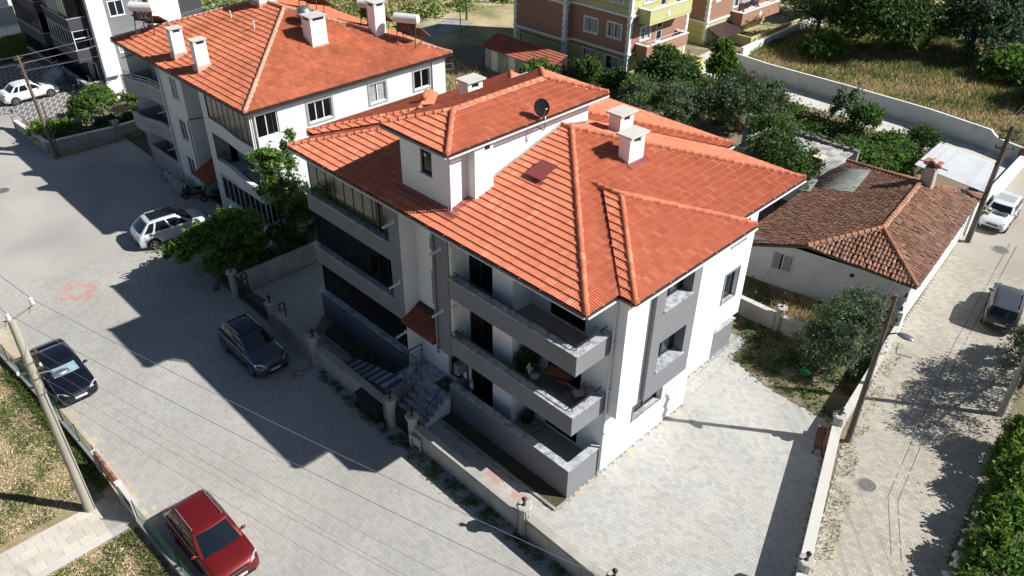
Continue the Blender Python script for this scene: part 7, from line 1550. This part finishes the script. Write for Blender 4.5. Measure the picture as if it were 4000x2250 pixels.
# --- grasses
def vnoise(P, sc, seed=0):
    r = np.random.default_rng(seed); v = np.zeros(len(P))
    for i in range(7):
        k = r.normal(size=2)*sc*(1+.35*i); v += np.sin(P @ k+r.uniform(0, 6.28))/(1+.25*i)
    return v/3.2
def grass(name, label, poly, n, h0, h1, wdt, m, dens=None, lean=.45):
    xs = [p[0] for p in poly]; ys = [p[1] for p in poly]; P = RNG.uniform([min(xs), min(ys)], [max(xs), max(ys)], (n*2, 2)); P = P[inside(P, poly)]
    if dens is not None: P = P[dens(P) > RNG.uniform(0, 1, len(P))]
    P = P[near_frame(np.c_[P, np.zeros(len(P))], .08)][:n]; k = len(P)
    h = RNG.uniform(h0, h1, k); a = RNG.uniform(0, math.tau, k); ln = RNG.normal(0, lean, (k, 2))*h[:, None]
    wv = np.stack([np.cos(a), np.sin(a)], 1)*wdt*RNG.uniform(.6, 1.4, k)[:, None]
    V = np.stack([np.c_[P-wv, np.zeros(k)-.02], np.c_[P+wv, np.zeros(k)-.02], np.c_[P+wv*.6+ln*.5, h*.6], np.c_[P+ln, h]], 1).reshape(-1, 3)
    o = npmesh(name, V, np.arange(4*k).reshape(k, 4), K[m]); return tag(o, label, 'grass', kind='stuff')
VERGE = [(-13.25, 13.4), (-13.3, 20), (-13.6, 30), (-24, 30), (-24, 13.4)]; VERGE2 = [(-13.15, 10.7), (-24, 10.7), (-24, 2), (-13.0, 2)]
patch = lambda P: np.clip(vnoise(P, 1.1, 3)*1.4+.42, 0, 1)
for i, q in enumerate((VERGE, VERGE2)):
    grass('dry_grass', ['straw coloured mown grass left of the concrete pole', 'straw coloured mown grass below the left path'][i], q, 26000, .03, .10, .022, 'straw', lambda P: np.full(len(P), .8), 1.6)
    grass('green_grass', ['green weed patches left of the concrete pole', 'green weed patches below the left path'][i], q, 36000, .03, .15, .02, 'grass_green', patch, .9)
grass('weed_strip', 'green weeds along the fence foot at the left', [(-13.5, 13.5), (-12.95, 13.5), (-13.1, 24), (-13.9, 24)], 2600, .1, .3, .025, 'grass_green', None, .6)
FIELD = [(50.2, 20), (49.9, 5), (48.4, -2.4), (75, -5), (76, 26), (56, 26)]
grass('dry_grass', 'tall dry grass of the field behind the white wall', FIELD, 46000, .25, .6, .05, 'grass_dry', lambda P: np.clip(.85-np.clip(vnoise(P, .5, 5), -.5, 1)*.55, 0, 1)); grass('green_grass', 'greener tufts in the dry field', FIELD, 26000, .3, .8, .04, 'grass_green', lambda P: np.clip(vnoise(P, .5, 5)*.9+.18+np.clip((P[:, 0]-55)/18, 0, .5), 0, 1))
grass('dry_grass', 'dry grass strip at the end of the neighbour house', [(17, 25), (24, 26), (32, 40), (32, 46), (17.5, 46)], 9000, .2, .6, .04, 'grass_dry'); grass('dry_grass', 'pale dry meadow behind the neighbour roof', [(17, 56), (38, 60), (60, 70), (55, 78), (20, 75)], 12000, .3, .7, .08, 'grass_dry')
grass('dry_grass', 'yellow grass beside the round garden pillar', [(16.7, .8), (19.4, 1.2), (20.4, -2.3), (17.0, -2.4)], 2600, .25, .6, .025, 'grass_dry')
grass('green_grass', 'grass on the far lawn at the left edge', [(-3, 71.6), (5, 71.6), (5, 80), (-12, 80)], 7000, .1, .3, .05, 'grass_green')
grass('verge_weeds', 'dry weeds along the foot of the side street walls', [(4, -8.75), (10.8, -6.65), (20, -5.1), (20, -5.5), (12, -6.9), (11.2, -7.3), (5, -9.2)], 4200, .04, .2, .02, 'grass_dry', lambda P: np.clip(vnoise(P, 2, 8)+.4, 0, 1)); grass('verge_weeds', 'green weeds along the foot of the side street walls', [(4, -8.75), (10.8, -6.65), (20, -5.1), (20, -5.5), (12, -7.0), (5, -9.1)], 4000, .04, .22, .02, 'grass_green', lambda P: np.clip(vnoise(P, 2, 9)+.2, 0, 1))
grass('wall_weeds', 'green weeds growing along the street wall foot', [(-2.62, -6), (-3.15, -6), (-3.5, 4), (-3.1, 14.5), (-2.62, 14.5)], 4200, .03, .14, .02, 'grass_green', lambda P: np.clip(vnoise(P, 2.4, 11)*1.2-.1, 0, 1), .8)
scrub('wall_weeds', [(-2.62, -6), (-3.0, -6), (-3.25, 4), (-3.0, 14), (-2.62, 14)], 2600, .16, .045, 'leaf_mid', 'leafy weed clumps at the street wall foot', .22)
grass('bed_weeds', 'sparse grass in the shaded bed below the balconies', [(-.7, .02), (-.05, .02), (-.05, 7.05), (-.7, 7.05)], 1500, .02, .08, .012, 'grass_green', lambda P: np.full(len(P), .5), .8); scrub('wall_weeds', [(-2.62, -6), (-3.0, -6), (-3.25, 4), (-3.0, 14), (-2.62, 14)], 2600, .16, .045, 'leaf_mid', 'leafy weed clumps at the street wall foot', .22)
grass('bed_weeds', 'weeds in the shaded bed below the glazed front', [(-1.0, 10.4), (-.05, 10.4), (-.05, 16.5), (-1.0, 15.9)], 1300, .03, .16, .015, 'grass_green', None, .8)
grass('neighbour_weeds', 'weeds in the strip by the far garden wall', [(-3.2, 47.8), (1.4, 47.3), (4, 47.6), (4, 47.0), (-3.4, 46.9)], 1300, .05, .25, .03, 'grass_dry')
grass('joint_weeds', 'tiny weeds in the paving joints of the yard', [(-.5, -1.6), (3, -.2), (9, -.15), (11.5, -4.5), (3, -7), (-2, -6)], 260, .02, .07, .02, 'grass_green', lambda P: np.clip(vnoise(P, 3, 21)-.3, 0, 1), 1.)
grass('joint_weeds', 'tiny weeds in the shaded joints by the driveway', [(-2.7, 14.5), (-4, 16), (-4, 22), (-2.6, 22)], 900, .02, .07, .02, 'grass_green', lambda P: np.clip(vnoise(P, 3, 22)-.1, 0, 1), 1.)
# whitewashed stones under the hedge
for i, lb in enumerate(('lowest', 'second from the bottom', 'third from the bottom', 'middle', 'third from the top', 'second from the top', 'topmost')):
    x = 7.4+i*.62+random.uniform(-.15, .15); bm = MB().ball((0, 0, 0), (random.uniform(.16, .3), random.uniform(.12, .2), random.uniform(.12, .2)), 7, 5); bm.v = [tuple(c*random.uniform(.82, 1.15) for c in v) for v in bm.v]
    bm.xform(Matrix.Translation((x, -12.42+.07*(x-8)+random.uniform(-.1, .1), .1)) @ Matrix.Rotation(random.random()*3, 4, 'Z')); tag(bm.build('edging_stone', K['white_wall'], None), lb+' whitewashed stone edging the bright hedge', 'stone', 'whitewashed edging stones')
# ================================================================ SMALL THINGS: balcony furniture, pots, dog, person
def chair(name, label, loc, rz, frame, seatm, round_seat=False, back=None, z=.46):
    t = thing(name, label, 'chair', loc, rz)
    if round_seat: MB().lathe((0, 0, z-.03), [(.19, 0), (.21, .02), (.2, .055), (.1, .07)], 18).build('seat', K[seatm], t, smooth=True, auto=50)
    else: MB().box(-.21, .21, -.2, .2, z-.02, z+.04).build('seat', K[seatm], t, bevel=.03)
    for x in (-.17, .17):
        for y in (-.16, .16): MB().tube([(x*1.05, y*1.1, 0), (x, y, z-.01)], .018, 7).build('leg', K[frame], t)
    for y in (-.17, .17): MB().tube([(-.19, y, z), (-.27, y, z+.45)], .017, 7).build('back_post', K[frame], t)
    if back: MB().add([(-.20, -.18, z+.1), (-.20, .18, z+.1), (-.28, .17, z+.5), (-.28, -.17, z+.5), (-.23, -.18, z+.1), (-.23, .18, z+.1), (-.31, .17, z+.5), (-.31, -.17, z+.5)], [(0, 1, 2, 3), (7, 6, 5, 4), (0, 4, 5, 1), (1, 5, 6, 2), (2, 6, 7, 3), (3, 7, 4, 0)]).build('backrest', K[back], t, bevel=.01)
    else:
        for q in (.2, .3, .42): MB().bar((-.2-q*.16, -.17, z+q), (-.2-q*.16, .17, z+q), .02, .05).build('back_slat', K[frame], t)
    return t
F1z = 3.652
chair('chair', 'balcony chair with round cream seat and white back, middle floor', (1.02, 2.95, F1z), math.radians(-70), 'iron_black', 'cushion_cream', True, 'cloth_white')
chair('chair', 'wooden balcony chair with square cream seat, right end of the middle floor', (1.52, 1.0, F1z), math.radians(150), 'wood_brown', 'cushion_cream')
T = thing('folding_table', 'brown folding table with a dark framed board on the middle balcony', 'table', (1.55, 2.15, F1z), math.radians(92))
for i in range(6): MB().box(-.62, .62, -.33+i*.112, -.33+i*.112+.1, .72, .745).build('table_slat', K['wood_brown'], T)
for x in (-.42, .42):
    MB().bar((x, -.3, 0), (x, .28, .72), .04).build('leg', K['wood_brown'], T); MB().bar((x, .3, 0), (x, -.28, .72), .04).build('leg', K['wood_brown'], T)
MB().obox((0, -.05, .775), (1.05, .62, .02), .35, .03).build('loose_board', K['wood_brown'], T); fr = MB()
for a, b in (((-.54, -.32), (.54, -.32)), ((.54, -.32), (.54, .32)), ((.54, .32), (-.54, .32)), ((-.54, .32), (-.54, -.32))):
    m_ = Matrix.Translation((0, -.05, .79)) @ Matrix.Rotation(.35, 4, 'Z'); fr.bar(m_ @ Vector((*a, 0)), m_ @ Vector((*b, 0)), .035, .03)
fr.build('board_frame', K['iron_black'], T)
S_ = thing('stool', 'octagonal cane stool on the middle balcony beside the plants', 'stool', (1.25, 3.45, F1z)); MB().lathe((0, 0, .4), [(.17, 0), (.18, .02), (.17, .05)], 8).build('seat', K['cushion_cream'], S_)
for i in range(4): a = math.tau*(i+.5)/4; MB().bar((.12*math.cos(a), .12*math.sin(a), .4), (.16*math.cos(a), .16*math.sin(a), 0), .03).build('leg', K['wood_pale'], S_)
def potted(name, label, loc, r, h, ph, m, n=260, pot='terracotta', size=.05, spread=.3):
    t = thing(name, label, 'plant', loc); MB().lathe((0, 0, 0), [(r*.7, 0), (r, h), (r*1.06, h), (r*1.06, h-.02), (r*.9, h-.03)], 14).build('pot', K[pot], t)
    P = np.c_[RNG.normal(0, spread*.5, (n, 2)), h+np.abs(RNG.normal(.5, .3, n))*ph]; V, F = leaf_quads(P, size, .5, .4); npmesh('foliage', V, F, K[m], t); return t
potted('potted_plant', 'large dark fern in a pot at the back of the middle balcony', (1.35, 3.9, F1z), .14, .28, .7, 'leaf_mid', 700, size=.08, spread=.45)
potted('potted_plant', 'second dark pot plant beside the fern on the middle balcony', (1.7, 3.75, F1z), .12, .3, .9, 'leaf_dark', 500, size=.08, spread=.35)
potted('potted_plant', 'white flower pot at the left end of the middle balcony parapet', (.14, 6.86, 4.5), .08, .15, .05, 'leaf_mid', 20, 'white_plastic', .03, .08)
potted('potted_plant', 'yellow green trailing plant on the middle balcony parapet', (.14, 6.55, 4.5), .08, .12, .14, 'leaf_bright', 260, 'terracotta', .04, .26)
potted('potted_plant', 'leafy plant in front of the top floor blinds, left block', (.12, 15.9, 7.46), .1, .16, .75, 'leaf_mid', 600, 'terracotta', .06, .38)
tag(MB().ball((.6, 6.4, F1z+.16), (.18, .22, .16), 12, 8).ball((.6, 6.4, F1z+.34), (.06, .07, .06), 8, 6).build('plastic_bag', K['cloth_white'], None, smooth=True), 'white knotted plastic bag on the middle balcony floor', 'bag')
for y, lb in ((6.72, 'blue water bottle nearest the entrance on the ground balcony'), (6.32, 'blue water bottle beside the shoes on the ground balcony')):
    t = thing('water_bottle', lb, 'bottle', (.62, y, .652)); MB().lathe((0, 0, 0), [(.13, 0), (.135, .03), (.125, .12), (.135, .16), (.135, .3), (.1, .38), (.03, .42), (.03, .47)], 16).build('bottle', K['blue_plastic'], t, smooth=True, auto=50); MB().lathe((0, 0, .46), [(.034, 0), (.034, .035)], 12).build('stopper', K['white_plastic'], t)
tag(MB().ball((.75, 6.52, 1.42), (.1, .13, .2), 12, 8).ball((.78, 6.52, 1.68), (.03, .04, .1), 8, 6).build('carrier_bag', K['cloth_white'], None, smooth=True), 'white carrier bag hanging above the blue water bottles', 'bag')
for i, (x, y, a) in enumerate(((.66, 5.75, .3), (.72, 5.9, .5), (.62, 5.35, 1.2), (.74, 5.3, 1.0))): tag(MB().ball((x, y, .7), (.06, .14, .045), 10, 6).ball((x, y-.08, .72), (.055, .07, .06), 8, 6).build('shoe', K['black_plastic'], None, smooth=True), 'dark shoe lying on the ground balcony floor, '+['left of the front pair', 'right of the front pair', 'left of the back pair', 'right of the back pair'][i], 'shoe', 'shoes on the ground balcony')
bx_ = thing('storage_box', 'black box with a metal catch on the ground balcony', 'box', (1.55, 3.75, .652), .3); MB().box(-.25, .25, -.2, .2, .12, .5).build('case', K['black_plastic'], bx_, bevel=.02); MB().box(-.27, .27, -.22, .22, 0, .12).build('base', K['wood_pale'], bx_); MB().box(-.27, -.25, -.05, .05, .3, .33).build('catch', K['alloy'], bx_)
rk = thing('folding_stand', 'thin black folding stand on the ground balcony', 'stand', (1.45, 2.95, .652), .5)
for s in (-1, 1): MB().tube([(s*.28, -.3, 0), (s*.28, .3, .55)], .014, 6).build('leg', K['iron_black'], rk); MB().tube([(s*.24, .3, 0), (s*.24, -.3, .55)], .014, 6).build('leg', K['iron_black'], rk)
MB().tube([(-.28, .3, .55), (.28, .3, .55)], .014, 6).tube([(-.24, -.3, .55), (.24, -.3, .55)], .014, 6).tube([(-.28, -.3, 0), (.28, -.3, 0)], .014, 6).build('cross_bar', K['iron_black'], rk)
# neighbour terrace
ct_ = thing('covered_table', 'table under a pale blue cloth on the neighbour middle terrace', 'table', (2.45, 29.4, 3.02))
V = []; n = 24
for z, k in ((.78, 1.), (.74, 1.03), (.3, 1.08)): V += [(.42*k*(abs(math.cos(a))**.5)*math.copysign(1, math.cos(a))*(1+.04*math.sin(a*7)*(z < .5)), .7*k*(abs(math.sin(a))**.5)*math.copysign(1, math.sin(a)), z) for a in [math.tau*i/n for i in range(n)]]
MB().add(V, [(g*n+i, g*n+(i+1) % n, (g+1)*n+(i+1) % n, (g+1)*n+i) for g in range(2) for i in range(n)]+[tuple(range(n))]).build('tablecloth', K['cloth_blue'], ct_)
for x in (-.3, .3):
    for y in (-.55, .55): MB().tube([(x, y, 0), (x, y, .75)], .025, 6).build('leg', K['white_plastic'], ct_)
gt = thing('garden_table', 'grey table on the neighbour middle terrace near the corner', 'table', (2.5, 27.6, 3.02)); MB().box(-.4, .4, -.6, .6, .7, .74).build('top', K['pipe_grey'], gt)
for x in (-.33, .33):
    for y in (-.5, .5): MB().tube([(x, y, 0), (x, y, .7)], .025, 6).build('leg', K['pipe_grey'], gt)
for i in range(6): potted('potted_plant', ['red leafed pot plant nearest the neighbour terrace corner', 'pot plant with pale leaves on the neighbour terrace', 'bushy pot plant on the neighbour terrace parapet', 'small terracotta pot plant on the neighbour terrace', 'tall pot plant on the neighbour terrace', 'pot plant at the far end of the neighbour terrace parapet'][i], (1.9+.25*(i % 4) if i < 4 else 2.1, 25.85+.05*i if i < 4 else (26.4, 30.5)[i-4], 3.02 if i != 5 else 4.0), .09, .16, .3, 'leaf_mid' if i % 2 else 'leaf_olive', 160, 'terracotta', .05, .2)
chair('garden_chair', 'white plastic chair on the neighbour ground floor balcony', (2.4, 37.7, .3), math.radians(120), 'white_plastic', 'white_plastic', False, 'white_plastic')
bs = thing('plastic_basin', 'bright green plastic basin on the side garden soil', 'basin', (14.1, -2.9, 0)); MB().lathe((0, 0, 0), [(.2, .01), (.28, .16), (.31, .17), (.29, .15), (.2, .04)], 18).build('bowl', K['green_plastic'], bs, smooth=True, auto=60)
wt = thing('work_table', 'white table with a blue jug behind the neighbour house', 'table', (27.0, 33.2, 0)); MB().box(-.5, .5, -.4, .4, .7, .75).build('top', K['white_plastic'], wt); MB().ball((0, 0, 1.0), (.25, .2, .25), 10, 8).build('jug', K['cloth_blue'], wt, smooth=True)
for x in (-.42, .42):
    for y in (-.33, .33): MB().tube([(x, y, 0), (x, y, .7)], .03, 6).build('leg', K['steel'], wt)
wf = thing('wire_fence', 'thin post and rail fence along the rear lane', 'fence', (20, 40, 0))
for i in range(7): MB().tube([(17.6+i*2, 46.2-i*.9, 0), (17.6+i*2, 46.2-i*.9, 1.1)], .035, 6).build('post', K['pipe_grey'], wf, world=True)
for z in (.55, 1.05): MB().tube([(17.6, 46.2, z), (29.6, 40.8, z)], .02, 6).build('rail', K['pipe_grey'], wf, world=True)
fp_ = thing('wire_fence', 'leaning steel frame fence at the walled path', 'fence', (43.4, 4.9, 0))
for a, b in (((44.6, 5.6, 0), (43.6, 5.2, 1.9)), ((43.6, 5.2, 1.9), (43.3, 3.9, 1.8)), ((43.3, 3.9, 1.8), (43.6, 3.8, 0)), ((44.1, 5.4, 1.0), (43.4, 4.0, 1.0))): MB().tube([a, b], .03, 6).build('bar', K['iron_black'], fp_, world=True)
# --- skinned bodies -----------------------------------------------------------------------------------
def skinned(name, joints, edges, m, parent=None, sub=2, root=0):
    me = bpy.data.meshes.new(name); me.from_pydata([j[:3] for j in joints], edges, []); bm = bmesh.new(); bm.from_mesh(me); ly = bm.verts.layers.skin.verify(); bm.verts.ensure_lookup_table()
    for v, j in zip(bm.verts, joints): v[ly].radius = (j[3], j[4] if len(j) > 4 else j[3]); v[ly].use_root = False
    bm.verts[root][ly].use_root = True; bm.to_mesh(me); bm.free(); me.materials.append(m)
    o = bpy.data.objects.new(name, me); COL.objects.link(o); sk = o.modifiers.new('skin', 'SKIN'); sk.use_smooth_shade = True; s2 = o.modifiers.new('sub', 'SUBSURF'); s2.levels = sub; s2.render_levels = sub
    if parent: o.parent = parent
    return o
DG = thing('dog', 'tan dog lying asleep on its side behind the dark slate SUV', 'dog', (-3.72, 14.25, 0), math.radians(-20))
skinned('body', [(-.26, 0, .10, .085), (0, .01, .115, .105), (.2, 0, .11, .10), (.34, .04, .09, .06), (.44, .07, .075, .058), (.54, .06, .055, .03), (-.24, -.1, .06, .05), (-.16, -.24, .045, .03), (-.28, -.32, .035, .022), (-.26, -.08, .12, .05), (-.12, -.2, .09, .03), (-.2, -.36, .04, .02), (.2, -.1, .06, .045), (.16, -.24, .04, .026), (.26, -.36, .03, .02), (.22, -.08, .13, .04), (.3, -.22, .08, .026), (.36, -.36, .03, .02), (-.36, .02, .07, .03), (-.52, -.04, .03, .018), (.40, .13, .11, .022)],
        [(0, 1), (1, 2), (2, 3), (3, 4), (4, 5), (0, 6), (6, 7), (7, 8), (0, 9), (9, 10), (10, 11), (2, 12), (12, 13), (13, 14), (2, 15), (15, 16), (16, 17), (0, 18), (18, 19), (4, 20)], K['dog_tan'], DG, 2, 1)
PS = thing('person', 'person in a light shirt sitting on the far ground floor balcony', 'person', (3.95, 58.6, .2), math.radians(180))
skinned('body', [(0, 0, .50, .13, .16), (0, 0, .75, .13, .17), (0, 0, .98, .12, .18), (0, 0, 1.10, .055), (.02, 0, 1.25, .10), (.02, 0, 1.32, .09), (0, .2, 1.0, .06), (.06, .26, .76, .045), (.25, .18, .66, .035), (.33, .16, .66, .03), (0, -.2, 1.0, .06), (.06, -.26, .76, .045), (.25, -.18, .66, .035), (.33, -.16, .66, .03), (.42, .11, .5, .075), (.45, .11, .08, .05), (.58, .11, .04, .04), (.42, -.11, .5, .075), (.45, -.11, .08, .05), (.58, -.11, .04, .04)],
        [(0, 1), (1, 2), (2, 3), (3, 4), (4, 5), (2, 6), (6, 7), (7, 8), (8, 9), (2, 10), (10, 11), (11, 12), (12, 13), (0, 14), (14, 15), (15, 16), (0, 17), (17, 18), (18, 19)], K['cushion_cream'], PS, 1, 0)
MB().ball((.0, 0, 1.30), (.115, .105, .11), 12, 8).build('hair', K['cloth_dark'], PS, smooth=True); MB().ball((.06, 0, 1.25), (.085, .085, .11), 12, 8).build('face', K['skin'], PS, smooth=True); MB().box(-.1, .5, -.2, .2, .42, .56).build('trousers', K['cloth_dark'], PS, bevel=.05)
chair('garden_chair', 'chair under the person on the far ground floor balcony', (3.98, 58.6, .2), math.radians(180), 'wood_pale', 'wood_pale', z=.42)
tag(cloth('towel', 'dark cloth hung over the far ground floor balcony wall', 'towel', lambda u, v: (3.12-.02*math.sin(7*u), 59.6+.8*u, 1.26-.55*v), 6, 6, 'cloth_dark')); tag(cloth('towel', 'white cloth hung over the far ground floor balcony wall', 'towel', lambda u, v: (3.12-.02*math.sin(7*u), 58.9+.4*u, 1.26-.5*v), 6, 6, 'cloth_white'))
